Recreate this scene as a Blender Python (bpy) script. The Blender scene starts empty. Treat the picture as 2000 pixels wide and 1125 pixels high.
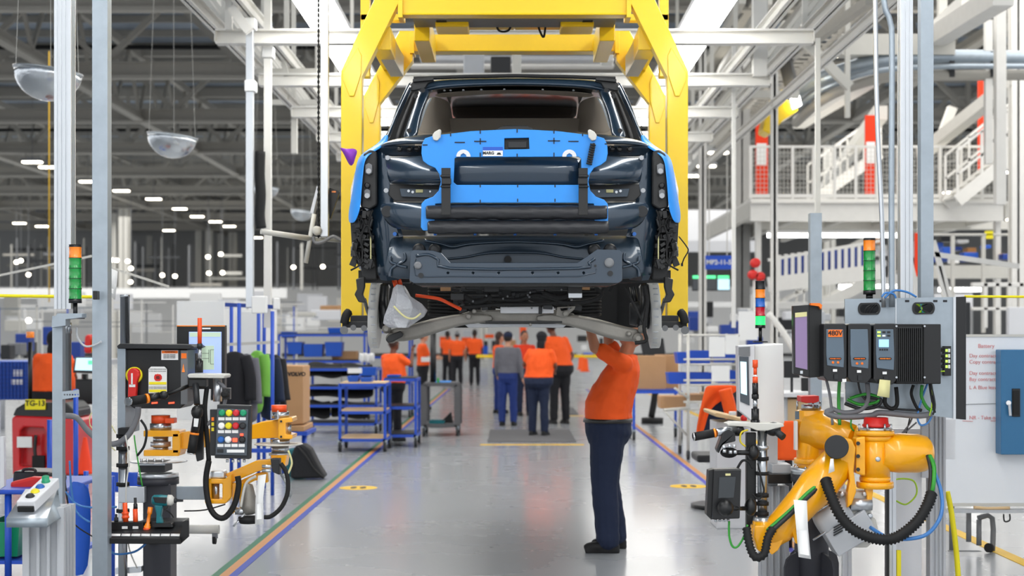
import bpy, bmesh, math, random
from mathutils import Vector, Matrix
from mathutils.geometry import tessellate_polygon
random.seed(7)
PI = math.pi
SC = bpy.context.scene
COL = SC.collection
# ---------- camera ----------
F = 3000.0      # focal length in picture units (frame 2000 wide)
CX, CY, EYE = 1005.0, 650.0, 1.65
cam_d = bpy.data.cameras.new('camera'); cam = bpy.data.objects.new('camera', cam_d); COL.objects.link(cam)
cam.location = (0, 0, EYE); cam.rotation_euler = (PI/2, 0, 0)
cam_d.sensor_width = 36; cam_d.lens = 36*F/2000; cam_d.shift_x = -(CX-1000)/2000; cam_d.shift_y = (CY-562.5)/2000
cam_d.clip_end = 400; cam_d.dof.use_dof = True; cam_d.dof.focus_distance = 9.0; cam_d.dof.aperture_fstop = 2.5
SC.camera = cam
# ---------- world: even ambient fill in place of bounced light; side walls left unbuilt ----------
w = bpy.data.worlds.new('world'); SC.world = w; w.use_nodes = True
w.node_tree.nodes['Background'].inputs[0].default_value = (0.93, 0.96, 1.0, 1)
w.node_tree.nodes['Background'].inputs[1].default_value = 1.0
SC.view_settings.view_transform = 'Standard'; SC.view_settings.look = 'None'
SC.view_settings.exposure = 0.5; SC.view_settings.gamma = 1; SC.view_settings.use_curve_mapping = False
def area_light(name, loc, sx, sy, power, rot=(0, 0, 0), col=(1, .98, .95)):
    l = bpy.data.lights.new(name, 'AREA'); l.shape = 'RECTANGLE'; l.size = sx; l.size_y = sy; l.energy = power; l.color = col
    o = bpy.data.objects.new(name, l); COL.objects.link(o); o.location = loc; o.rotation_euler = rot
    return o
LIGHT_X, LIGHT_Z = 1.98, 4.93
area_light('far_fill_light', (-8, 34, 8.6), 14, 30, 1500)  # area fills added to brighten the far hall, with no fittings of their own
area_light('far_fill_light', (12, 34, 8.9), 14, 30, 2800)
area_light('far_fill_light', (-22, 75, 8.6), 24, 40, 4200)
area_light('far_fill_light', (16, 75, 8.9), 24, 40, 5000)
# ---------- helpers ----------
def at(px, py, Y): return Vector(((px-CX)*Y/F, Y, EYE-(py-CY)*Y/F))
def mpx(n, Y): return n*Y/F
def lin(h):
    h = h.lstrip('#'); v = [int(h[i:i+2], 16)/255 for i in (0, 2, 4)]
    return tuple(x/12.92 if x <= .04045 else ((x+.055)/1.055)**2.4 for x in v)
MATS = {}
def mat(name, col, rough=.5, metal=0, coat=0, bump=0, bscale=40, vary=.12, vscale=6, emit=0, alpha=1, trans=0, col2=None, spec=.5):
    if name in MATS: return MATS[name]
    m = bpy.data.materials.new(name); m.use_nodes = True; nt = m.node_tree; b = nt.nodes['Principled BSDF']; L = nt.links.new
    c = lin(col) if isinstance(col, str) else col
    b.inputs['Base Color'].default_value = (*c, 1); b.inputs['Roughness'].default_value = rough
    b.inputs['Metallic'].default_value = metal; b.inputs['Coat Weight'].default_value = coat; b.inputs['Coat Roughness'].default_value = .08
    b.inputs['Alpha'].default_value = alpha; b.inputs['Transmission Weight'].default_value = trans
    b.inputs['Specular IOR Level'].default_value = spec
    if emit:
        b.inputs['Emission Color'].default_value = (*c, 1); b.inputs['Emission Strength'].default_value = emit
    elif vary or bump or col2:
        tc = nt.nodes.new('ShaderNodeTexCoord'); n = nt.nodes.new('ShaderNodeTexNoise'); n.inputs['Scale'].default_value = vscale; n.inputs['Detail'].default_value = 4
        L(tc.outputs['Object'], n.inputs['Vector'])
        if col2 or vary:
            mx = nt.nodes.new('ShaderNodeMix'); mx.data_type = 'RGBA'
            c2 = lin(col2) if col2 else tuple(min(1, x*(1-vary)) for x in c)
            mx.inputs['A'].default_value = (*c, 1); mx.inputs['B'].default_value = (*c2, 1)
            L(n.outputs['Fac'], mx.inputs['Factor']); L(mx.outputs['Result'], b.inputs['Base Color'])
        if bump:
            n2 = nt.nodes.new('ShaderNodeTexNoise'); n2.inputs['Scale'].default_value = bscale; n2.inputs['Detail'].default_value = 5
            L(tc.outputs['Object'], n2.inputs['Vector'])
            bp = nt.nodes.new('ShaderNodeBump'); bp.inputs['Strength'].default_value = bump; bp.inputs['Distance'].default_value = .01
            L(n2.outputs['Fac'], bp.inputs['Height']); L(bp.outputs['Normal'], b.inputs['Normal'])
    MATS[name] = m; return m
M = {}
def defm(k, *a, **kw): M[k] = mat(k, *a, **kw)
defm('yellow_paint', '#ffd400', .38, coat=.3, vary=.06)
defm('robot_yellow', '#fcaf00', .35, coat=.5, vary=.08)
defm('car_paint', (.012, .032, .058), .3, metal=.4, coat=1, vary=.1)
defm('car_paint_inner', (.02, .038, .06), .38, metal=.4, coat=.5)
defm('blue_cover', '#2690ea', .42, vary=.08)
defm('black_plastic', '#0b0c0d', .42, vary=0)
defm('black_rubber', '#0c0c0d', .7, vary=0)
defm('satin_black', '#0f1012', .35, vary=0)
defm('grey_vinyl', '#242529', .36, bump=.35, bscale=14)
defm('headliner', '#a89d8e', .9)
defm('cabin_dark', '#352d27', .8)
defm('cast_alu', '#a8a49c', .55, metal=.55, bump=.3, bscale=30, col2='#7d7a74')
defm('bare_alu', '#d0d4d8', .3, metal=.75, vary=.1)
defm('galv', '#a9b4bd', .42, metal=.6, vary=.25, vscale=14)
defm('steel', '#b4b8bc', .25, metal=.9)
defm('chrome', '#d8d8d8', .12, metal=1)
defm('white_steel', '#e6e4de', .5)
defm('roof_steel', '#aca89f', .6)
defm('roof_deck', '#67707a', .6)
defm('pale_steel', '#cfcdc5', .5)
defm('white', '#eeeeec', .5, vary=.04)
defm('offwhite', '#dcdde0', .45, vary=.05)
defm('brake_disc', '#d6d6d2', .5, metal=.2, vary=.15)
defm('anthracite', '#303138', .5)
defm('panel_grey', '#4a525a', .42)
defm('dark_grey', '#1f2124', .5)
defm('mid_grey', '#77797c', .5)
defm('light_grey', '#b9bcc0', .45)
defm('red', '#d8231c', .4); defm('orange_plastic', '#f2541b', .4); defm('green_btn', '#0c8f63', .35, vary=0)
defm('yellow_btn', '#e6d417', .35, vary=0); defm('blue_btn', '#1f5fae', .35, vary=0); defm('red_btn', '#c6222c', .35, vary=0)
defm('hv_orange', '#f04e12', .45)
defm('blue_steel', '#1c4fc0', .4); defm('deep_blue', '#123c96', .45); defm('tote_blue', '#1557c4', .45)
defm('cardboard', '#b98f66', .85, bump=.1)
defm('wood', '#d8b98c', .7)
defm('hivis', '#ff5c0a', .75, bump=.25, bscale=12); defm('hivis_red', '#f03a06', .75, bump=.25, bscale=12)
defm('navy', '#16233f', .85, bump=.3, bscale=14); defm('jean_blue', '#1c3478', .85); defm('sweater', '#6f6f76', .9); defm('black_cloth', '#14141a', .85)
defm('skin', '#b97a5a', .5); defm('skin_dark', '#6b3f2a', .5); defm('skin_light', '#d09a7c', .5)
defm('hair_dark', '#1a120e', .6); defm('hair_brown', '#3b2218', .6); defm('leather', '#2b2926', .4)
defm('green_cable', '#2f9a2f', .4); defm('lime', '#a7cf1e', .4); defm('blue_tube', '#3f7fc4', .3); defm('yellow_cable', '#d9c21d', .4); defm('grey_hose', '#77787c', .5)
defm('paper', '#ececea', .8, vary=.03); defm('paper_cream', '#ddd79c', .8)
defm('purple', '#8b35b8', .6); defm('jacket_green', '#7cc04a', .7); defm('backpack', '#15161a', .7, bump=.3)
defm('bubble_wrap', '#c4c6cb', .25, bump=1.0, bscale=60, alpha=.85)
defm('clear', '#dfe6ea', .08, trans=.75, vary=0)
defm('mirror', '#c9ced2', .06, metal=.85, vary=0, bump=1, bscale=14)
defm('tug_red', '#d3131a', .3, coat=.5); defm('whiteboard', '#e3e6ea', .2, coat=.4, vary=.03); defm('cab_blue', '#2f6f9c', .4); defm('sign_blue', '#1650c8', .5)
defm('mat_grey', '#5a5a5c', .8, bump=.3)
defm('led_white', (1, .99, .96), emit=11); defm('lamp_warm', (1, .9, .72), emit=9); defm('lamp_orange', '#ff8a10', .25, coat=.5, vary=0)
defm('lens_green', '#0b8f3a', .2, coat=.6, vary=0); defm('lens_blue', '#1560c0', .2, coat=.6, vary=0); defm('lens_red', '#c2142a', .2, coat=.6, vary=0)
defm('lit_green', (.02, .8, .12), emit=1.2); defm('lit_red', (1, .05, .02), emit=2.5); defm('screen_blue', (.3, .4, .8), emit=.5); defm('screen_teal', (.5, .75, .85), emit=.7)
defm('screen_pane', (.36, .46, .36), emit=.5); defm('screen_purple', (.2, .14, .26), emit=.3); defm('screen_green', (.1, .8, .3), emit=.9); defm('screen_dark', '#20272c', .15, coat=.6, vary=0)
defm('label_yellow', '#f2e21a', .6, vary=0); defm('label_orange', '#ff7a1a', .6, vary=0); defm('ink', '#202124', .7, vary=0); defm('ink_red', '#d98a8a', .7, vary=0)
defm('concrete_grey', '#9a9a98', .7)

ORG = {}
SPLIT = set('side_rail small_casting frame_post tie_beam tie_plate lifting_gear roller control_module mount_bolt high_voltage_cable damper drive_unit flange_plate cross_beam hanger bumper_block brown_clip pillar_bolt grommet recess_bolt beam_plug tow_socket rubber_plug rubber_stop support_foot bush_bolt wire_harness hinge_bracket small_bolt edge_clip corner_bracket buckle pressed_pads air_vent loose_connector_wire pressed_rib footprint_mark'.split())
def tag(o, label=None, cat=None, group=None, kind=None):
    if label: o['label'] = label
    if cat: o['category'] = cat
    if group: o['group'] = group
    if kind: o['kind'] = kind
    return o
def thing(name, label, cat, loc, group=None):
    o = bpy.data.objects.new(name, None); COL.objects.link(o); o.location = loc; o.empty_display_size = .1
    ORG[o.name] = Vector(loc); return tag(o, label, cat, group)
def smooth_pts(pts, k=5):
    pts = [Vector(p) for p in pts]
    if len(pts) < 3 or k < 2: return pts
    out = []
    for i in range(len(pts)-1):
        p0 = pts[max(i-1, 0)]; p1 = pts[i]; p2 = pts[i+1]; p3 = pts[min(i+2, len(pts)-1)]
        for j in range(k):
            t = j/k
            out.append(.5*((2*p1)+(p2-p0)*t+(2*p0-5*p1+4*p2-p3)*t*t+(3*p1-p0-3*p2+p3)*t**3))
    out.append(pts[-1]); return out
def frame(d, up=None):
    d = d.normalized(); u = Vector(up) if up else Vector((0, 0, 1))
    if abs(d.dot(u)) > .98: u = Vector((0, 1, 0)) if abs(d.y) < .9 else Vector((1, 0, 0))
    a = d.cross(u).normalized(); return a, a.cross(d).normalized()
class MB:
    def __init__(s): s.v = []; s.f = []; s.sm = []
    def add(s, vs, fs, sm=False):
        n = len(s.v); s.v += [Vector(v) for v in vs]; s.f += [tuple(i+n for i in f) for f in fs]; s.sm += [sm]*len(fs); return s
    def box(s, x0, x1, y0, y1, z0, z1):
        v = [(x, y, z) for x in (x0, x1) for y in (y0, y1) for z in (z0, z1)]
        return s.add(v, [(0, 1, 3, 2), (4, 6, 7, 5), (0, 4, 5, 1), (2, 3, 7, 6), (0, 2, 6, 4), (1, 5, 7, 3)])
    def cbox(s, c, sx, sy, sz, R=None):
        c = Vector(c); v = [Vector((x*sx/2, y*sy/2, z*sz/2)) for x in (-1, 1) for y in (-1, 1) for z in (-1, 1)]
        if R is not None: v = [R @ q for q in v]
        return s.add([c+q for q in v], [(0, 1, 3, 2), (4, 6, 7, 5), (0, 4, 5, 1), (2, 3, 7, 6), (0, 2, 6, 4), (1, 5, 7, 3)])
    def pbox(s, x0, x1, y0, y1, Y, d):      # picture rectangle seen at distance Y, depth d behind it
        a = at(x0, y1, Y); b = at(x1, y0, Y); return s.box(a.x, b.x, Y, Y+d, a.z, b.z)
    def bar(s, p, q, w, h, up=None):
        p = Vector(p); q = Vector(q); a, b = frame(q-p, up); a = a*w/2; b = b*h/2
        return s.add([p-a-b, p+a-b, p+a+b, p-a+b, q-a-b, q+a-b, q+a+b, q-a+b], [(0, 3, 2, 1), (4, 5, 6, 7), (0, 1, 5, 4), (1, 2, 6, 5), (2, 3, 7, 6), (3, 0, 4, 7)])
    def cyl(s, p, q, r, r2=None, n=16):
        p = Vector(p); q = Vector(q); r2 = r if r2 is None else r2; a, b = frame(q-p)
        vs = [c+(a*math.cos(2*PI*i/n)+b*math.sin(2*PI*i/n))*rr for c, rr in ((p, r), (q, r2)) for i in range(n)]
        s.add(vs, [(i, (i+1) % n, n+(i+1) % n, n+i) for i in range(n)], True)
        m = len(s.v)-2*n; s.f += [tuple(m+i for i in range(n))[::-1], tuple(m+n+i for i in range(n))]; s.sm += [False, False]; return s
    def lathe(s, p, d, prof, n=20):         # prof: (distance along d, radius)
        p = Vector(p); d = Vector(d).normalized(); a, b = frame(d)
        vs = [p+d*t+(a*math.cos(2*PI*i/n)+b*math.sin(2*PI*i/n))*max(r, 1e-4) for t, r in prof for i in range(n)]
        k = len(prof)
        s.add(vs, [(j*n+i, j*n+(i+1) % n, (j+1)*n+(i+1) % n, (j+1)*n+i) for j in range(k-1) for i in range(n)], True)
        m = len(s.v)-k*n; s.f += [tuple(m+i for i in range(n))[::-1], tuple(m+(k-1)*n+i for i in range(n))]; s.sm += [False, False]; return s
    def tube(s, pts, r, n=8, k=5, rf=None):
        P = smooth_pts(pts, k); N = len(P); vs = []; a = None
        for i, p in enumerate(P):
            d = (P[min(i+1, N-1)]-P[max(i-1, 0)]).normalized()
            if a is None: a, b = frame(d)
            else: a = (a-d*a.dot(d)).normalized(); b = a.cross(d).normalized()
            rr = rf(i/(N-1), i) if rf else r
            vs += [p+(a*math.cos(2*PI*j/n)+b*math.sin(2*PI*j/n))*rr for j in range(n)]
        s.add(vs, [(i*n+j, i*n+(j+1) % n, (i+1)*n+(j+1) % n, (i+1)*n+j) for i in range(N-1) for j in range(n)], True)
        m = len(s.v)-N*n; s.f += [tuple(m+i for i in range(n))[::-1], tuple(m+(N-1)*n+i for i in range(n))]; s.sm += [False, False]; return s
    def hose(s, pts, r, pitch=.018):        # corrugated hose
        P = smooth_pts(pts, 12); L = sum((P[i+1]-P[i]).length for i in range(len(P)-1)); K = max(8, int(L/pitch*2)); Q = []; acc = 0; i = 0
        for j in range(K+1):
            t = L*j/K
            while i < len(P)-2 and acc+(P[i+1]-P[i]).length < t: acc += (P[i+1]-P[i]).length; i += 1
            g = (P[i+1]-P[i]).length or 1; Q.append(P[i].lerp(P[i+1], min(1, (t-acc)/g)))
        return s.tube(Q, r, 12, 1, lambda t, i: r*(1 if i % 2 else .74))
    def ell(s, c, rx, ry, rz, n=14, R=None):
        c = Vector(c); vs = []; k = n//2+1
        for i in range(k):
            th = PI*(i+.001*(1 if i == 0 else -1 if i == k-1 else 0))/(k-1)
            for j in range(n):
                v = Vector((rx*math.sin(th)*math.cos(2*PI*j/n), ry*math.sin(th)*math.sin(2*PI*j/n), rz*math.cos(th)))
                vs.append(c+(R @ v if R is not None else v))
        return s.add(vs, [(i*n+j, i*n+(j+1) % n, (i+1)*n+(j+1) % n, (i+1)*n+j) for i in range(k-1) for j in range(n)], True)
    def prism(s, poly, y0, y1, holes=()):   # outline in world (x, z), extruded along y
        loops = [[Vector((p[0], p[1], 0)) for p in poly]]+[[Vector((p[0], p[1], 0)) for p in h] for h in holes]
        tri = tessellate_polygon(loops); flat = [p for l in loops for p in l]; n = len(flat)
        vs = [(p.x, y0, p.y) for p in flat]+[(p.x, y1, p.y) for p in flat]
        fs = [tuple(t) for t in tri]+[tuple(n+i for i in t)[::-1] for t in tri]; o = 0
        for l in loops:
            k = len(l); fs += [(o+i, o+(i+1) % k, n+o+(i+1) % k, n+o+i) for i in range(k)]; o += k
        return s.add(vs, fs)
    def pprism(s, poly, Y, d, holes=()):    # outline in picture units at distance Y
        g = lambda P: [(at(x, y, Y).x, at(x, y, Y).z) for x, y in P]
        return s.prism(g(poly), Y, Y+d, [g(h) for h in holes])
    def grid(s, rows, th=.004):             # rows of world points -> thin shell with thickness
        R = [[Vector(p) for p in r] for r in rows]; a = len(R); b = len(R[0]); vs = [p for r in R for p in r]
        cen = sum(vs, Vector())/len(vs); back = []
        for i in range(a):
            for j in range(b):
                du = R[i][min(j+1, b-1)]-R[i][max(j-1, 0)]; dv = R[min(i+1, a-1)][j]-R[max(i-1, 0)][j]
                n = du.cross(dv); n = n.normalized() if n.length > 1e-9 else Vector((0, 1, 0))
                if n.y < 0: n = -n
                back.append(R[i][j]+n*th)
        N = a*b; fs = []
        for i in range(a-1):
            for j in range(b-1):
                q = (i*b+j, i*b+j+1, (i+1)*b+j+1, (i+1)*b+j); fs += [q, tuple(N+x for x in q[::-1])]
        loop = [j for j in range(b)]+[i*b+b-1 for i in range(1, a)]+[(a-1)*b+j for j in range(b-2, -1, -1)]+[i*b for i in range(a-2, 0, -1)]
        s.add(vs+back, fs, True); m = len(s.v)-2*N
        for i in range(len(loop)):
            p, q = loop[i], loop[(i+1) % len(loop)]; s.f.append((m+q, m+p, m+N+p, m+N+q)); s.sm.append(False)
        return s
    def mirror(s):                          # adds the mirror image about the centre plane x = 0
        n = len(s.v); s.v += [Vector((-v.x, v.y, v.z)) for v in s.v[:n]]; k = len(s.f)
        s.f += [tuple(n+i for i in f[::-1]) for f in s.f[:k]]; s.sm += s.sm[:k]; return s
    def flipped(s):
        t = MB(); t.v = [Vector((-v.x, v.y, v.z)) for v in s.v]; t.f = [f[::-1] for f in s.f]; t.sm = list(s.sm); return t
    def pieces(s):
        p = list(range(len(s.v)))
        def f(x):
            while p[x] != x: p[x] = p[p[x]]; x = p[x]
            return x
        for q in s.f:
            for i in q[1:]: p[f(q[0])] = f(i)
        g = {}
        for q, sm in zip(s.f, s.sm): g.setdefault(f(q[0]), []).append((q, sm))
        out = []
        for fs in g.values():
            idx = {}; t = MB()
            for q, sm in fs:
                for i in q:
                    if i not in idx: idx[i] = len(t.v); t.v.append(s.v[i])
                t.f.append(tuple(idx[i] for i in q)); t.sm.append(sm)
            out.append(t)
        return sorted(out, key=lambda t: -len(t.v))
    def build(s, name, m, parent=None, **kw):
        if parent is not None and name in SPLIT:
            P = s.pieces()
            if len(P) > 1: return [q.build1(name, m, parent, **kw) for q in P][0]
        return s.build1(name, m, parent, **kw)
    def build1(s, name, m, parent=None, bevel=0, sub=0, label=None, cat=None, group=None, kind=None, voxel=0, disp=0, smooth=False):
        me = bpy.data.meshes.new(name)
        if parent is not None: org = ORG[parent.name]
        else:
            xs = [v.x for v in s.v]; ys = [v.y for v in s.v]; zs = [v.z for v in s.v]
            org = Vector(((min(xs)+max(xs))/2, (min(ys)+max(ys))/2, min(zs)))
        me.from_pydata([v-org for v in s.v], [], s.f); me.polygons.foreach_set('use_smooth', [bool(x or smooth) for x in s.sm])
        bm = bmesh.new(); bm.from_mesh(me); bmesh.ops.recalc_face_normals(bm, faces=bm.faces); bm.to_mesh(me); bm.free()
        me.materials.append(M[m] if isinstance(m, str) else m); o = bpy.data.objects.new(name, me); COL.objects.link(o)
        if parent is not None: o.parent = parent
        else: o.location = org
        ORG[o.name] = org
        if voxel:
            r = o.modifiers.new('remesh', 'REMESH'); r.mode = 'VOXEL'; r.voxel_size = voxel; r.use_smooth_shade = True
            q = o.modifiers.new('smooth', 'SMOOTH'); q.factor = .6; q.iterations = 3
        if disp:
            t = bpy.data.textures.new('folds', 'CLOUDS'); t.noise_scale = .11; dd = o.modifiers.new('folds', 'DISPLACE'); dd.texture = t; dd.strength = disp; dd.texture_coords = 'LOCAL'
        if bevel:
            q = o.modifiers.new('bevel', 'BEVEL'); q.width = bevel; q.segments = 2; q.limit_method = 'ANGLE'; q.angle_limit = .6
        if sub:
            q = o.modifiers.new('sub', 'SUBSURF'); q.levels = sub; q.render_levels = sub
        return tag(o, label, cat, group, kind)
def kids(o): return [c for c in COL.objects if c.parent == o]
KC = {}
def copy_tree(o, loc=None, rz=None, label=None, group=None, parent=None, first=True):
    c = o.copy(); COL.objects.link(c)
    if parent is not None: c.parent = parent
    if first:
        if loc is not None: c.location = loc
        if rz is not None: c.rotation_euler.z = rz
        if label: c['label'] = label
        if group: c['group'] = group
    if first: KC.clear()
    if not KC:
        KC['x'] = 1
        for q in bpy.data.objects:
            if q.parent: KC.setdefault(q.parent.name, []).append(q)
    for ch in list(KC.get(o.name, [])): copy_tree(ch, parent=c, first=False)
    return c
def text(txt, loc, size, m, parent, rot=(PI/2, 0, 0), name='lettering', ax='CENTER', ext=.0008, bold=0, **kw):
    cu = bpy.data.curves.new('t', 'FONT'); cu.body = txt; cu.size = size; cu.align_x = ax; cu.align_y = 'CENTER'; cu.extrude = ext; cu.offset = bold
    t = bpy.data.objects.new('t', cu); COL.objects.link(t); dg = bpy.context.evaluated_depsgraph_get(); dg.update()
    me = bpy.data.meshes.new_from_object(t.evaluated_get(dg)); bpy.data.objects.remove(t); bpy.data.curves.remove(cu)
    me.materials.clear(); me.materials.append(M[m]); o = bpy.data.objects.new(name, me); COL.objects.link(o)
    o.rotation_euler = rot; o.parent = parent; o.location = Vector(loc)-ORG[parent.name]; return tag(o, **kw)
def struct(mb, name, m, **kw): return mb.build(name, m, kind='structure', **kw)
# ================= SETTING =================
fm = bpy.data.materials.new('polished_floor'); fm.use_nodes = True; nt = fm.node_tree; b = nt.nodes['Principled BSDF']
tc = nt.nodes.new('ShaderNodeTexCoord'); n1 = nt.nodes.new('ShaderNodeTexNoise'); n1.inputs['Scale'].default_value = .8; n1.inputs['Detail'].default_value = 6
nt.links.new(tc.outputs['Object'], n1.inputs['Vector'])
mx = nt.nodes.new('ShaderNodeMix'); mx.data_type = 'RGBA'; mx.inputs['A'].default_value = (*lin('#adb0b3'), 1); mx.inputs['B'].default_value = (*lin('#9da1a5'), 1)
nt.links.new(n1.outputs['Fac'], mx.inputs['Factor']); nt.links.new(mx.outputs['Result'], b.inputs['Base Color'])
mr = nt.nodes.new('ShaderNodeMapRange'); mr.inputs['To Min'].default_value = .22; mr.inputs['To Max'].default_value = .32
nt.links.new(n1.outputs['Fac'], mr.inputs['Value']); nt.links.new(mr.outputs['Result'], b.inputs['Roughness'])
b.inputs['Coat Weight'].default_value = .5; b.inputs['Coat Roughness'].default_value = .12
M['floor'] = fm
struct(MB().box(-60, 60, -6, 125, -.2, 0), 'floor', 'floor')
def floor_line(name, m, px0, py0, px1, py1, wd, label, cat='floor marking', h=.003, lift=0):
    def g(px, py): Y = EYE*F/(py-CY); return Vector(((px-CX)*Y/F, Y, 0))
    a, c = g(px0, py0), g(px1, py1)
    MB().bar(a+Vector((0, 0, h/2)), c+Vector((0, 0, h/2)), wd, h).build(name, m, label=label, cat=cat, kind='structure')
defm('line_green', '#0f6a48', .6); defm('line_tan', '#c4874c', .6); defm('line_blue', '#173ca6', .6); defm('line_yellow', '#e8b800', .6); defm('line_violet', '#4440ae', .6)
# left aisle stripes run to the vanishing point
for i, (x, m, wd) in enumerate(((-2.03, 'line_green', .055), (-1.97, 'line_tan', .065), (-1.91, 'line_blue', .055))):
    struct(MB().box(x-wd/2, x+wd/2, 5, 45, 0, .003), 'trim_%d' % (i+1), m)
for i, (x, m, wd) in enumerate(((2.17, 'line_tan', .06), (2.1, 'line_violet', .05))):
    struct(MB().box(x-wd/2, x+wd/2, 8, 45, 0, .003), 'trim_%d' % (i+4), m)
a = EYE*F/(868-CY); struct(MB().box((938-CX)*a/F, (1140-CX)*a/F, a-.14, a, 0, .004), 'trim_6', 'line_yellow')
a = EYE*F/(812-CY); struct(MB().box((1098-CX)*a/F, (1140-CX)*a/F, a-.14, a, 0, .004), 'trim_7', 'line_yellow')
struct(MB().box(3.6, 3.71, 8, 45, 0, .004), 'trim_8', 'line_yellow')
for i, (px, py) in enumerate(((700, 953), (1345, 950))):    # round floor stickers
    Y = EYE*F/(py-CY); c = Vector(((px-CX)*Y/F, Y, 0)); t = thing('floor_sticker', '%s round yellow walkway sticker on the grey floor' % ('left-hand' if i == 0 else 'right-hand'), 'floor sticker', c)
    MB().cyl(c, c+Vector((0, 0, .003)), .2, n=40).build('disc', 'line_yellow', t)
    k = MB()
    for s in (-1, 1): k.ell(c+Vector((s*.05, 0, .0035)), .035, .1, .002)
    k.build('footprint_mark', 'ink', t)
for i, (x, y, sx, sy) in enumerate(((0.28, 24.5, 1.35, 2.2), )):
    pass
def mat_on_floor(px0, px1, py0, py1, label):
    Y0 = EYE*F/(py1-CY); Y1 = EYE*F/(py0-CY)
    MB().prism([((px0-CX)*Y0/F, 0), ((px1-CX)*Y0/F, 0), ((px1-CX)*Y0/F, .012), ((px0-CX)*Y0/F, .012)], Y0, Y1).build('floor_mat', 'mat_grey', label=label, cat='floor mat', bevel=.004)
mat_on_floor(952, 1126, 840, 864, 'large dark grey anti-fatigue mat under the nearest background worker')
mat_on_floor(1102, 1130, 797, 810, 'small grey floor mat far down the aisle behind the large mat')
# ceiling
dk = bpy.data.materials.new('corrugated_deck'); dk.use_nodes = True; nt = dk.node_tree; b = nt.nodes['Principled BSDF']
tc = nt.nodes.new('ShaderNodeTexCoord'); wv = nt.nodes.new('ShaderNodeTexWave'); wv.inputs['Scale'].default_value = 2.4; wv.bands_direction = 'Y'
nt.links.new(tc.outputs['Object'], wv.inputs['Vector']); bp = nt.nodes.new('ShaderNodeBump'); bp.inputs['Distance'].default_value = .05
nt.links.new(wv.outputs['Fac'], bp.inputs['Height']); nt.links.new(bp.outputs['Normal'], b.inputs['Normal']); b.inputs['Base Color'].default_value = (*lin('#a0adbc'), 1)
M['deck'] = dk
struct(MB().box(-60, 60, -2, 125, 12.0, 12.3), 'ceiling', 'deck')
k = MB()
for i in range(60): k.box(-60+i*2, -59.9+i*2, 119.8, 120, 0, 12)
wb = struct(MB().box(-60, 60, 120, 120.4, 0, 12), 'wall_back', 'concrete_grey')
# roof trusses across the hall
TY = [26+9.4*i for i in range(10)]
def truss(Y):
    k = MB()
    k.box(-50, 50, Y-.16, Y+.16, 9.05, 9.15); k.box(-50, 50, Y-.03, Y+.03, 9.15, 9.5); k.box(-50, 50, Y-.16, Y+.16, 9.5, 9.54)
    k.box(-50, 50, Y-.15, Y+.15, 11.4, 11.75)
    for i in range(26):
        x = -50+i*4
        k.bar((x, Y, 9.5), (x+2, Y, 11.4), .16, .16); k.bar((x+2, Y, 11.4), (x+4, Y, 9.5), .16, .16)
        if i % 2: k.bar((x, Y, 9.5), (x, Y, 11.4), .14, .14)
    return k
proto = truss(0).build('roof_truss', 'roof_steel', label='grey steel roof truss spanning the hall under the deck', cat='roof truss', group='roof trusses across the hall', kind='structure')
for i, Y in enumerate(TY):
    o = proto if i == 0 else proto.copy()
    if i: COL.objects.link(o)
    o.location = (0, Y, 9.05)
# long joists running away from the camera
def joist(x, z):
    k = MB(); k.box(-.15, .15, 12, 119, 9.1, 9.2); k.box(-.03, .03, 12, 119, 9.2, 9.45); k.box(-.1, .1, 12, 119, 11.3, 11.55)
    for i in range(36):
        y = 12+3*i; k.bar((0, y, 9.4), (0, y+1.5, 11.3), .1, .1); k.bar((0, y+1.5, 11.3), (0, y+3, 9.4), .1, .1)
    return k
jp = joist(0, 0).build('roof_joist', 'roof_steel', label='long grey lattice joist running away under the roof', cat='roof joist', group='long roof joists', kind='structure')
for i, x in enumerate((-31, -22, -13.2, -7.2, -1.5, 5.5, 12, 19, 27)):
    o = jp if i == 0 else jp.copy()
    if i: COL.objects.link(o)
    o.location.x = x
# secondary roof purlins
k = MB()
for i in range(44):
    y = 14+2.4*i; k.box(-50, 50, y-.04, y+.04, 11.75, 11.98)
k.build('roof_purlin', 'roof_steel', label='thin grey purlins directly under the roof deck', cat='purlin', kind='structure')
# sprinkler pipes
for i, (Y, z) in enumerate(((46, 10.2), (64, 10.1))):
    MB().cyl((-40, Y, z), (40, Y, z), .07, n=10).build('sprinkler_pipe', 'black_rubber', label='black sprinkler pipe under the roof, %s one' % ('nearer', 'farther')[i], cat='pipe', kind='structure')
# building columns
def column(px, Y, wd, z0=0, z1=9.1, m='pale_steel', name='building_column', label='', group=None):
    x = (px-CX)*Y/F; k = MB(); h = wd/2
    k.box(x-h, x+h, Y-h, Y-h+.03, z0, z1); k.box(x-h, x+h, Y+h-.03, Y+h, z0, z1); k.box(x-.02, x+.02, Y-h, Y+h, z0, z1)
    k.box(x-h-.08, x+h+.08, Y-h-.08, Y+h+.08, z0, z0+.03)
    return k.build(name, m, label=label, cat='column', kind='structure', group=group)
column(243, 92, .56, label='white steel column behind the left work area')
column(388, 112, .4, label='white column far left'); column(409, 112, .5, label='white column beside another far left'); column(431, 116, .4, label='slim white column far left'); column(455, 114, .55, label='white column with brace far left')
column(221, 96, .4, label='white column far behind the steel strut')
column(292, 118, .35, label='thin white column far left of the braced ones')
column(1447, 40, .42, m='concrete_grey', label='thick grey building column beside the blue bay sign')
column(1372, 32, .15, m='white_steel', label='slim white column just right of the yellow carrier')
column(1512, 25, .11, m='white_steel', z1=5.9, label='slim white post in front of the mezzanine')
column(945, 95, .5, label='far white column at the aisle end'); column(1620, 60, .4, label='far grey column behind the mezzanine')
column(1985, 30, .25, m='white_steel', label='white column at the right picture edge')
column(842, 60, .35, label='far white column seen under the car'); 
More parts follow.
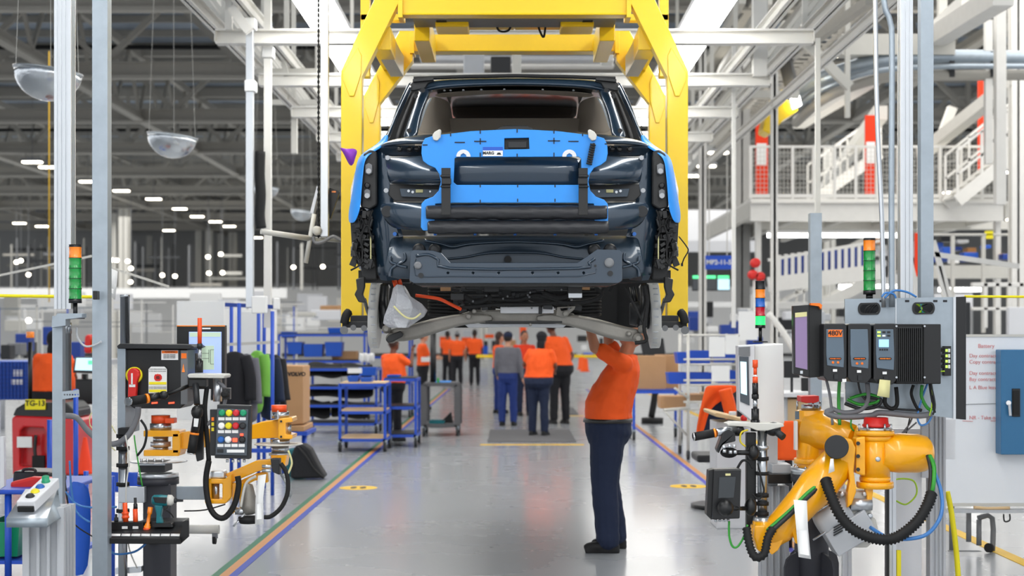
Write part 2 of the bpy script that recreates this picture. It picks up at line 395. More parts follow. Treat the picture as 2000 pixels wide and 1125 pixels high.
# high bay lamps
hb = thing('high_bay_lamp', 'warm white twin high bay lamp under the roof on the left', 'lamp', (0, 0, 0), 'high bay lamps')
MB().box(-.42, .42, -.22, .22, .05, .16).build('housing', 'mid_grey', hb)
MB().cyl((0, 0, .15), (0, 0, 3.4), .012, n=6).build('hanger_rod', 'mid_grey', hb)
for s in (-1, 1): MB().box(s*.2-.17, s*.2+.17, -.17, .17, .0, .05).build('lens', 'lamp_warm', hb)
LAMPS = [(63, 318), (95, 328), (172, 356), (237, 374), (300, 390), (351, 409), (385, 424), (421, 434), (448, 443), (38, 437), (82, 443), (330, 451), (502, 465), (541, 477), (645, 482), (1355, 345), (1403, 300), (1380, 326), (1975, 338), (1978, 430), (1858, 377), (1700, 150), (1640, 110)]
for i, (px, py) in enumerate(LAMPS):
    Y = 7.0*F/(CY-py); o = hb if i == 0 else copy_tree(hb)
    o['label'] = 'warm white twin high bay lamp under the roof on the left' if px < 700 else 'warm white twin high bay lamp under the roof on the right'
    o['group'] = 'high bay lamps on the left' if px < 700 else 'high bay lamps on the right'
    o.location = at(px, py, Y); o.scale = (1, 1, 1)
# far left: pale low walls and strip partitions
struct(MB().pbox(-200, 560, 563, 582, 85, .3), 'wall_far_left', 'white')
struct(MB().pbox(-200, 1900, 560, 690, 110, .3), 'wall_far', 'white')
def beam_x(px0, px1, py, Y, h, m='white_steel', name='overhead_beam', label='', group=None, z=None, d=.14):
    a = at(px0, py, Y); c = at(px1, py, Y); k = MB(); z = a.z if z is None else z
    k.box(a.x, c.x, Y, Y+d, z, z+.018); k.box(a.x, c.x, Y, Y+d, z-h, z-h+.018); k.box(a.x, c.x, Y+d/2-.008, Y+d/2+.008, z-h, z); k.box(a.x, a.x+.01, Y, Y+d, z-h, z); k.box(c.x-.01, c.x, Y, Y+d, z-h, z)
    return k.build(name, m, label=label, cat='beam', kind='structure', group=group)
# white cross beams over the line
BH = 3.06
for i in range(6):
    Y = 15.8+2.7*i
    k = MB(); z = EYE+BH+.07; L = 3.09
    k.box(-L, L, Y, Y+.16, z-.02, z); k.box(-L, L, Y, Y+.16, z-.15, z-.13); k.box(-L, L, Y+.07, Y+.09, z-.14, z-.01); k.box(-L, -L+.01, Y, Y+.16, z-.15, z); k.box(L-.01, L, Y, Y+.16, z-.15, z)
    k.build('overhead_beam', 'white_steel', label='white cross beam above the line, %s from the camera' % ('nearest', 'second', 'third', 'fourth', 'fifth', 'sixth')[i], cat='beam', kind='structure')
for s in (-1, 1):
    side = 'left' if s < 0 else 'right'
    for j, (x, z) in enumerate(((3.25, 5.05), (2.75, 5.05), (4.2, 5.4))[:2 if s < 0 else 3]):
        k = MB(); k.box(s*x-.05, s*x+.05, 9, 34, z, z+.015); k.box(s*x-.05, s*x+.05, 9, 34, z-.12, z-.105); k.box(s*x-.008, s*x+.008, 9, 34, z-.12, z)
        k.build('overhead_rail', 'white_steel', label='white overhead rail running along the line on the %s, %s one' % (side, ('middle', 'inner', 'outer')[j]), cat='rail', kind='structure')
    # twin tube light fittings
    t = thing('line_lamp', 'long bright white lamp row above the %s side of the line' % side, 'lamp', (s*LIGHT_X, 11, LIGHT_Z))
    MB().box(s*LIGHT_X-.2, s*LIGHT_X+.2, -2, 24, LIGHT_Z, LIGHT_Z+.06).build('housing', 'white', t)
    for j in (-1, 1): MB().box(s*LIGHT_X+j*.1-.085, s*LIGHT_X+j*.1+.085, -2, 24, LIGHT_Z-.04, LIGHT_Z).build('tube', 'led_white', t)
    for j in range(8):
        y = 14.5+2.7*j
        MB().bar((s*3.25, y, 5.05), (s*3.25, y, 9.1), .06, .06).build('hanger_rod', 'pale_steel', label='thin pale hanger above the %s rail' % side, cat='hanger', kind='structure', group='rail hangers on the %s' % side)
        MB().bar((s*3.25, y, 5.1), (s*5.0, y+.4, 7.4), .07, .07).build('brace', 'pale_steel', label='slanted pale brace above the %s rail' % side, cat='brace', kind='structure', group='rail braces on the %s' % side)
# ================= YELLOW CARRIER =================
def carrier():
    base = Vector((0, 10.6, EYE+.02)); t = thing('overhead_carrier', 'bright yellow overhead carrier frame straddling the raised car body', 'carrier', base)
    YF, YR = 10.6, 12.15
    def leg(Y, Yc, xo, ytop, ybend, ybot, xt0, xt1, wi):
        # upright and slanted shoulder in one closed outline, left then mirrored
        k = MB(); k.pprism([(xo, ybend), (xt0, ytop), (xt1, ytop), (xt1, ytop+58), (xo+wi, ybend+12), (xo+wi, ybot), (xo, ybot)], Y, .13)
        k.build('side_arm', 'yellow_paint', t, bevel=.006); k.flipped().build('side_arm', 'yellow_paint', t, bevel=.006)
        g = MB(); x1 = xo+wi; g.pprism([(xo+3, ybend+4), (xo+wi*.8, ybend-46), (x1-1, ybend-30), (x1-2, ybend+8), (xo+wi*.62, ybend+50), (xo+wi*.4, ybend+50), (xo+3, ybend+18)], Y-.012, .014)
        g.build('gusset_plate', 'yellow_paint', t, bevel=.004); g.flipped().build('gusset_plate', 'yellow_paint', t, bevel=.004)
    leg(YF, 0, 666, -60, 138, 640, 758, 782, 41)
    leg(YR, 0, 708, 60, 190, 630, 780, 806, 34)
    k = MB(); k.pbox(784, 1226, -52, 27, YF, .16); k.pbox(784, 1226, 25, 29, YF-.01, .02); k.build('cross_beam', 'yellow_paint', t, bevel=.006)
    k = MB(); k.pbox(806, 1204, 67, 100, YR, .16); k.build('cross_beam', 'yellow_paint', t, bevel=.006)
    k = MB(); k.pbox(777, 786, -40, 34, YF-.03, .2); k.mirror(); k.build('flange_plate', 'yellow_paint', t, bevel=.003)
    k = MB(); k.pbox(800, 809, 60, 104, YR-.03, .2); k.mirror(); k.build('flange_plate', 'yellow_paint', t, bevel=.003)
    k = MB()
    for x in (827, ): k.pbox(x-18, x+12, 28, 80, 11.2, .9)
    k.mirror(); k.build('side_rail', 'yellow_paint', t, bevel=.006)
    # longitudinal beams and slanted ties between the two frames
    k = MB(); a = at(745, 75, YF+.1); b = at(765, 118, YR); k.bar(a, b, .13, .16); a = at(716, 150, YF+.1); b = at(722, 200, YR+.1)
    k.mirror(); k.build('tie_beam', 'yellow_paint', t, bevel=.005)
    k = MB(); a = at(748, 80, YF+.55); b = at(776, 130, YR-.35); k.bar(a, b, .1, .16); k.mirror(); k.build('tie_plate', 'pale_steel', t, bevel=.003)
    # outer upper frame, behind
    k = MB(); k.pbox(704, 722, -50, 150, 11.4, .1); k.pbox(704, 790, 27, 40, 11.4, .1); k.mirror(); k.build('frame_post', 'yellow_paint', t, bevel=.005)
    # centre lifting gear under the top beam
    k = MB(); k.pbox(850, 915, 38, 52, 11.0, .3); k.pbox(895, 1005, 32, 43, 11.05, .3); k.mirror(); k.build('lifting_gear', 'yellow_paint', t, bevel=.01)
    k = MB(); k.pbox(852, 872, 34, 41, 10.95, .05); k.mirror(); k.build('bumper_block', 'black_rubber', t)
    k = MB(); k.pbox(806, 1204, 28, 37, 10.9, .3); k.build('under_plate', 'mid_grey', t)
    for pts in ([(968, 44), (975, 60), (992, 60), (1000, 46)], [(1050, 46), (1055, 62), (1062, 72), (1066, 46)]):
        MB().tube([at(x, y, 11.2) for x, y in pts], .008).build('cable', 'black_rubber', t)
    # feet with rollers
    for s in (-1, 1):
        f = MB(); f.pbox(668, 735, 628, 640, 10.35, .35); f.pbox(684, 728, 616, 630, 10.5, .12)
        if s > 0: f = f.flipped()
        o = f.build('support_foot', 'dark_grey', t, bevel=.004, label='dark steel support foot with rollers')
        r = MB()
        for (x, y, rr) in ((672, 645, .028), (690, 640, .02), (711, 641, .02), (728, 641, .018)): r.cyl(at(x, y, 10.3), at(x, y, 10.34), rr)
        (r if s < 0 else r.flipped()).build('roller', 'mid_grey', o)
        r = MB(); r.tube([at(672, 632, 10.32), at(676, 616, 10.32), at(681, 610, 10.34)], .03); (r if s < 0 else r.flipped()).build('latch_arm', 'black_rubber', o)
        e = MB(); e.pbox(718, 727, 628, 634, 10.33, .02); (e if s < 0 else e.flipped()).build('sensor', 'lens_green', o)
        r = MB(); r.cyl(at(671, 300, 10.5), at(671, 302, 10.5), .001); 
    # hangers going up to the overhead rail
    k = MB()
    for x in (815, 1195): k.pbox(x-14, x+14, -300, -50, 11.3, .2)
    k.build('hanger', 'yellow_paint', t)
    return t
carrier()
# ================= CAR BODY =================
car = thing('car_body', 'dark blue unfinished car body raised in the yellow carrier, rear end facing', 'car', (0, 9.0, 1.55))
def mir(k, name, m, **kw): a = k.build(name, m, car, **kw); b = k.flipped().build(name, m, car, **kw); return a, b
A = at
def rows(R): return [[at(*p) for p in r] for r in R]
# roof and rear header
k = MB(); k.grid(rows([[(1005-s*200, 156, 9.75), (1005-s*150, 151, 9.68), (1005-s*80, 149, 9.64), (1005, 148, 9.62), (1005+s*80, 149, 9.64), (1005+s*150, 151, 9.68), (1005+s*200, 156, 9.75)] for s in (1,)] +
 [[(x, y, 13.2) for x, y in ((790, 265), (850, 255), (920, 250), (1005, 249), (1090, 250), (1160, 255), (1220, 265))]]), .02); k.build('roof', 'car_paint', car, sub=1)
k = MB(); xs = (818, 850, 900, 950, 1005, 1060, 1110, 1160, 1192); t0 = (160, 153, 151, 150, 149, 150, 151, 153, 160); t1 = (178, 170, 166, 164, 163, 164, 166, 170, 178); t2 = (186, 176, 172, 170, 169, 170, 172, 176, 186)
k.grid([[at(x, y, 9.62) for x, y in zip(xs, t0)], [at(x, y, 9.54) for x, y in zip(xs, t1)], [at(x, y, 9.6) for x, y in zip(xs, t2)]], .02); k.build('roof_header', 'car_paint', car, sub=2)
k = MB(); k.tube([at(x, y-1, 9.6) for x, y in zip((808,)+xs[1:-1]+(1202,), (154,)+t0[1:-1]+(154,))], .012, 8, 4); k.build('roof_seal', 'black_rubber', car)
# pillars: wide painted D pillar, black seal strip, outer body rail
def strip(pts, Y0, Y1, th=.03):      # pts: list of (xl, xr, y) from top to bottom, distance blends Y0..Y1
    n = len(pts)-1; r = []
    for i, (xl, xr, y) in enumerate(pts):
        Y = Y0+(Y1-Y0)*i/n; r.append([at(xl, y, Y+.03), at(xl*.75+xr*.25, y, Y-.005), at((xl+xr)/2, y, Y-.012), at(xl*.25+xr*.75, y, Y-.005), at(xr, y, Y+.03)])
    return MB().grid(r, th)
mir(strip([(822, 846, 168), (812, 842, 186), (806, 832, 205), (797, 825, 228), (790, 820, 250), (783, 818, 268)], 9.6, 9.28), 'rear_pillar', 'car_paint', sub=1)
mir(strip([(806, 816, 178), (797, 808, 200), (786, 800, 225), (776, 791, 250), (768, 785, 274)], 9.66, 9.36), 'pillar_seal', 'black_rubber', sub=1)
mir(strip([(800, 809, 160), (792, 800, 178), (780, 788, 203), (767, 778, 230), (756, 768, 256), (744, 762, 276)], 9.74, 9.42), 'outer_rail', 'car_paint', sub=1)
mir(strip([(838, 847, 190), (829, 836, 206), (822, 828, 228), (816, 821, 252)], 9.62, 9.4, .01), 'opening_flange', 'galv', sub=1)
k = MB().pprism([(808, 172), (822, 184), (796, 272), (752, 276)], 9.72, .04); mir(k, 'quarter_glass', 'black_rubber')

k = MB()
for x, y in ((799, 255), (812, 188), (826, 176)): k.cyl(at(x, y, 9.3), at(x, y, 9.42), .014)
mir(k, 'pillar_bolt', 'satin_black')
k = MB(); k.pprism([(800, 165), (808, 158), (830, 152), (846, 154), (848, 158), (836, 162), (830, 172), (812, 176), (802, 176)], 9.5, .05); k.pprism([(806, 154), (846, 151), (846, 156), (806, 160)], 9.47, .05)
for o in mir(k, 'hinge_bracket', 'black_plastic', bevel=.004): pass
k = MB(); k.pbox(799, 803, 166, 171, 9.46, .03); mir(k, 'bracket_bolt', 'chrome', bevel=.003)
# cabin interior: side trim, headliner, seat row and far opening, all behind the rear opening
k = MB(); k.grid(rows([[(840, 182, 9.75), (905, 176, 9.85), (1005, 173, 9.9), (1105, 176, 9.85), (1170, 182, 9.75)], [(850, 188, 10.5), (930, 182, 10.5), (1005, 180, 10.5), (1080, 182, 10.5), (1160, 188, 10.5)], [(870, 192, 11.25), (940, 188, 11.25), (1005, 187, 11.25), (1070, 188, 11.25), (1140, 192, 11.25)]]), .01); k.build('headliner', 'headliner', car, sub=2)
k = MB(); k.grid(rows([[(838, 184, 9.72), (868, 192, 10.3), (882, 200, 11.2)], [(826, 210, 9.6), (864, 214, 10.3), (884, 222, 11.2)], [(817, 240, 9.5), (858, 240, 10.3), (888, 236, 11.2)], [(815, 262, 9.45), (860, 262, 10.3), (892, 258, 11.2)]]), .01); mir(k, 'side_trim', 'headliner', sub=2)
k = MB(); k.pprism([(880, 188), (1130, 188), (1126, 222), (1120, 232), (890, 232), (884, 222)], 11.3, .1); k.build('seat_back', 'cabin_dark', car, bevel=.03)
k = MB(); k.pprism([(810, 230), (1200, 230), (1200, 300), (810, 300)], 10.9, .2); k.build('parcel_panel', 'headliner', car, bevel=.02)
k = MB(); k.pprism([(975, 248), (985, 245), (1028, 245), (1040, 250), (1048, 262), (960, 262)], 9.75, .3); k.build('cargo_hump', 'dark_grey', car, bevel=.02)
for i in range(3):
    k = MB(); y = 205+i*7; k.tube([at(822+i*3, y, 9.75), at(828+i*3, y+8, 9.8), at(826+i*2, y+14, 9.8)], .003, 6)
    mir(k, 'trim_clip', 'satin_black')
k = MB(); 
for x in (835, 842, 868, 880, 905, 940, 985, 1060, 1120, 1165): k.ell(at(x, 178-(1-abs(x-1005)/180)*4, 9.6), .008, .008, .006, 8)
k.build('edge_clip', 'mid_grey', car)
# liftgate outer skin: upper ledge, bulging lamp panels, lower skin
k = MB(); k.grid(rows([[(750, 274, 9.42), (785, 266, 9.26), (825, 258, 9.2), (1005, 252, 9.16), (1185, 258, 9.2), (1225, 266, 9.26), (1260, 274, 9.42)], [(738, 284, 9.38), (780, 277, 9.18), (826, 274, 9.1), (1005, 268, 9.06), (1184, 274, 9.1), (1230, 277, 9.18), (1272, 284, 9.38)], [(735, 290, 9.44), (780, 284, 9.22), (826, 284, 9.14), (1005, 280, 9.12), (1184, 284, 9.14), (1230, 284, 9.22), (1275, 290, 9.44)]]), .02); k.build('tail_ledge', 'car_paint', car, sub=2)
k = MB(); k.grid(rows([[(738, 284, 9.36), (785, 286, 9.3), (860, 286, 9.24)], [(738, 296, 9.4), (785, 298, 9.34), (860, 298, 9.28)], [(742, 306, 9.4), (785, 306, 9.34), (860, 306, 9.28)]]), .02); mir(k, 'latch_channel', 'car_paint_inner', sub=1)
k = MB()
for x, y in ((780, 291), (800, 291), (814, 290)): k.lathe(at(x, y, 9.25), (0, 1, 0), [(0, .006), (.0, .016), (.02, .018)], 12)
mir(k, 'grommet', 'satin_black')
k = MB(); k.grid(rows([[(748, 306, 9.26), (780, 305, 9.18), (820, 301, 9.12), (880, 300, 9.1)], [(750, 316, 9.22), (780, 318, 9.12), (820, 318, 9.06), (880, 318, 9.03)], [(752, 336, 9.2), (780, 338, 9.1), (820, 338, 9.02), (880, 338, 9.0)], [(756, 356, 9.22), (780, 357, 9.12), (820, 359, 9.05), (880, 360, 9.03)], [(762, 362, 9.3), (780, 362, 9.2), (820, 364, 9.14), (880, 364, 9.1)]]), .02); mir(k, 'lamp_panel', 'car_paint', sub=2)
k = MB(); k.pprism([(762, 360), (870, 362), (870, 392), (770, 392), (758, 380)], 9.22, .03); mir(k, 'lamp_recess', 'black_plastic', bevel=.004)
k = MB(); k.pprism([(780, 368), (862, 370), (848, 386), (784, 384)], 9.19, .02); mir(k, 'recess_plate', 'car_paint_inner', bevel=.003)
k = MB()
for x, y, r in ((798, 373, .008), (806, 375, .008), (840, 374, .006)): k.cyl(at(x, y, 9.175), at(x, y, 9.2), r)
mir(k, 'recess_bolt', 'bare_alu')
k = MB(); k.pbox(812, 826, 370, 376, 9.175, .01); mir(k, 'wire_clip', 'paper_cream')
k = MB(); k.grid(rows([[(735, 392, 9.24), (780, 392, 9.14), (880, 394, 9.08), (1005, 394, 9.06), (1130, 394, 9.08), (1230, 392, 9.14), (1275, 392, 9.24)], [(738, 418, 9.22), (780, 418, 9.1), (880, 418, 9.04), (1005, 418, 9.02), (1130, 418, 9.04), (1230, 418, 9.1), (1272, 418, 9.22)], [(760, 450, 9.24), (790, 452, 9.13), (880, 456, 9.07), (1005, 456, 9.05), (1130, 456, 9.07), (1220, 452, 9.13), (1250, 450, 9.24)]]), .03); k.build('liftgate_lower_skin', 'car_paint', car, sub=2)
# centre skin seen in the window of the cover
k = MB(); k.grid(rows([[(870, 300, 9.1), (1005, 300, 9.07), (1140, 300, 9.1)], [(870, 322, 9.06), (1005, 322, 9.02), (1140, 322, 9.06)], [(870, 345, 9.07), (1005, 345, 9.04), (1140, 345, 9.07)], [(870, 396, 9.1), (1005, 396, 9.07), (1140, 396, 9.1)]]), .02); k.build('liftgate_centre_skin', 'car_paint', car, sub=2)
# side body: corner panel between gate and fender
k = MB(); k.grid(rows([[(712, 284, 9.5), (728, 284, 9.44), (748, 284, 9.38)], [(706, 330, 9.48), (726, 330, 9.42), (752, 330, 9.34)], [(702, 380, 9.46), (728, 380, 9.4), (764, 380, 9.32)], [(706, 420, 9.46), (730, 420, 9.38), (772, 420, 9.3)], [(728, 470, 9.46), (742, 470, 9.36), (790, 470, 9.3)], [(730, 552, 9.46), (745, 552, 9.36), (810, 552, 9.32)]]), .04); mir(k, 'rear_quarter', 'car_paint', sub=1)
# tail lamp recess strip with studs
k = MB(); k.pprism([(710, 300), (722, 292), (736, 296), (737, 400), (724, 408), (704, 404), (705, 350)], 9.34, .06); la = mir(k, 'lamp_channel', 'black_plastic', bevel=.01)
for nm, m, L in (('stud_boss', 'mid_grey', ((720, 330, 14, 24), (717, 378, 12, 20))),):
    for s, par in zip((0, 1), la):
        for x, y, w, h in L:
            g = MB().pprism([(x-w/2, y-h/2+4), (x, y-h/2), (x+w/2, y-h/2+4), (x+w/2, y+h/2-4), (x, y+h/2), (x-w/2, y+h/2-4)], 9.32, .03); g = g.flipped() if s else g; g.build('stud_boss', 'mid_grey', par, bevel=.003)
            g = MB().cyl(at(x, y+4, 9.29), at(x, y+4, 9.33), .016); (g.flipped() if s else g).build('stud', 'light_grey', par)
for s, par in zip((0, 1), la):
    g = MB().lathe(at(717, 362, 9.31), (0, 1, 0), [(0, .008), (0, .017), (.03, .018)], 14); (g.flipped() if s else g).build('grommet', 'satin_black', par)
g = MB()
for x, y in ((754, 372), (757, 308)): g.cyl(at(x, y, 9.2), at(x, y, 9.3), .014)
mir(g, 'rubber_stop', 'light_grey')
g = MB().cyl(at(756, 413, 9.17), at(756, 413, 9.3), .035, n=24); mir(g, 'round_plug', 'dark_grey', bevel=.003)
g = MB().cyl(at(771, 457, 9.2), at(771, 457, 9.3), .012); mir(g, 'blue_clip', 'blue_btn')
for x in (850, 928, 1006, 1084, 1164):
    MB().cbox(at(x, 457, 9.1), .018, .03, .018).build('blue_clip', 'blue_btn', car, bevel=.002)
# black brackets, harness and ducts at the corners
def rough_cluster(seed, x0, x1, y0, y1, Y, n, rr):
    rnd = random.Random(seed); k = MB()
    for i in range(n):
        x = rnd.uniform(x0, x1); y = rnd.uniform(y0, y1); w = rnd.uniform(5, 16); h = rnd.uniform(6, 22); d = rnd.uniform(0, .1)
        k.cbox(at(x, y, Y+d), mpx(w, Y), .05, mpx(h, Y), Matrix.Rotation(rnd.uniform(-.5, .5), 3, 'Y') @ Matrix.Rotation(rnd.uniform(-.5, .5), 3, 'Z'))
    return k
k = MB(); k.pprism([(684, 430), (698, 405), (722, 400), (736, 400), (736, 545), (710, 545), (704, 520), (688, 500)], 9.5, .12); mir(k, 'corner_duct', 'black_plastic', bevel=.01)
k = rough_cluster(3, 690, 728, 418, 520, 9.38, 46, 0); mir(k, 'corner_bracket', 'satin_black', bevel=.003)
k = MB()
for i in range(5): k.cbox(at(716, 478+i*11, 9.36), .03, .03, .02, Matrix.Rotation(.5, 3, 'Y'))
k.pprism([(706, 466), (724, 466), (724, 518), (706, 518)], 9.38, .02, [[(709, 470), (721, 470), (721, 514), (709, 514)]]); mir(k, 'air_vent', 'black_plastic', bevel=.002)
k = MB().pbox(723, 725, 460, 516, 9.36, .02); mir(k, 'vent_seal', 'paper_cream')
k = MB()
for pts in ([(700, 420), (712, 440), (704, 470), (714, 500), (700, 520)], [(728, 410), (720, 440), (728, 470)], [(694, 450), (705, 455), (715, 440), (726, 450)], [(690, 475), (697, 500), (705, 515), (685, 528)]):
    k.tube([at(x, y, 9.35) for x, y in pts], .006, 6)
mir(k, 'wire_harness', 'black_rubber')
k = MB(); k.tube([at(1326, 462, 9.3), at(1340, 480, 9.28), at(1344, 490, 9.28), at(1336, 505, 9.28), at(1332, 516, 9.3)], .004, 6); k.cbox(at(1332, 517, 9.3), .012, .012, .018); k.build('loose_connector_wire', 'black_rubber', car)
k = MB(); k.pprism([(695, 545), (712, 540), (712, 560), (708, 575), (716, 592), (700, 590), (692, 575), (697, 565)], 9.45, .06); mir(k, 'wheel_arch_bracket', 'black_plastic', bevel=.006)
mir(MB().tube([at(712, 585, 9.6), at(718, 608, 9.8), at(725, 625, 9.9)], .012, 8), 'support_strap', 'satin_black')
mir(MB().pbox(700, 800, 528, 552, 9.6, .1), 'lower_cross_plate', 'black_plastic')
# rear valance
k = MB(); k.grid(rows([[(760, 455, 9.36), (830, 458, 9.34), (1005, 456, 9.3), (1180, 458, 9.34), (1250, 455, 9.36)], [(758, 470, 9.28), (830, 470, 9.24), (1005, 468, 9.22), (1180, 470, 9.24), (1252, 470, 9.28)], [(752, 492, 9.2), (830, 484, 9.2), (1005, 488, 9.3), (1180, 484, 9.2), (1258, 492, 9.2)], [(748, 520, 9.2), (830, 520, 9.2), (1005, 515, 9.3), (1180, 520, 9.2), (1262, 520, 9.2)], [(748, 546, 9.2), (830, 548, 9.22), (1005, 548, 9.3), (1180, 548, 9.22), (1262, 546, 9.2)]]), .03); k.build('rear_valance', 'car_paint_inner', car, sub=2)
k = MB(); k.tube([at(x, y, 9.2) for x, y in ((830, 470), (860, 476), (885, 482), (920, 476), (1005, 472), (1090, 476), (1125, 482), (1150, 476), (1180, 470))], .01, 8); k.tube([at(x, y, 9.22) for x, y in ((870, 506), (910, 502), (960, 494), (1050, 494), (1100, 502), (1140, 506))], .007, 8); k.build('pressed_rib', 'car_paint', car)
k = MB()
for pts in ([(762, 500), (763, 512), (774, 517), (764, 525), (762, 541)], [(790, 494), (791, 508), (776, 517), (796, 522)]): k.tube([at(x, y, 9.185) for x, y in pts], .009, 8)
mir(k, 'pressed_rib', 'car_paint')
k = MB()
for x in (818, 849): k.lathe(at(x, 488, 9.17), (0, 1, 0), [(0, .01), (0, .022), (.012, .034), (.03, .04)], 20)
mir(k, 'rubber_plug', 'dark_grey')
k = MB().cyl(at(992, 507, 9.2), at(992, 507, 9.3), .022, n=20); k.build('drain_plug', 'black_rubber', car)
k = MB()
for x in range(945, 1075, 12):
    k.pbox(x, x+8, 500, 511, 9.27, .02)
k.build('pressed_pads', 'car_paint_inner', car, bevel=.004)
# crash beam with holes
hole = lambda x, y, r: [(x+r*math.cos(a*PI/5), y+r*math.sin(a*PI/5)) for a in range(10)]
H = [hole(x, 533, 2.6) for x in (875, 924, 974, 1040, 1090, 1140)]
k = MB(); k.pprism([(802, 492), (808, 488), (845, 489), (862, 494), (880, 513), (1128, 513), (1148, 500), (1166, 487), (1210, 488), (1215, 492), (1215, 548), (1208, 553), (808, 553), (800, 548)], 9.05, .035, H); cb = k.build('crash_beam', 'car_paint', car, bevel=.004)
k = MB(); k.tube([at(x, y, 9.04) for x, y in ((812, 500), (836, 497), (856, 507), (880, 524), (1130, 524), (1150, 513), (1162, 505))], .009, 8, 3); k.tube([at(x, y, 9.045) for x, y in ((812, 505), (812, 538), (880, 540), (1130, 540), (1165, 525))], .004, 6, 2); k.build('pressed_rib', 'car_paint', cb)
k = MB()
for x, y, r in ((816, 518, .022), (1190, 513, .028)): k.lathe(at(x, y, 9.02), (0, 1, 0), [(0, r*.5), (0, r), (.04, r)], 20)
k.build('tow_socket', 'mid_grey', cb)
k = MB()
for x, y, r in ((822, 538, .016), (1192, 534, .016), (1163, 519, .007)): k.cyl(at(x, y, 9.035), at(x, y, 9.07), r, n=18)
k.build('beam_plug', 'dark_grey', cb)
k = MB().pprism([(808, 553), (1208, 553), (1190, 558), (820, 558)], 9.1, .3); k.build('beam_shelf', 'satin_black', car)
# body sides, floor and doors opening further forward (seen from the side or below)
k = MB(); k.grid([[at(690, 300, 9.6), at(682, 430, 9.6), at(700, 540, 9.6)], [Vector((-1.0, 11, 2.75)), Vector((-1.0, 11, 2.4)), Vector((-.97, 11, 1.98))], [Vector((-.98, 13.4, 2.7)), Vector((-.98, 13.4, 2.4)), Vector((-.95, 13.4, 1.98))]], .03); mir(k, 'body_side', 'car_paint', sub=1)
MB().box(-.72, .72, 10.7, 13.4, 1.93, 2.02).build('floor_pan', 'satin_black', car, bevel=.01)
# ---- running gear ----
for s in (0, 1):
    g = MB().grid([[at(723+dx, y, Y) for dx, y, Y in zip([0]*6, ys, [9.9]*6)] for ys in ()] or [[Vector((-.94, 10.1, 2.0)), Vector((-.9, 10.1, 2.0))], [Vector((-.94, 10.1, 1.9)), Vector((-.9, 10.1, 1.9))]], .001) if 0 else MB()
    c = at(738, 613, 9.95); ax = Vector((1, -.0, -.04)).normalized()
    g.lathe(c-Vector((.045, 0, 0)), ax, [(0, .1), (0, .215), (.004, .222), (.058, .222), (.062, .2), (.062, .1)], 56)
    g = g.flipped() if s else g; d = g.build('brake_disc', 'brake_disc', car, label='pale grey brake disc seen edge-on')
    v = MB()
    for i in range(28):
        a = i*2*PI/28+.1; v.cbox(c+Vector((-.012, math.cos(a)*.222, math.sin(a)*.222)), .03, .012, .004, Matrix.Rotation(-a+PI/2, 3, 'X'))
    (v.flipped() if s else v).build('vent_slot', 'light_grey', d)
    g = MB().cyl(c+Vector((.02, 0, 0)), c+Vector((.14, 0, 0)), .1, .07); (g.flipped() if s else g).build('hub_carrier', 'dark_grey', car)
    g = MB(); g.tube([at(752, 560, 9.9), at(750, 600, 9.8), at(758, 640, 9.8)], .035); g.tube([at(775, 560, 10), at(765, 610, 10)], .02); (g.flipped() if s else g).build('damper', 'satin_black', car)
    sp = MB(); cs = at(868, 560, 9.98); r = .1
    sp.tube([cs+Vector((r*math.cos(a), r*math.sin(a), -.19*a/(2*PI*9))) for a in [i*PI/5 for i in range(91)]], .011, 7, 1); (sp.flipped() if s else sp).build('coil_spring', 'black_rubber', car)
    # control arm: an arched cast arm
    arm = [(756, 655, 30), (790, 653, 36), (820, 645, 40), (860, 633, 36), (900, 624, 28), (935, 621, 22), (965, 622, 20)]
    k = MB(); k.grid([[at(x, y-h/2, 9.72) for x, y, h in arm], [at(x, y-h*.35, 9.6) for x, y, h in arm], [at(x, y, 9.64) for x, y, h in arm], [at(x, y+h*.35, 9.6) for x, y, h in arm], [at(x, y+h/2, 9.72) for x, y, h in arm]], .05); ca = (k.flipped() if s else k).build('control_arm', 'cast_alu', car, sub=1)
    g = MB()
    for x, y, r in ((754, 643, .027), (763, 661, .032), (781, 652, .018)): g.lathe(at(x, y, 9.55), (0, 1, 0), [(0, r*.35), (0, r*.6), (.015, r*.6), (.015, r), (.08, r)], 20)
    (g.flipped() if s else g).build('bush_bolt', 'cast_alu', ca)
MB().pprism([(753, 664), (758, 655), (782, 646), (788, 652), (786, 658), (768, 667), (758, 670)], 9.53, .04).build('drop_link', 'black_plastic', car, bevel=.006)
# subframe and drive unit
k = MB(); k.pprism([(900, 612), (930, 605), (1085, 605), (1120, 612), (1130, 622), (1080, 632), (940, 632), (905, 624)], 9.66, .3); sf = k.build('rear_subframe', 'cast_alu', car, bevel=.012)
MB().pprism([(905, 632), (1110, 632), (1100, 640), (1005, 638), (915, 640)], 9.66, .5).build('undertray', 'light_grey', car, bevel=.004)
k = MB().pbox(948, 1098, 627, 631, 9.62, .06); k.build('shadow_gap_strip', 'black_plastic', car)  # black strip put in as the shade between subframe and undertray
k = MB().pbox(977, 1082, 599, 612, 9.6, .05); k.build('cover_plate', 'offwhite', car, bevel=.006)
k = MB()
for x, y, r in ((915, 618, .018), (926, 608, .014), (1036, 634, .01), (945, 603, .02), (1105, 612, .02)): k.lathe(at(x, y, 9.56), (0, 1, 0), [(0, r*.4), (0, r), (.06, r)], 16)
k.build('mount_bolt', 'cast_alu', car)
MB().pprism([(1088, 600), (1124, 598), (1122, 604), (1106, 618), (1098, 620), (1086, 616)], 9.6, .04, [[(1094, 602), (1118, 601), (1108, 606), (1096, 607)]]).build('mount_bracket', 'cast_alu', car, bevel=.003)
k = MB(); k.pbox(880, 1120, 560, 600, 10.25, .5); k.pbox(905, 1110, 575, 602, 10.0, .3); k.build('drive_unit', 'satin_black', car, bevel=.03)
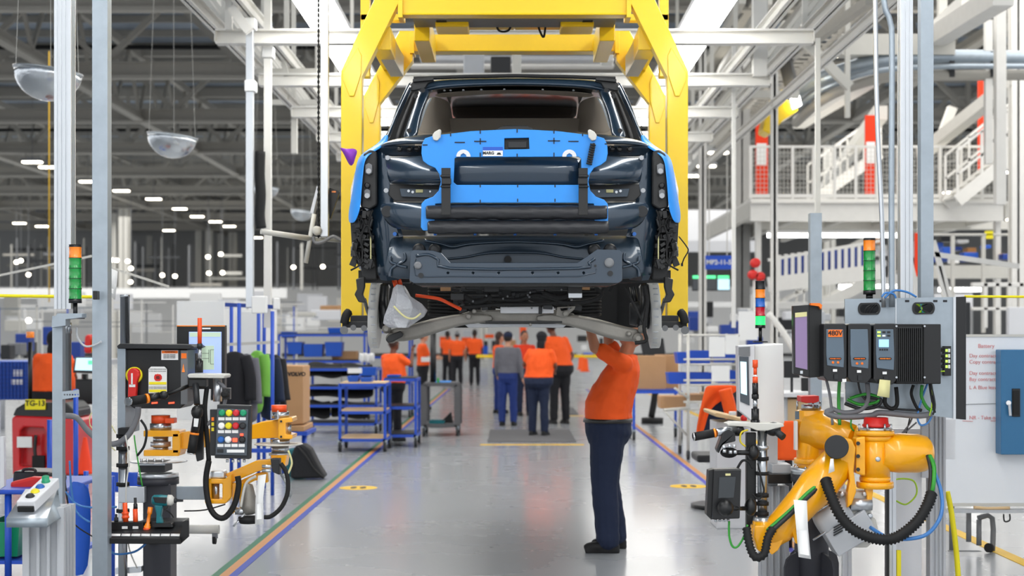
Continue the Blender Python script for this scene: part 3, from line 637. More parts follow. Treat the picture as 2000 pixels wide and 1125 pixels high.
k = MB(); k.pbox(908, 1130, 554, 566, 9.5, .12); k.build('rear_member', 'dark_grey', car, bevel=.01)
k = MB(); k.pbox(860, 880, 556, 568, 9.45, .04); k.pbox(1137, 1152, 556, 566, 9.45, .04); k.build('brown_clip', 'cardboard', car)
k = MB(); k.pbox(945, 975, 558, 570, 9.44, .05); k.pbox(1109, 1137, 553, 581, 9.44, .06); k.pbox(880, 906, 572, 586, 9.44, .05); k.build('control_module', 'satin_black', car, bevel=.005)
k = MB().pbox(1110, 1137, 572, 582, 9.42, .03); k.build('module_plate', 'bare_alu', car, bevel=.004)
for r_, pts in ((.014, [(905, 590), (960, 584), (1010, 586), (1050, 576), (1100, 590), (1150, 588), (1175, 575), (1162, 560)]), (.012, [(900, 600), (980, 594), (1040, 594), (1090, 590)]), (.008, [(1190, 570), (1196, 555), (1180, 560), (1170, 580)]), (.008, [(1222, 560), (1240, 600), (1262, 640)]), (.012, [(1258, 556), (1264, 590), (1258, 640), (1262, 665), (1240, 670)]), (.02, [(895, 572), (930, 590), (960, 578)]), (.02, [(1060, 572), (1090, 582), (1120, 574)])):
    MB().tube([at(x, y, 9.52) for x, y in pts], r_, 8).build('hose', 'black_rubber', car)
rnd = random.Random(5); k = MB()
for i in range(40): k.cbox(at(rnd.uniform(890, 1130), rnd.uniform(566, 606), rnd.uniform(9.55, 9.9)), rnd.uniform(.02, .07), .04, rnd.uniform(.015, .05), Matrix.Rotation(rnd.uniform(-.4, .4), 3, 'Y'))
k.build('small_casting', 'dark_grey', car, bevel=.004)
k = MB()
for i in range(14): k.ell(at(rnd.uniform(900, 1120), rnd.uniform(566, 606), 9.5), .007, .007, .007, 8)
k.build('small_bolt', 'mid_grey', car)
for s in (-1, 1):
    k = MB().pbox(1005+s*140-60, 1005+s*140+60, 556, 640, 10.45, .05); k.build('wheel_arch_liner', 'black_rubber', car)
    k = MB().pbox(1005+s*235-36, 1005+s*235+36, 552, 640, 10.5, .05); k.build('wheel_arch_liner', 'black_rubber', car)
hv = MB(); hv.tube([at(812, 577, 9.46), at(835, 580, 9.44), at(858, 584, 9.44), at(880, 594, 9.46), at(900, 604, 9.5)], .011, 10); hv.tube([at(770, 548, 9.5), at(774, 560, 9.46)], .016); hv.tube([at(780, 548, 9.5), at(782, 556, 9.48)], .014); hv.tube([at(772, 580, 9.46), at(770, 563, 9.46)], .008)
hv.build('high_voltage_cable', 'hv_orange', car)
# wrapped calliper hanging at the left
k = MB(); cw = at(790, 605, 9.36)
rw = random.Random(4); prs = [[(768, 562), (775, 555), (786, 556), (793, 566)], [(764, 580), (776, 572), (792, 572), (804, 582)], [(757, 600), (775, 588), (802, 586), (825, 594)], [(750, 618), (772, 604), (806, 602), (832, 606)], [(748, 632), (768, 622), (800, 622), (828, 618)], [(760, 640), (776, 640), (792, 641), (806, 634)]]
fr_ = [[at(x, y, 9.36+(.05 if j in (0, 3) else -.03)+rw.uniform(-.015, .015)) for j, (x, y) in enumerate(r)] for r in prs]; bk_ = [[p+Vector((rw.uniform(-.01, .01), .16 if j in (1, 2) else .07, 0)) for j, p in enumerate(r)] for r in fr_]
rg = [f+b[::-1] for f, b in zip(fr_, bk_)]; n8 = 8; k.add([p for r in rg for p in r], [(i*n8+j, i*n8+(j+1) % n8, (i+1)*n8+(j+1) % n8, (i+1)*n8+j) for i in range(5) for j in range(n8)]+[tuple(range(n8)), tuple(range(40, 48))], False)
MB().tube([at(769, 598, 9.29), at(790, 618, 9.28), at(808, 622, 9.3), at(822, 612, 9.31)], .006).build('packing_tape', 'paper_cream', label='cream tape around the bubble-wrapped brake part', cat='tape')
k.build('wrapped_calliper', 'bubble_wrap', label='brake part wrapped in clear bubble film hanging at the left rear wheel', cat='wrapped part', bevel=.004)
# ---- protective covers ----
S = 'blue_cover'
cov = thing('liftgate_cover', 'bright blue protective cover strapped over the tailgate', 'protective cover', at(1005, 450, 8.98))
half = [(823, 300), (824, 282), (830, 270), (850, 264), (880, 261), (920, 256), (960, 254), (1005, 252)]
left = [(823, 300), (826, 314), (836, 322), (850, 328), (858, 340), (861, 355), (857, 372), (846, 384), (830, 390), (823, 398), (822, 444), (826, 450), (848, 450), (850, 398), (890, 396)]
o = half+[(2010-x, y) for x, y in half[::-1][1:]]+[(2010-x, y) for x, y in left[1:]]+[(x, y) for x, y in left[::-1][:-1]]
win = [(888, 309), (893, 307), (1130, 306), (1135, 310), (1136, 356), (1132, 361), (892, 361), (886, 356)]
slot = [(985, 270), (1033, 269), (1034, 291), (985, 292)]
k = MB(); k.pprism(o, 8.96, .012, [win, slot]); k.build('cover_sheet', S, cov, bevel=.003)
MB().pbox(984, 1035, 268, 293, 9.0, .02).build('handle_pocket', 'black_plastic', cov); MB().pbox(992, 1029, 276, 289, 8.985, .01).build('latch_handle', 'dark_grey', cov, bevel=.003)
k = MB()
for x, y, w, h in ((938, 276, 24, 2), (938, 276, 2, 12), (898, 278, 20, 2), (1082, 275, 24, 2), (1082, 275, 2, 12), (1120, 276, 20, 2), (938, 302, 2, 8), (1082, 302, 2, 8), (938, 363, 2, 6), (1084, 363, 2, 6), (938, 393, 2, 6), (1084, 391, 2, 6), (830, 283, 10, 2), (1186, 281, 10, 2), (1010, 255, 2, 8), (938, 257, 2, 8), (1082, 257, 2, 8), (880, 263, 2, 6), (1138, 263, 2, 6), (1010, 303, 2, 6), (1011, 363, 2, 6), (1011, 391, 2, 6)):
    k.pbox(x-w/2, x+w/2, y-h/2, y+h/2, 8.955, .003)
k.build('alignment_slit', 'ink', cov)
for x in (905, 1112):
    k = MB(); pts = [(x+14*math.cos(a), 306-14*math.sin(a)) for a in [PI*i/14 for i in range(15)]]; k.pprism(pts+[(x-6, 306), (x-5, 302), (x, 299), (x+5, 302), (x+6, 306)], 8.945, .01); k.build('foam_washer', 'offwhite', cov, bevel=.002)
for s in (0, 1):
    k = MB(); k.pprism([(844, 264), (849, 257), (858, 252), (862, 254), (860, 268), (854, 275), (846, 273)], 8.93, .03); k = k.flipped() if s else k; mg = k.build('suction_clip', 'pale_steel', cov, bevel=.006)
k = MB().pbox(943, 982, 287, 294, 8.954, .004); k.build('label_band', 'tote_blue', cov)
lb = MB().pbox(943, 982, 294, 305, 8.954, .004).build('paper_label', 'paper', cov)
text('MARG', at(954, 299, 8.952), .024, 'ink', lb, bold=.0006)
MB().pprism([(970, 302), (972, 298), (977, 298), (979, 302)], 8.951, .003).build('car_pictogram', 'ink', lb)
k = MB()
for i in range(9): k.cbox(at(1158-i*.9, 283+i*4.6, 8.94), .034, .02, .01, Matrix.Rotation(.25, 3, 'Y'))
k.bar(at(1160, 280, 8.95), at(1151, 321, 8.95), .026, .015); k.build('cable_loom', 'black_rubber', cov, bevel=.002)
# vinyl rolls and straps
for y0, y1, x0, x1 in ((401, 429, 832, 1186), (431, 457, 835, 1189)):
    k = MB(); a = at(x0, (y0+y1)/2, 8.95); b = at(x1, (y0+y1)/2, 8.95); r = mpx((y1-y0)/2, 8.95); n = 40; rs = []
    for i in range(13):
        an = PI*1.0*i/12-PI/2; rs.append([a.lerp(b, j/n)+Vector((0, -math.cos(an)*r*.9+random.uniform(-.002, .002), math.sin(an)*r+.002*math.sin(j*1.3+i))) for j in range(n+1)])
    k.grid(rs, .01); k.build('padded_roll', 'grey_vinyl', cov, sub=1)
for s in (0, 1):
    k = MB(); k.pbox(862, 880, 328, 420, 8.9, .006); k = k.flipped() if s else k; st = k.build('strap', 'black_plastic', cov, bevel=.002)
    k = MB(); k.pbox(860, 880, 341, 346, 8.885, .02); k.pbox(862, 881, 348, 360, 8.88, .025); k.pbox(860, 880, 362, 366, 8.885, .02); k = k.flipped() if s else k; k.build('buckle', 'satin_black', st, bevel=.004)
for s in (0, 1):
    fl = MB(); R = []
    for (xo, xi, y, Yo, Yi) in ((750, 760, 262, 9.5, 9.45), (738, 757, 280, 9.5, 9.4), (716, 735, 292, 9.46, 9.36), (698, 712, 306, 9.46, 9.3), (693, 709, 330, 9.45, 9.29), (689, 706, 360, 9.44, 9.28), (683, 704, 395, 9.44, 9.28), (679, 702, 412, 9.44, 9.28), (679, 692, 436, 9.44, 9.3)):
        R.append([at(xo, y, Yo), at(xo*.6+xi*.4, y, (Yo+Yi)/2-.04), at(xi, y, Yi)])
    fl.grid(R, .01); fl = fl.flipped() if s else fl
    o = fl.build('fender_cover', S, sub=2, label='bright blue protective cover on the %s rear fender of the car body' % ('right' if s else 'left'), cat='protective cover')
k = MB(); R = [[at(658, 286, 9.3), at(676, 290, 9.22), at(692, 287, 9.3)], [at(667, 297, 9.3), at(681, 300, 9.18), at(702, 293, 9.28)], [at(674, 311, 9.3), at(685, 314, 9.2), at(696, 308, 9.28)], [at(682, 325, 9.3), at(687, 326, 9.25), at(692, 322, 9.3)]]
k.grid(R, .012).build('purple_cloth', 'purple', label='small purple cloth tucked at the left fender cover', cat='cloth', sub=1)
# ================= LEFT WORK STATION =================
def profile_post(name, px, Y, w, z0, z1, label, cat='post', slots=2, parent=None, m='bare_alu', **kw):
    # aluminium T-slot profile: grooved outline extruded upwards
    x = (px-CX)*Y/F; h = w/2; g = w*.09; d = w*.12; pts = []
    cs = [h*(-1+2*(i+1)/(slots+1)) for i in range(slots)] if slots > 1 else [0]
    side = [(-h, -h)]
    for c in cs: side += [(c-g, -h), (c-g, -h+d), (c+g, -h+d), (c+g, -h)]
    P = []
    for q in range(4):
        for a, b in side:
            for _ in range(q): a, b = -b, a
            P.append((a, b))
    n = len(P); vs = [(x+a, Y+h+b, z) for z in (z0, z1) for a, b in P]; fs = [(i, (i+1) % n, n+(i+1) % n, n+i) for i in range(n)]
    tri = tessellate_polygon([[Vector((a, b, 0)) for a, b in P]]); fs += [tuple(t) for t in tri]+[tuple(n+i for i in t) for t in tri]
    k = MB().add(vs, fs)
    return k.build(name, m, parent, label=label, cat=cat, **kw) if parent is None else k.build(name, m, parent)
def strut(name, px, Y, w, z0, z1, label, m='galv', cat='post', dep=None):
    x = (px-CX)*Y/F; h = w/2; t = .005; dp = dep or w
    P = [(-h, 0), (h, 0), (h, dp), (h-.02, dp), (h-.02, dp-t), (h-t, dp-t), (h-t, t+.0), (h*.15, t), (h*.12, t*2), (-h*.12, t*2), (-h*.15, t), (-h+t, t), (-h+t, dp-t), (-h+.02, dp-t), (-h+.02, dp), (-h, dp)]
    n = len(P); vs = [(x+a, Y+b, z) for z in (z0, z1) for a, b in P]; fs = [(i, (i+1) % n, n+(i+1) % n, n+i) for i in range(n)]
    tri = tessellate_polygon([[Vector((a, b, 0)) for a, b in P]]); fs += [tuple(t) for t in tri]+[tuple(n+i for i in t) for t in tri]
    return MB().add(vs, fs).build(name, m, label=label, cat=cat)
def stack_light(px, y0, y1, Y, w, segs, label, base=True, yb=None):
    c = at(px, y1, Y); t = thing('stack_light', label, 'signal light', c); H = mpx(y1-y0, Y); r = w/2; z = c.z
    tot = sum(s[1] for s in segs)
    MB().cyl(c, c+Vector((0, 0, H*.07)), r*1.02, n=24).build('base', 'satin_black', t); z += H*.07
    for m, hh in segs:
        g = H*.93*hh/tot; a = Vector((c.x, c.y, z))
        MB().lathe(a, (0, 0, 1), [(0, r), (g*.06, r), (g*.1, r*.97), (g*.9, r*.97), (g*.94, r), (g, r)], 24).build('lens' if 'lamp' in m or 'l' in m[:2] else 'cap', m, t); z += g
        MB().lathe(Vector((c.x, c.y, z-g*.03)), (0, 0, 1), [(0, r*.9), (0, r*1.03), (g*.05, r*1.03), (g*.05, r*.9)], 24).build('ring', 'satin_black', t)
    return t, c
profile_post('aluminium_post', 122, 8.4, .092, 1.78, 5.0, 'tall slotted aluminium post at the left behind the amber and green signal light', slots=3)
strut('steel_strut', 195, 8.3, .083, 0, 5.0, 'tall galvanized steel strut standing right of the left signal light')
strut('steel_strut', 112, 8.25, .055, .72, 1.74, 'short galvanized strut clamped under the left aluminium post')
MB().lathe(at(133, 780, 8.4), (0, 0, 1), [(0, .018), (.36, .018), (.36, .02), (.42, .02)], 20).build('steel_tube', 'steel', label='short steel tube beside the strut under the left signal light', cat='tube')
k = MB(); k.pprism([(101, 626), (112, 612), (160, 612), (160, 620), (128, 624), (128, 636), (101, 640)], 8.2, .09); lb = k.build('mounting_bracket', 'galv', label='galvanized bracket holding the left signal light', cat='bracket', bevel=.002)
H = [hole(126+i*5.2, 771, 1.7) for i in range(6)]
MB().pprism([(120, 765), (154, 761), (155, 775), (121, 780)], 8.2, .006, H).build('perforated_bracket', 'galv', label='small perforated bracket on the left strut', cat='bracket')
t, c = stack_light(147, 478, 592, 8.3, .068, [('lens_green', 1), ('lens_green', 1), ('lens_green', 1), ('lens_green', 1), ('lamp_orange', 1.1), ('satin_black', .2)], 'signal light with one amber and four green lenses at the left')
MB().cyl(c-Vector((0, 0, .08)), c, .012, n=14).build('stem', 'satin_black', t); MB().cyl(c-Vector((0, 0, .085)), c-Vector((0, 0, .077)), .05, n=24).build('foot_plate', 'dark_grey', t)
MB().tube([at(150, 640, 8.3), at(152, 660, 8.3), at(166, 676, 8.28), at(185, 674, 8.27), at(198, 667, 8.26)], .006).build('cable', 'light_grey', label='thin grey cable looping from the left signal light to the strut', cat='cable')
# pedestal with push buttons
x0 = at(84, 985, 7.6)
ped = thing('button_pedestal', 'slotted aluminium pedestal with a sloped sheet-metal tray at lower left', 'pedestal', (x0.x, 7.65, 0))
profile_post('column', 84, 7.6, .205, 0, at(0, 992, 7.6).z, '', slots=3, parent=ped, m='light_grey')
k = MB(); a = at(12, 1012, 7.4); b = at(92, 1012, 7.4); c1 = at(112, 955, 7.75); d1 = at(50, 955, 7.75)
k.grid([[a, b], [d1, c1]], .006); tr = k.build('tray', 'bare_alu', ped)
MB().grid([[a, b], [a-Vector((0, 0, .045)), b-Vector((0, 0, .045))]], .004).build('tray_lip', 'galv', ped)
MB().grid([[b-Vector((0, 0, .045)), b], [at(122, 1010, 7.62), c1]], .004).build('tray_side', 'galv', ped)
bx = thing('button_box', 'white control box with green, blue, yellow and grey push buttons on the lower left pedestal', 'control box', at(60, 1000, 7.45))
U = (d1-a).normalized(); Nn = Vector((1, 0, 0)).cross(U).normalized(); Nn = -Nn if Nn.z < 0 else Nn; Xx = Vector((1, 0, 0))
o0 = at(52, 1003, 7.44)+Nn*.01
def bp(u, v, w): return o0+Xx*(u+v*.16)+U*v+Nn*w
def skewbox(u0, u1, v0, v1, w0, w1): return MB().add([bp(u, v, w) for u in (u0, u1) for v in (v0, v1) for w in (w0, w1)], [(0, 1, 3, 2), (4, 6, 7, 5), (0, 4, 5, 1), (2, 3, 7, 6), (0, 2, 6, 4), (1, 5, 7, 3)])
skewbox(-.045, .045, 0, .3, 0, .055).build('housing', 'offwhite', bx, bevel=.006)
skewbox(-.04, .04, -.01, .004, -.0, .03).build('end_cap', 'black_plastic', bx, bevel=.004)
for v, m, h in ((.055, 'dark_grey', .01), (.115, 'yellow_btn', .01), (.175, 'blue_btn', .01), (.245, 'green_btn', .028)):
    MB().lathe(bp(0, v, .055), Nn, [(0, .022), (.004, .022), (.004, .018), (h, .018), (h+.003, .014)], 20).build('push_button', m, bx)
# black drive cabinet with red switch
Y = 9.0
cab = thing('drive_cabinet', 'black drive cabinet with a red rotary switch and warning tag at the left station', 'cabinet', at(300, 800, Y))
MB().pprism([(245, 682), (366, 682), (366, 786), (352, 798), (262, 798), (245, 786)], Y, .3).build('body', 'satin_black', cab, bevel=.006)
MB().pbox(229, 245, 680, 848, Y-.02, .34).build('side_plate', 'galv', cab, bevel=.003)
MB().pprism([(228, 676), (234, 671), (372, 673), (380, 678), (370, 682), (230, 681)], Y-.04, .4).build('lid', 'dark_grey', cab, bevel=.004)
MB().pbox(353, 366, 684, 790, Y-.012, .014).build('trim_strip', 'mid_grey', cab, bevel=.002)
MB().pbox(354, 364, 690, 700, Y-.016, .004).build('strip_label', 'label_orange', cab); MB().pprism([(358, 710), (361, 727), (355, 727)], Y-.016, .004).build('strip_label', 'lamp_orange', cab)
sw = MB().lathe(at(261, 733, Y-.02), (0, 1, 0), [(0, .03), (.0, .047), (.02, .05)], 28).build('switch_ring', 'label_yellow', cab)
k = MB(); k.pprism([(248, 732), (250, 724), (256, 719), (264, 719), (271, 724), (272, 733), (267, 746), (265, 778), (249, 778), (250, 748)], Y-.06, .045); sw2 = k.build('switch_handle', 'red', cab, bevel=.008)
MB().pbox(256, 259, 729, 752, Y-.064, .004).build('white_mark', 'paper', sw2); MB().pbox(252, 264, 751, 756, Y-.064, .004).build('white_mark', 'paper', sw2)
lb = MB().pbox(315, 348, 684, 703, Y-.006, .004).build('warning_label', 'paper', cab); MB().pbox(316, 347, 685, 690, Y-.009, .003).build('label_band', 'label_orange', lb)
text('WARNING', at(332, 687.4, Y-.01), .013, 'ink', lb)
for i in range(3): text('ELECTRIC HAZARD', at(331, 693+i*3, Y-.008), .008, 'ink', lb)
k = MB().pprism([(290, 721), (295, 716), (321, 716), (326, 721), (326, 768), (290, 768)], Y-.02, .003); tg = k.build('warning_tag', 'paper', cab)
MB().pprism([(305+0, 732), (308, 732-2), (311, 732)], Y-.022, .002).build('tag_symbol', 'lamp_orange', tg)
MB().pprism([(303, 731), (313, 731), (316, 735), (316, 740), (312, 744), (304, 744), (301, 740), (301, 735)], Y-.024, .003).build('tag_symbol', 'red', tg); text('E2', at(308.5, 737.6, Y-.026), .02, 'ink', tg, bold=.0005)
for y in (748, 763): MB().pbox(291, 325, y-2, y+3, Y-.023, .003).build('tag_band', 'label_yellow', tg)
for y in (721, 725, 756, 759): text('DO NOT OPERATE WITHOUT GUARD', at(308, y, Y-.023), .0058, 'ink', tg)
for x in (302, 335): MB().pprism([(x-6, 786), (x+5, 785), (x+5, 788), (x-6, 789)], Y-.01, .01).build('status_lamp', 'lit_red', cab)
# poles behind and under it
MB().lathe(at(244, 672, 9.2), (0, 0, 1), [(0, .028), (.28, .028), (.28, .03), (.295, .03)], 20).build('steel_tube', 'steel', label='upright steel tube rising above the black drive cabinet', cat='tube')
pole = thing('cable_pole', 'upright steel pole wrapped with black straps left of the dark column', 'pole', (at(240, 0, 8.95).x, 8.95, 0))
p0 = at(240, 1000, 8.95); MB().cyl((p0.x, 8.95, 0), (p0.x, 8.95, at(0, 846, 8.95).z), .026, n=20).build('pole', 'steel', pole)
MB().cyl((p0.x, 8.95, 0), (p0.x, 8.95, .015), .045, n=24).build('foot', 'dark_grey', pole)
for y in (848, 872, 905, 942, 994):
    MB().cyl(at(240, y, 8.95), at(240, y+7, 8.95), .038, n=18).build('strap', 'black_rubber', pole)
MB().pbox(230, 252, 836, 850, 8.9, .1).build('clamp', 'black_plastic', pole, bevel=.004); MB().pbox(232, 282, 951, 982, 8.92, .05).build('bracket_plate', 'bare_alu', pole, bevel=.004)
# dark column and manipulator base
col = thing('manipulator_column', 'dark grey square column carrying the left yellow manipulator', 'column', (at(308, 0, 9).x, 9.1, 0))
a = at(279, 945, 9.0); b = at(333, 945, 9.0); MB().box(a.x, b.x, 9, 9.17, 0, a.z).build('column', 'anthracite', col, bevel=.006); MB().box(a.x-.08, b.x+.1, 8.93, 9.3, 0, .02).build('base_plate', 'anthracite', col, bevel=.004)
c0 = at(308, 935, 9.09)
for i, (y0, y1, w0, m) in enumerate(((932, 945, 40, 'anthracite'), (923, 932, 39, 'bare_alu'))):
    MB().cyl(at(309, y1, 9.09), at(309, y0, 9.09), mpx(w0, 9.09), n=36).build('flange', m, col)
MB().pprism([(270, 903), (322, 903), (322, 923), (270, 923)], 8.98, .2).build('bearing_block', 'dark_grey', col, bevel=.004); MB().pbox(270, 322, 903, 909, 8.975, .01).build('bearing_trim', 'bare_alu', col)
MB().lathe(at(310, 902, 9.09), (0, 0, 1), [(0, .165), (.004, .168), (.006, .16)], 40).build('drip_disc', 'steel', col)
for x in (276, 288, 302, 318): MB().cyl(at(x, 902, 8.98), at(x, 896, 8.98), .008, n=8).build('bolt', 'chrome', col)
MB().pbox(344, 400, 950, 976, 9.05, .012).build('side_plate', 'galv', col, bevel=.003)
k = MB(); k.pprism([(225, 1110), (276, 1106), (276, 1118), (225, 1122)], 8.97, .05); k.build('clamp', 'bare_alu', col, bevel=.004)
def yellow(k, nm, t, bev=.006, **kw): return k.build(nm, 'robot_yellow', t, bevel=bev, **kw)
man = thing('manipulator_arm', 'left yellow jointed manipulator arm above the dark column', 'manipulator', at(310, 900, 9.1))
for y0, y1 in ((841, 853), (879, 891)): yellow(MB().pprism([(280, y0), (350, y0), (350, y1), (280, y1)], 9.0, .18), 'fork_plate', man)
yellow(MB().pbox(336, 352, 846, 886, 9.0, .18), 'fork_web', man); yellow(MB().pprism([(350, 845), (420, 836), (420, 872), (350, 878)], 9.05, .1), 'arm_link', man)
for y0, y1, r, m in ((826, 841, .063, 'steel'), (853, 862, .045, 'steel'), (862, 872, .06, 'bare_alu'), (872, 879, .045, 'steel'), (811, 827, .055, 'orange_plastic')):
    MB().cyl(at(314, y1, 9.09), at(314, y0, 9.09), r, n=26).build('joint_cap' if m == 'orange_plastic' else 'joint_ring', m, man)
MB().pbox(322, 340, 817, 827, 9.02, .08).build('encoder_block', 'orange_plastic', man, bevel=.004)
yellow(MB().pprism([(482, 833), (510, 824), (546, 819), (546, 856), (510, 856), (482, 859)], 9.1, .1), 'arm_link', man); yellow(MB().pbox(420, 484, 838, 864, 9.12, .08), 'arm_link', man)
k = MB().pprism([(543, 818), (570, 815), (572, 824), (558, 826), (558, 848), (572, 850), (570, 858), (543, 858)], 9.0, .2); yellow(k, 'fork_head', man)
for y0, y1, x, w, m in ((791, 804, 545, 15, 'orange_plastic'), (804, 817, 548, 17, 'steel'), (826, 848, 563, 6, 'steel'), (858, 868, 547, 19, 'steel'), (870, 884, 547, 17, 'steel'), (884, 889, 545, 20, 'bare_alu')):
    MB().cyl(at(x, y1, 9.1), at(x, y0, 9.1), mpx(w, 9.1), n=26).build('joint_cap' if 'orange' in m else 'joint_ring', m, man)
MB().lathe(at(544, 869, 9.1), (0, 0, 1), [(0, .13), (.004, .145), (.009, .14)], 40).build('drip_disc', 'pale_steel', man)
for x in (530, 543): MB().bar(at(x, 818, 8.98), at(x, 802, 8.98), .008, .008).build('cap_post', 'steel', man)
for x, y in ((549, 823), (549, 853)): MB().cyl(at(x, y, 8.985), at(x, y, 9.0), .007, n=8).build('bolt', 'satin_black', man)
yellow(MB().pprism([(528, 889), (560, 889), (556, 912), (545, 918), (532, 905)], 9.02, .14), 'elbow', man)
yellow(MB().pprism([(440, 926), (500, 900), (535, 897), (540, 912), (500, 922), (450, 944)], 8.95, .09), 'arm_link', man)
fr = [(397, 934), (438, 936), (452, 926), (452, 972), (440, 984), (400, 984)]
yellow(MB().pprism(fr, 8.9, .12, [[(412, 945), (434, 945), (434, 975), (412, 975)]]), 'wrist_frame', man)
MB().cyl(at(422, 976, 8.95), at(422, 940, 8.95), .02).build('wrist_shaft', 'steel', man); MB().pbox(410, 438, 920, 935, 8.92, .1).build('wrist_cap', 'bare_alu', man, bevel=.01)
for x in (457, 471): yellow(MB().pprism([(x-3, 945), (x+4, 942), (x+4, 998), (x-3, 1004)], 8.92, .02), 'link_rod', man, .002)
yellow(MB().pprism([(455, 945), (500, 925), (522, 920), (524, 942), (514, 944), (500, 938), (458, 958)], 8.98, .04), 'cross_link', man)
k = MB(); k.lathe(at(488, 1005, 8.95), (-.1, 0, 1), [(0, .02), (.01, .05), (.06, .055), (.1, .045), (.17, .035), (.18, .02)], 20); k.build('tool_head', 'cast_alu', man)
MB().cyl(at(460, 998, 8.93), at(480, 998, 8.93), .022).build('pivot', 'bare_alu', man)
MB().lathe(at(486, 1022, 8.93), (0, 0, 1), [(0, .05), (.02, .065), (.04, .06)], 20).build('tool_base', 'black_rubber', man)
for x in ((470, 1012), (462, 1022)): MB().cyl(at(x[0]-6, x[1]+6, 8.9), at(x[0]+8, x[1]-8, 8.9), .006).build('tool_pin', 'bare_alu', man)
MB().pprism([(528, 896), (546, 896), (546, 928), (532, 922)], 8.88, .07).build('valve_block', 'dark_grey', man, bevel=.004)
for y in (911, 919): MB().cyl(at(512, y, 8.88), at(530, y, 8.88), .01).build('air_cylinder', 'bare_alu', man)
MB().grid([[at(504, 929, 8.85), at(520, 926, 8.85)], [at(499, 975, 8.84), at(514, 972, 8.84)], [at(498, 1026, 8.82), at(515, 1024, 8.83)]], .002).build('paper_strip', 'paper', label='white paper strip hanging on the left manipulator tool', cat='paper')
MB().grid([[at(546, 926, 8.95), at(556, 924, 8.95)], [at(560, 950, 8.95), at(568, 950, 8.95)], [at(566, 975, 8.95), at(571, 966, 8.95)]], .002).build('plastic_strip', 'clear', man)
for pts, r, m, lab in (([(408, 900), (402, 940), (408, 985), (422, 1008), (440, 1010), (458, 985), (466, 950), (464, 930)], .017, 'black_rubber', 'thick black hose looping under the left wrist frame'), ([(548, 905), (560, 925), (562, 960), (550, 990), (530, 1008), (516, 1010)], .013, 'black_rubber', 'black hose looping right of the left manipulator tool'), ([(404, 758), (400, 800), (404, 850), (408, 900)], .014, 'black_rubber', 'black cable bundle running down beside the button panel'), ([(425, 745), (440, 760), (438, 790), (420, 815), (404, 830)], .011, 'grey_hose', 'grey flexible hose curving behind the button panel'), ([(500, 930), (480, 945), (470, 990)], .008, 'pale_steel', 'pale air hose on the left manipulator tool'), ([(128, 812), (150, 816), (172, 842), (200, 864), (228, 866), (252, 848), (268, 815), (270, 795)], .017, 'grey_hose', 'thick grey hose sweeping from the left strut up to the black handle'), ([(340, 1013), (330, 1000), (300, 985)], .004, 'black_rubber', 'thin black cord behind the impact driver'), ([(360, 998), (400, 996), (440, 985)], .004, 'black_rubber', 'thin black cord running right of the impact driver'), ([(563, 880), (570, 905), (560, 930)], .006, 'paper_cream', 'thin cream tube under the left elbow')):
    MB().tube([at(x, y, 8.86) for x, y in pts], r).build('hose' if r > .008 else 'cord', m, label=lab, cat='hose' if r > .008 else 'cord')
# handle bars
hb1 = thing('guide_bar', 'black guide handle with yellow ring pointing left at the black drive cabinet', 'guide bar', at(255, 783, 8.7))
MB().cyl(at(252, 784, 8.7), at(284, 779, 8.74), .026, n=20).build('grip', 'black_rubber', hb1); MB().cyl(at(250, 784.5, 8.68), at(253, 784, 8.7), .024, n=20).build('end_cap', 'chrome', hb1)
MB().cyl(at(284, 779, 8.74), at(289, 778, 8.75), .028, n=20).build('ring', 'lamp_orange', hb1); MB().cyl(at(289, 778, 8.75), at(312, 773, 8.78), .022, n=20).build('shaft', 'satin_black', hb1)
k = MB().ell(at(320, 772, 8.78), .03, .03, .025).build('knuckle', 'black_plastic', hb1); MB().cyl(at(325, 770, 8.78), at(374, 752, 8.85), .012).build('rod', 'black_plastic', hb1); MB().pbox(368, 402, 740, 756, 8.8, .08).build('mount', 'black_plastic', hb1, bevel=.006)
hb2 = thing('guide_bar', 'black guide handle hanging down left of the button panel', 'guide bar', at(376, 888, 8.75))
MB().cyl(at(382, 750, 8.8), at(385, 790, 8.76), .018).build('rod', 'dark_grey', hb2); MB().ell(at(385, 805, 8.75), .035, .035, .04).build('knuckle', 'black_plastic', hb2)
MB().cyl(at(385, 815, 8.75), at(380, 845, 8.75), .024).build('shaft', 'satin_black', hb2); MB().cyl(at(380, 845, 8.75), at(379.5, 849, 8.75), .027).build('ring', 'lamp_orange', hb2); MB().cyl(at(379.5, 849, 8.75), at(374, 884, 8.75), .026).build('grip', 'black_rubber', hb2); MB().cyl(at(374, 884, 8.75), at(373.6, 887, 8.75), .024).build('end_cap', 'chrome', hb2)
MB().pprism([(379, 817), (388, 818), (386, 834), (378, 833)], 8.72, .003).build('white_sticker', 'paper', hb2)
MB().pprism([(388, 790), (398, 790), (396, 898), (384, 902), (380, 880)], 8.84, .04).build('back_arm', 'satin_black', hb2, bevel=.006)
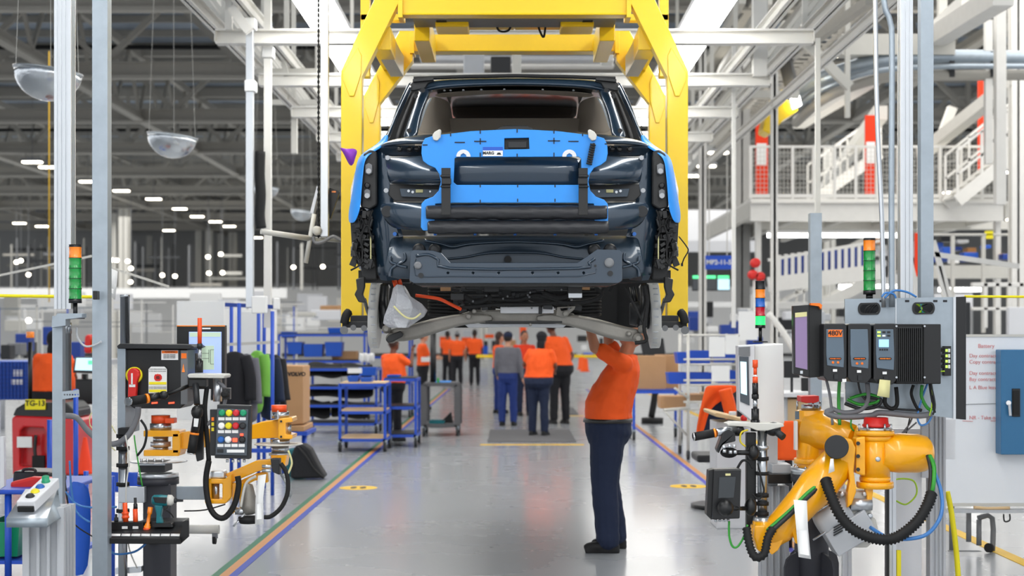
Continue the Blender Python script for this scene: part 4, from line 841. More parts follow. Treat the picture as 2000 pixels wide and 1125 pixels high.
# nutrunner rising from its plate
nr = thing('nutrunner', 'upright nutrunner spindle with long red socket above a pale plate', 'nutrunner', at(390, 735, 8.85))
MB().cyl(at(390, 671, 8.85), at(390, 621, 8.85), .0125, n=20).build('red_socket', 'orange_plastic', nr, label='long red socket'); MB().cyl(at(390, 680, 8.85), at(390, 671, 8.85), .016).build('collar', 'dark_grey', nr)
MB().cyl(at(390, 704, 8.85), at(390, 680, 8.85), .012).build('shaft', 'steel', nr); MB().cyl(at(390, 728, 8.85), at(390, 704, 8.85), .02).build('body', 'satin_black', nr); MB().cyl(at(384, 728, 8.88), at(384, 690, 8.88), .009).build('guide_rod', 'black_plastic', nr)
k = MB().pprism([(366, 733), (369, 730), (436, 731), (439, 734), (437, 739), (368, 738)], 8.78, .2); k.build('plate', 'pale_steel', nr, bevel=.004); MB().cyl(at(425, 784, 8.88), at(425, 739, 8.88), .026, n=20).build('cylinder', 'bare_alu', nr)
cm = thing('sensor_camera', 'small black sensor block above the button panel', 'sensor', at(440, 775, 8.8)); MB().pbox(434, 449, 758, 780, 8.8, .05).build('body', 'satin_black', cm, bevel=.003); MB().lathe(at(438, 770, 8.76), (0, 1, 0), [(0, .008), (0, .02), (.04, .022)], 18).build('lens', 'black_rubber', cm)
# touch screen on the black cabinet
ts = thing('touch_screen', 'black touch screen showing a pale drawing behind the red socket', 'screen', at(392, 765, 9.35))
MB().pprism([(345, 636), (439, 635), (439, 760), (345, 760)], 9.3, .07).build('bezel', 'satin_black', ts, bevel=.004); MB().pbox(345, 439, 635.5, 637.5, 9.295, .01).build('yellow_edge', 'lamp_orange', ts)
sc = MB().pbox(369, 432, 648, 733, 9.29, .012).build('display', 'screen_blue', ts); MB().pbox(370, 431, 649, 658, 9.287, .004).build('toolbar', 'screen_pane', sc); MB().pbox(393, 418, 675, 722, 9.287, .004).build('drawing_area', 'screen_pane', sc)
k = MB()
for p, q in (((395, 690), (408, 690)), ((395, 700), (408, 700)), ((408, 683), (408, 708)), ((411, 683), (418, 683)), ((411, 711), (418, 711)), ((411, 683), (411, 711))): k.bar(at(*p, 9.284), at(*q, 9.284), .002, .002)
k.build('drawing_lines', 'ink', sc); MB().pbox(395, 411, 640, 643, 9.297, .004).build('white_sticker', 'paper', ts)
MB().bar(at(345, 720, 9.36), at(372, 720, 9.36), .04, .05).build('arm', 'dark_grey', ts)
# push button panel
Y = 8.6
pb = thing('control_pendant', 'grey control panel with rows of coloured buttons and white name tags', 'control panel', at(453, 895, Y))
MB().pprism([(424, 790), (490, 792), (488, 897), (419, 895)], Y+.01, .06).build('housing', 'dark_grey', pb, bevel=.005); fp = MB().pprism([(424, 798), (485, 800), (482, 890), (421, 888)], Y, .012).build('face_plate', 'panel_grey', pb, bevel=.002)
cols = (('green_btn', 'yellow_btn', 'red_btn', 'green_btn'), ('white', 'yellow_btn', 'red_btn', 'dark_grey'), ('blue_btn', 'white', None, 'satin_black'))
for r, (y, row) in enumerate(zip((807, 832, 859), cols)):
    for i, m in enumerate(row):
        x = 432.5+i*13.8-r*1.0
        if m: MB().lathe(at(x, y, Y-.022), (0, 1, 0), [(0, .01), (.002, .0155), (.012, .0165), (.014, .019), (.024, .019)], 20).build('push_button', m, fp)
        else: MB().pbox(x-4, x+5, y-3, y+4, Y-.006, .008).build('red_display', 'lit_red', fp)
        if not (r == 1 and i == 3): 
            g = MB().pbox(x-6, x+6, y+8, y+14, Y-.003, .004).build('name_tag', 'paper', fp)
MB().pbox(469, 475, 847, 851, Y-.006, .008).build('red_display', 'lit_red', fp); MB().pbox(424, 436, 877, 884, Y-.004, .005).build('maker_plate', 'dark_grey', fp, bevel=.001); MB().pbox(443, 477, 878, 884, Y-.004, .005).build('name_tag', 'paper', fp)
for i in range(4): MB().cyl(at(444+i*11, 897, Y+.04), at(444+i*11, 903, Y+.04), .008).build('cable_gland', 'bare_alu', pb)
MB().pbox(410, 424, 800, 890, Y+.05, .03).build('mount_plate', 'dark_grey', pb); k = MB()
for i, m in enumerate(('label_orange', 'yellow_btn', 'yellow_btn')): MB().pbox(413, 418, 815+i*10, 822+i*10, Y+.046, .003).build('warning_sticker', m, pb)
# tool tray with tools
Y = 8.5
tt = thing('tool_tray', 'black socket tray with white label strip in front of the dark column', 'tray', at(278, 1062, Y-.1))
MB().pprism([(188, 1056), (193, 1051), (350, 1052), (352, 1063), (190, 1062)], Y-.16, .03).build('front_lip', 'black_rubber', tt, bevel=.004)
a, b, c1, d1 = at(196, 1053, Y-.14), at(350, 1054, Y-.14), at(356, 1027, Y+.02), at(203, 1035, Y+.02); MB().grid([[a, b], [d1, c1]], .01).build('sloped_front', 'dark_grey', tt)
MB().pprism([(199, 1020), (280, 1020), (280, 1037), (198, 1035)], Y, .07).build('socket_rail', 'black_plastic', tt, bevel=.003); MB().pbox(272, 358, 1018, 1040, Y+.02, .16).build('tray_box', 'satin_black', tt, bevel=.004); MB().pprism([(352, 1063), (350, 1052), (358, 1018), (369, 1016), (369, 1048)], Y-.1, .01).build('side_wall', 'black_plastic', tt)
for i in range(8):
    x = 198+i*19.3; MB().grid([[at(x, 1046.5, Y-.105), at(x+17.5, 1046.7, Y-.105)], [at(x+1, 1042.2, Y-.08), at(x+18.2, 1042.4, Y-.08)]], .002).build('label_strip', 'paper', tt)
for x in (208, 244, 265): MB().pbox(x-6, x+5, 1028, 1033, Y-.003, .003).build('white_sticker', 'paper', tt)
MB().cyl(at(208, 1020, Y+.03), at(208, 1017, Y+.03), .018).build('socket_hole', 'black_rubber', tt); MB().cyl(at(204, 1041, Y-.1), at(204, 1039, Y-.1), .005).build('status_lamp', 'lit_red', tt)
MB().bar(at(300, 1058, Y+.05), at(300, 1058, Y+.5), .05, .03).build('mount_arm', 'dark_grey', tt)
for x, y0, y1, m, lab in ((227, 1004, 1020, 'dark_grey', 'short black socket in the tool tray'), (246, 982, 1026, 'orange_plastic', 'stepped red-orange socket in the tool tray'), (265, 972, 1026, 'orange_plastic', 'orange socket with long grey tip in the tool tray')):
    s = thing('socket_tool', lab, 'socket', at(x, y1, Y+.03)); H = mpx(y1-y0, Y)
    if x == 265: MB().lathe(at(x, y1, Y+.03), (-.03, 0, 1), [(0, .014), (H*.6, .013), (H*.6, .012)], 16).build('sleeve', m, s); MB().lathe(at(x-.3, y1-H*.6*F/Y, Y+.03), (-.03, 0, 1), [(0, .012), (H*.18, .011), (H*.18, .008), (H*.4, .008)], 16).build('tip', 'dark_grey', s)
    elif x == 246: MB().lathe(at(x, y1, Y+.03), (-.05, 0, 1), [(0, .015), (H*.3, .015), (H*.32, .021), (H*.4, .021), (H*.42, .018), (H*.5, .018), (H*.52, .02), (H*.58, .02), (H*.6, .013), (H, .013)], 18).build('sleeve', m, s)
    else: MB().lathe(at(x, y1, Y+.03), (0, 0, 1), [(0, .012), (H*.6, .011), (H*.6, .007), (H, .007)], 14).build('sleeve', m, s)
s = thing('socket_tool', 'yellow socket wrench tool leaning in the tool tray', 'socket', at(287, 1034, Y))
MB().lathe(at(287, 1034, Y), (.16, 0, 1), [(0, .018), (.02, .019), (.02, .015), (.03, .015), (.035, .01), (.085, .01), (.09, .014), (.125, .014)], 18).build('sleeve', 'lamp_orange', s); MB().cyl(at(286.6, 1036, Y), at(287, 1031, Y), .02).build('collar', 'orange_plastic', s)
dr = thing('impact_driver', 'teal and black cordless impact driver standing in the tool tray', 'driver', at(318, 1028, Y))
defm('teal', '#0f6f78', .4); MB().lathe(at(297, 977, Y), (1, 0, -.03), [(0, .02), (.01, .03), (.05, .033), (.085, .03), (.09, .028)], 20).build('motor_housing', 'teal', dr); MB().lathe(at(328, 977, Y), (1, 0, -.02), [(0, .031), (.02, .03), (.03, .02), (.035, .014)], 20).build('nose', 'pale_steel', dr)
MB().lathe(at(340, 977.5, Y), (1, 0, -.02), [(0, .014), (.015, .013), (.016, .008), (.05, .006)], 14).build('chuck', 'dark_grey', dr); MB().pprism([(300, 986), (318, 986), (314, 1008), (318, 1024), (304, 1024), (305, 1005)], Y-.02, .04).build('handle', 'teal', dr, bevel=.008)
MB().pprism([(300, 1022), (336, 1022), (338, 1030), (298, 1030)], Y-.03, .07).build('battery', 'satin_black', dr, bevel=.005); MB().pprism([(318, 988), (331, 985), (328, 992), (321, 998)], Y-.012, .024).build('trigger', 'satin_black', dr, bevel=.003); MB().pprism([(298, 971), (326, 972), (324, 984), (302, 982)], Y-.034, .02).build('grip_panel', 'satin_black', dr, bevel=.004)
for pts, r, m, lab in (([(136, 900), (140, 960), (150, 1000), (175, 1020)], .006, 'blue_tube', 'blue air tube hanging beside the pedestal'), ([(127, 958), (150, 985), (190, 992), (228, 990)], .006, 'blue_tube', 'blue air tube running from the pedestal to the pole'), ([(122, 870), (126, 930), (132, 980), (140, 1008)], .005, 'black_rubber', 'thin black cable hanging down left of the steel strut'), ([(128, 1000), (150, 1028), (188, 1052)], .004, 'black_rubber', 'thin black cable running to the tool tray'), ([(212, 1070), (226, 1082), (262, 1078), (285, 1062)], .006, 'blue_tube', 'blue air tube under the tool tray'), ([(175, 830), (200, 856), (225, 880)], .003, 'paper_cream', 'thin cream tube beside the grey hose'), ([(226, 846), (205, 812), (180, 806), (176, 830), (195, 850)], .003, 'paper_cream', 'looping thin cream tube at the black cabinet'), ([(262, 850), (266, 880), (278, 950)], .004, 'green_cable', 'thin green earth cable at the left column'), ([(268, 890), (282, 870), (286, 840), (275, 820)], .007, 'black_rubber', 'black cable looping left of the yellow fork'), ([(245, 850), (252, 900), (246, 960), (250, 1060), (268, 1110)], .004, 'pale_steel', 'pale wire bundle down the cable pole')):
    MB().tube([at(x, y, 8.6) for x, y in pts], r).build('air_tube' if 'blue' in m else 'cable', m, label=lab, cat='tube' if 'tube' in lab else 'cable')
# white cabinet legs / castor bar on the floor behind
ob = thing('castor_frame', 'pale round floor bar with a castor right of the dark column', 'frame', at(420, 1055, 10.5)); MB().cyl(at(366, 1034, 10.3), at(428, 1034, 10.3), .03, n=18).build('bar', 'pale_steel', ob)
MB().cyl(at(416, 1054, 10.3), at(422, 1054, 10.3), .03, n=18).build('castor', 'black_rubber', ob); MB().pbox(414, 424, 1038, 1052, 10.28, .03).build('fork', 'mid_grey', ob)
# ================= RIGHT WORK STATION =================
profile_post('aluminium_post', 1771, 9.2, .075, 1.6, 5.0, 'tall slotted aluminium post rising behind the grey backplate', slots=2)
strut('steel_strut', 1811, 9.12, .075, 1.6, 5.0, 'tall galvanized strut right of the slotted post over the backplate')
MB().tube([at(1708, -300, 8.8), at(1710, 60, 8.8), at(1714, 250, 8.8), at(1722, 420, 8.8), at(1726, 600, 8.8)], .014, 12).build('conduit_pipe', 'bare_alu', label='thin shiny conduit pipe, leftmost of the uprights over the backplate', cat='pipe')
MB().tube([at(1722, -300, 8.75), at(1725, -20, 8.75), at(1738, 40, 8.75), at(1742, 90, 8.75), at(1741, 350, 8.75), at(1742, 600, 8.75)], .017, 12).build('conduit_pipe', 'galv', label='galvanized conduit pipe with a bend near the top, second of the uprights', cat='pipe')
profile_post('aluminium_post', 1832, 9.3, .095, 0, 1.68, 'grey slotted aluminium post standing behind the right manipulator', slots=3, m='light_grey')
MB().pbox(1745, 1800, 838, 1170, 9.35, .05).build('service_panel', 'offwhite', label='pale grey tall service panel behind the yellow arm', cat='panel')
MB().box(at(1805, 0, 9.2).x, at(1818, 0, 9.2).x, 9.25, 9.29, at(0, 935, 9.2).z, at(0, 830, 9.2).z).build('mounting_rail', 'light_grey', label='short grey mounting rail on the right post', cat='rail')
k = strut('steel_strut', 1594, 12, .09, 0, at(0, 416, 12).z, 'slim galvanized strut standing behind the black touch screen')
# backplate with power controllers
Y = 8.8
bp_ = thing('backplate', 'grey sheet metal backplate carrying three black drive controllers', 'backplate', at(1765, 818, Y))
slotp = lambda cx, cy: [(cx+(14 if math.cos(a) > 0 else -14)*.9+7*math.cos(a), cy+10*math.sin(a)) for a in [2*PI*i/20+.01 for i in range(20)]]
k = MB(); k.pprism([(1650, 584), (1868, 580), (1868, 818), (1652, 790)], Y, .012, [slotp(1698, 603), slotp(1804, 602)]); k.build('sheet', 'galv', bp_)
MB().pprism([(1866, 580), (1887, 579), (1887, 820), (1866, 818)], Y-.01, .3).build('side_cover', 'satin_black', bp_, bevel=.002); MB().pbox(1862, 1867, 580, 818, Y-.012, .014).build('edge_strip', 'bare_alu', bp_)
MB().pprism([(1651, 586), (1866, 582), (1866, 760), (1651, 760)], Y+.25, .01).build('rear_sheet', 'dark_grey', bp_)
for cx, cy in ((1698, 603), (1804, 602)):
    o = [(cx+(p[0]-cx)*1.12, cy+(p[1]-cy)*1.2) for p in slotp(cx, cy)]; MB().pprism(o, Y-.008, .01, [[(cx+(p[0]-cx)*.93, cy+(p[1]-cy)*.88) for p in slotp(cx, cy)]]).build('slot_grommet', 'satin_black', bp_)
MB().pbox(1749, 1751, 584, 632, Y-.004, .005).build('seam', 'bare_alu', bp_)
for x in (1722, 1772, 1827, 1846):
    MB().pbox(x-4, x+4, 586, 590, Y-.003, .003).build('data_sticker', 'ink', bp_)
defm('ctrl_grey', '#5c6c7a', .35); defm('ctrl_blue', (.25, .55, .9), emit=.8); defm('lime_led', (.45, .9, .1), emit=.9)
def controller(x0, x1, y0, y1, label, kind, Yc):
    t = thing('drive_controller', label, 'controller', at((x0+x1)/2, y1, Yc)); w = x1-x0
    MB().pprism([(x0, y0+2), (x0+4, y0), (x1-4, y0), (x1, y0+4), (x1, y1-10), (x1-8, y1), (x0+6, y1-2), (x0, y1-10)], Yc, .24).build('housing', 'satin_black', t, bevel=.006)
    f = MB().pprism([(x0+5, y0+11), (x1-7, y0+11), (x1-5, y0+60), (x1-6, y1-28), (x0+7, y1-32), (x0+5, y0+60)], Yc-.008, .012).build('front_panel', 'ctrl_grey', t, bevel=.003)
    if kind == 'tag':
        l = MB().pbox(x0+9, x1-9, y0+12, y0+26, Yc-.014, .007).build('voltage_label', 'label_orange', t); text('480V', at((x0+x1)/2, y0+19, Yc-.016), .038, 'ink', l, bold=.0006)
    ny = y0+66; MB().pprism([(x0+12, ny), (x1-12, ny), (x1-10, ny+2.5), (x1-12, ny+5), (x0+12, ny+5), (x0+10, ny+2.5)], Yc-.012, .006).build('badge', 'ink', t); text('POWER MACS' if kind != 'lcd' else 'POWER MACS', at((x0+x1)/2, ny+2.6, Yc-.014), .009, 'lamp_orange' if kind == 'lcd' else 'label_orange', t, bold=.0003)
    MB().pbox(x0+20, x0+28, y1-15, y1-5, Yc-.01, .012).build('socket', 'dark_grey', t, bevel=.001); MB().pbox(x0+18, x0+26, y1-25, y1-20, Yc-.012, .006).build('white_sticker', 'paper', t)
    if kind == 'lcd':
        MB().pbox(x0+11, x0+30, y0+31, y0+46, Yc-.014, .008).build('display', 'ctrl_blue', f)
        for j in range(2):
            for i in range(3): MB().pbox(x0+8+i*9.5, x0+14+i*9.5, y0+15+j*7, y0+18.5+j*7, Yc-.012, .006).build('indicator', ('lime_led', 'white' if j else 'satin_black', 'satin_black')[i], f)
        for i in range(4): MB().cyl(at(x0+13+i*4.6, y0+51, Yc-.013), at(x0+13+i*4.6, y0+51, Yc-.005), .005, n=10).build('key', 'ink', f)
    else:
        for i in (0, 1): MB().lathe(at(x0+18+i*10, y1-38, Yc-.011), (0, 1, 0), [(0, .004), (0, .007), (.004, .007)], 14).build('round_symbol', 'label_orange', f)
    return t
controller(1609, 1654, 632, 746, 'black drive controller with the orange voltage label', 'tag', Y-.3)
controller(1656, 1702, 632, 748, 'plain black drive controller in the middle of the three', 'plain', Y-.3)
c3 = controller(1706, 1752, 632, 751, 'black drive controller with a small blue display', 'lcd', Y-.3)
k = MB().pbox(1750, 1803, 633, 750, Y-.28, .24); k.build('heat_sink_body', 'black_rubber', c3, bevel=.004)
k = MB()
for i in range(13): k.pbox(1752+i*3.9, 1753.6+i*3.9, 641, 744, Y-.295, .03)
k.pbox(1752, 1802, 638, 641, Y-.29, .02); k.build('cooling_fins', 'satin_black', c3); MB().pbox(1803, 1838, 633, 750, Y-.26, .25).build('end_module', 'satin_black', c3, bevel=.005)
for x in (1751, 1806): 
    for y in (637, 737): MB().cyl(at(x, y, Y-.31), at(x, y, Y-.27), .006, n=10).build('screw', 'steel', c3)
MB().grid([[at(1718, 741, Y-.33), at(1739, 743, Y-.33)], [at(1716, 758, Y-.335), at(1738, 760, Y-.335)], [at(1713, 773, Y-.345), at(1737, 777, Y-.345)]], .001).build('sticky_note', 'paper_cream', label='cream sticky note hanging under the display controller', cat='note')
MB().pbox(1645, 1653, 740, 746, Y-.31, .003).build('white_sticker', 'paper', label='small white sticker on the edge between two drive controllers', cat='sticker')
tb = thing('terminal_block', 'black terminal block with plugs at the right edge of the backplate', 'terminal block', at(1850, 735, Y-.03)); MB().pbox(1844, 1858, 676, 734, Y-.04, .04).build('block', 'black_plastic', tb, bevel=.002)
for i in range(4): MB().cyl(at(1826, 685+i*10.5, Y-.06), at(1843, 684+i*10.5, Y-.05), .012, .008).build('plug', 'black_rubber', tb); MB().pbox(1847, 1851, 682+i*10.5, 687+i*10.5, Y-.044, .005).build('green_socket', 'lime_led', tb); MB().pbox(1852, 1856, 681+i*10.5, 688+i*10.5, Y-.044, .005).build('white_sticker', 'paper', tb)
t, c = stack_light(1698, 465, 575, 8.9, .07, [('lens_green', 1), ('lens_green', 1), ('lens_green', 1), ('lens_green', 1), ('lamp_orange', 1.1), ('satin_black', .2)], 'signal light with one amber and four green lenses over the right backplate')
MB().cyl(c-Vector((0, 0, .03)), c, .02).build('stem', 'satin_black', t)
def cable(pts, r, m, lab, Y=8.7, nm=None, hose=False):
    k = MB(); P = [at(p[0], p[1], p[2] if len(p) > 2 else Y) for p in pts]; (k.hose(P, r) if hose else k.tube(P, r))
    return k.build(nm or ('hose' if r > .009 else 'cable'), m, label=lab, cat='hose' if r > .009 else 'cable')
for pts, r, m, lab in (([(1640, 740), (1638, 780), (1640, 830)], .01, 'green_cable', 'green cable dropping behind the leftmost controller'), ([(1614, 742), (1622, 780), (1626, 830)], .008, 'grey_hose', 'grey cable dropping from the leftmost controller'), ([(1627, 800), (1614, 806), (1640, 814), (1700, 812), (1720, 806), (1790, 812), (1820, 808)], .017, 'grey_hose', 'thick grey hose running along the bottom of the backplate'), ([(1694, 748), (1695, 780), (1682, 800), (1650, 806), (1625, 798)], .014, 'grey_hose', 'grey hose looping down from the middle controller'), ([(1655, 780), (1680, 790), (1710, 786), (1715, 776), (1690, 770), (1660, 778)], .009, 'green_cable', 'coiled green cable under the controllers'), ([(1650, 788), (1680, 798), (1712, 794), (1720, 780), (1690, 776)], .01, 'dark_grey', 'coiled black cable under the controllers'), ([(1734, 752), (1728, 785), (1740, 798), (1752, 790), (1750, 756)], .012, 'black_rubber', 'thick black cable looping under the display controller'), ([(1680, 795), (1665, 812), (1662, 832), (1668, 842)], .005, 'green_cable', 'thin green wire hanging below the backplate'), ([(1784, 752), (1780, 770), (1790, 795), (1800, 802)], .009, 'black_rubber', 'black cable under the heat sink'), ([(1801, 752), (1800, 775), (1810, 795), (1820, 802)], .01, 'green_cable', 'bright green cable under the heat sink'), ([(1845, 680), (1820, 690), (1815, 740), (1822, 790), (1826, 806)], .007, 'black_rubber', 'black cable arcing from the terminal block'), ([(1845, 692), (1825, 700), (1818, 740), (1826, 790), (1822, 810)], .006, 'dark_grey', 'dark cable beside the arcing terminal block cable'), ([(1845, 725), (1828, 728), (1820, 745), (1820, 790), (1815, 812)], .004, 'lime', 'yellow-green wire from the terminal block'), ([(1812, 748), (1800, 780), (1792, 812), (1798, 830), (1812, 826), (1820, 812)], .006, 'blue_tube', 'blue tube looping below the right end of the backplate'), ([(1722, 580), (1730, 572), (1745, 574), (1750, 582)], .006, 'blue_tube', 'blue tube arching over the left half of the backplate'), ([(1728, 582), (1745, 568), (1770, 570), (1790, 580)], .006, 'blue_tube', 'blue tube arching over the backplate beside the post'), ([(1675, 740), (1685, 775), (1720, 795), (1795, 802)], .006, 'dark_grey', 'dark cable crossing under the controllers')):
    cable(pts, r, m, lab, 8.72 if '1845' not in str(pts[0]) else 8.66)
k = MB()
for i, m in enumerate(('lime', 'green_cable', 'blue_tube', 'green_cable', 'dark_grey')):
    MB().tube([at(1788+i*6, 592, 8.84), at(1800-i*1, 602, 8.83), at(1794+i*6, 614, 8.84)], .006).build('bundled_wire', m, label='coloured wire seen through the right-hand slot of the backplate', cat='wire', group='wires in the right-hand slot')
for i in range(3): MB().tube([at(1690+i*5, 612, 8.84), at(1692+i*6, 602, 8.83), at(1704+i*4, 595, 8.84)], .005).build('bundled_wire', 'dark_grey', label='dark wire seen through the left-hand slot of the backplate', cat='wire', group='wires in the left-hand slot')
# black touch screen
ts = thing('touch_screen', 'tall black touch screen turned sideways left of the drive controllers', 'screen', at(1577, 738, 8.7)); g = MB(); a, b = at(1549, 594, 8.62), at(1580, 594, 8.62)
MB().pprism([(1549, 597), (1580, 595), (1580, 737), (1550, 730)], 8.6, .05).build('front_frame', 'satin_black', ts, bevel=.003); MB().pprism([(1580, 594), (1605, 597), (1604, 736), (1580, 738)], 8.62, .2).build('side_shell', 'black_plastic', ts, bevel=.004)
MB().pprism([(1553, 611), (1576, 609), (1577, 722), (1554, 717)], 8.594, .008).build('display', 'screen_purple', ts); MB().pprism([(1553, 611), (1576, 609), (1576, 618), (1553, 620)], 8.59, .004).build('display_header', 'paper_cream', ts)
MB().pprism([(1584, 592), (1601, 592), (1606, 596), (1604, 604), (1600, 598), (1584, 596)], 8.58, .05).build('cloth', 'label_orange', label='small orange rag on top of the tall black touch screen', cat='rag')
MB().pbox(1563, 1568, 724, 730, 8.594, .006).build('key_switch', 'bare_alu', ts); MB().bar(at(1600, 690, 8.75), at(1660, 690, 8.8), .03, .03).build('arm', 'satin_black', ts)
# white operator cabinet with 4-colour light
wc = thing('operator_cabinet', 'white operator cabinet with a screen on its left face', 'cabinet', at(1487, 825, 9.3))
MB().pprism([(1474, 674), (1530, 671), (1532, 828), (1474, 826)], 9.15, .3).build('body', 'white', wc, bevel=.006); MB().pprism([(1442, 675), (1474, 673), (1474, 826), (1444, 802)], 9.1, .12).build('front_door', 'offwhite', wc, bevel=.004)
MB().pprism([(1444, 696), (1462, 697), (1464, 792), (1446, 784)], 9.092, .01).build('screen_frame', 'panel_grey', wc); MB().pprism([(1446, 706), (1458, 707), (1459, 772), (1447, 768)], 9.086, .01).build('display', 'screen_teal', wc); MB().pprism([(1443, 678), (1465, 677), (1465, 695), (1443, 694)], 9.09, .01).build('grey_panel', 'mid_grey', wc)
pq = at(1500, 0, 9.3); MB().box(pq.x-.05, pq.x+.05, 9.25, 9.35, 0, at(0, 826, 9.3).z).build('stand', 'light_grey', wc); MB().box(pq.x-.2, pq.x+.2, 9.1, 9.5, 0, .03).build('foot', 'light_grey', wc)
t, c = stack_light(1485, 549, 641, 9.2, .06, [('lit_green', 1), ('lens_red', 1), ('lens_blue', 1), ('lamp_orange', 1), ('satin_black', .9)], 'slim signal light with black, amber, blue, red and lit green segments on the white cabinet')
MB().cyl(c-Vector((0, 0, .08)), c, .01).build('stem', 'satin_black', t); MB().cyl(c-Vector((0, 0, .085)), c-Vector((0, 0, .078)), .045, n=24).build('foot_plate', 'satin_black', t)
# guide pole with handles and display
gp = thing('guide_pole', 'polished steel guide pole with nutrunner spindle and black clamps at the right station', 'guide pole', at(1489, 1030, 8.6)); G = 8.6
MB().cyl(at(1489, 1012, G), at(1489, 842, G), mpx(9.5, G), n=28).build('pole', 'steel', gp)
MB().cyl(at(1475, 842, G), at(1475, 820, G), .026).build('spindle_body', 'satin_black', gp)
for y0, y1, r, m in ((798, 826, .022, 'satin_black'), (779, 798, .013, 'steel'), (770, 779, .02, 'black_plastic'), (748, 770, .017, 'satin_black'), (736, 748, .015, 'orange_plastic'), (732, 736, .01, 'paper'), (718, 732, .01, 'orange_plastic'), (703, 718, .015, 'orange_plastic')):
    MB().cyl(at(1475, y1, G), at(1475, y0, G), r, n=20).build('spindle_stage', m, gp)
MB().pprism([(1420, 828), (1430, 825), (1530, 827), (1532, 833), (1500, 841), (1478, 841), (1462, 834), (1422, 832)], G-.06, .16).build('top_plate', 'pale_steel', gp, bevel=.005)
for y in (870, 892, 921, 964, 980, 1000):
    MB().cyl(at(1489, y, G), at(1489, y+7, G), .036, n=20).build('clamp_ring', 'black_rubber' if y != 870 else 'bare_alu', gp)
MB().pbox(1458, 1477, 845, 1045, G+.03, .05).build('cable_channel', 'black_plastic', gp, bevel=.004); MB().cyl(at(1489, 1030, G), at(1489, 1010, G), .062, .05, n=28).build('base_flange', 'bare_alu', gp)
MB().ell(at(1510, 838, G-.02), .045, .04, .04).build('ball_joint', 'satin_black', gp); MB().cyl(at(1515, 842, G-.04), at(1530, 854, G-.08), .02).build('short_grip', 'dark_grey', gp); MB().ell(at(1440, 840, G-.02), .04, .04, .035).build('ball_joint', 'satin_black', gp)
h = thing('guide_bar', 'long black guide handle with yellow ring pointing left at the right station', 'guide bar', at(1360, 852, 8.5)); MB().cyl(at(1356, 853, 8.45), at(1394, 846, 8.5), .024, n=20).build('grip', 'black_rubber', h); MB().cyl(at(1354, 853.4, 8.45), at(1357, 853, 8.45), .023, n=20).build('end_cap', 'chrome', h)
MB().cyl(at(1394, 846, 8.5), at(1398, 845.3, 8.5), .026, n=20).build('ring', 'lamp_orange', h); MB().cyl(at(1398, 845.3, 8.5), at(1436, 838, 8.56), .022, n=20).build('shaft', 'steel', h)
cb_ = thing('connector_box', 'black connector box with shiny plugs under the right guide handle', 'connector box', at(1420, 890, 8.5)); MB().pprism([(1412, 845), (1424, 838), (1436, 846), (1437, 862), (1412, 868), (1404, 886), (1400, 878)], 8.48, .1).build('hood', 'satin_black', cb_, bevel=.006)
for x, y in ((1414, 870), (1425, 868), (1434, 868), (1415, 878), (1427, 880), (1436, 880)): MB().cyl(at(x, y, 8.46), at(x, y+6, 8.46), .01, n=10).build('plug', 'bare_alu', cb_)
MB().ell(at(1424, 884, 8.52), .05, .04, .03).build('cable_knot', 'black_rubber', cb_); MB().cyl(at(1430, 884, 8.52), at(1478, 884, 8.55), .014).build('arm', 'black_plastic', cb_); MB().ell(at(1471, 884, 8.55), .035, .035, .045).build('clamp', 'black_plastic', cb_)
dsp = thing('operator_display', 'black box display on a ball arm beside the steel guide pole', 'display', at(1412, 1018, 8.45)); MB().pprism([(1394, 917), (1448, 916), (1445, 1013), (1390, 1015)], 8.42, .1).build('housing', 'satin_black', dsp, bevel=.006); MB().pprism([(1384, 919), (1395, 916), (1390, 1016), (1380, 1006)], 8.44, .09).build('side', 'black_plastic', dsp, bevel=.003)
MB().pprism([(1405, 932), (1437, 931), (1433, 972), (1403, 973)], 8.412, .01).build('screen', 'screen_dark', dsp); MB().pbox(1417, 1427, 925, 929, 8.412, .008).build('white_sticker', 'paper_cream', dsp)
MB().ell(at(1417, 992, 8.36), .045, .045, .045).build('ball_joint', 'black_plastic', dsp); MB().cyl(at(1420, 993, 8.36), at(1462, 993, 8.5), .012).build('arm', 'black_plastic', dsp); MB().ell(at(1466, 990, 8.5), .035, .035, .05).build('clamp', 'black_plastic', dsp)
for i in range(4): MB().cyl(at(1398+i*8, 1014, 8.47), at(1398+i*8, 1019, 8.47), .008, n=10).build('cable_gland', 'bare_alu', dsp)
cable([(1424, 1018), (1424, 1045), (1430, 1066), (1440, 1068), (1452, 1050), (1460, 1025)], .006, 'green_cable', 'green cable hanging in a loop under the box display', 8.45)
cable([(1440, 915), (1450, 900), (1462, 902), (1470, 915)], .007, 'black_rubber', 'black cable behind the box display', 8.5); cable([(1480, 905), (1488, 940), (1492, 960), (1482, 975), (1470, 965)], .005, 'black_rubber', 'thin black cable coiled on the guide pole', 8.48)
cable([(1461, 840), (1448, 845), (1446, 862), (1456, 872)], .005, 'yellow_cable', 'short yellow cable beside the guide pole', 8.5)
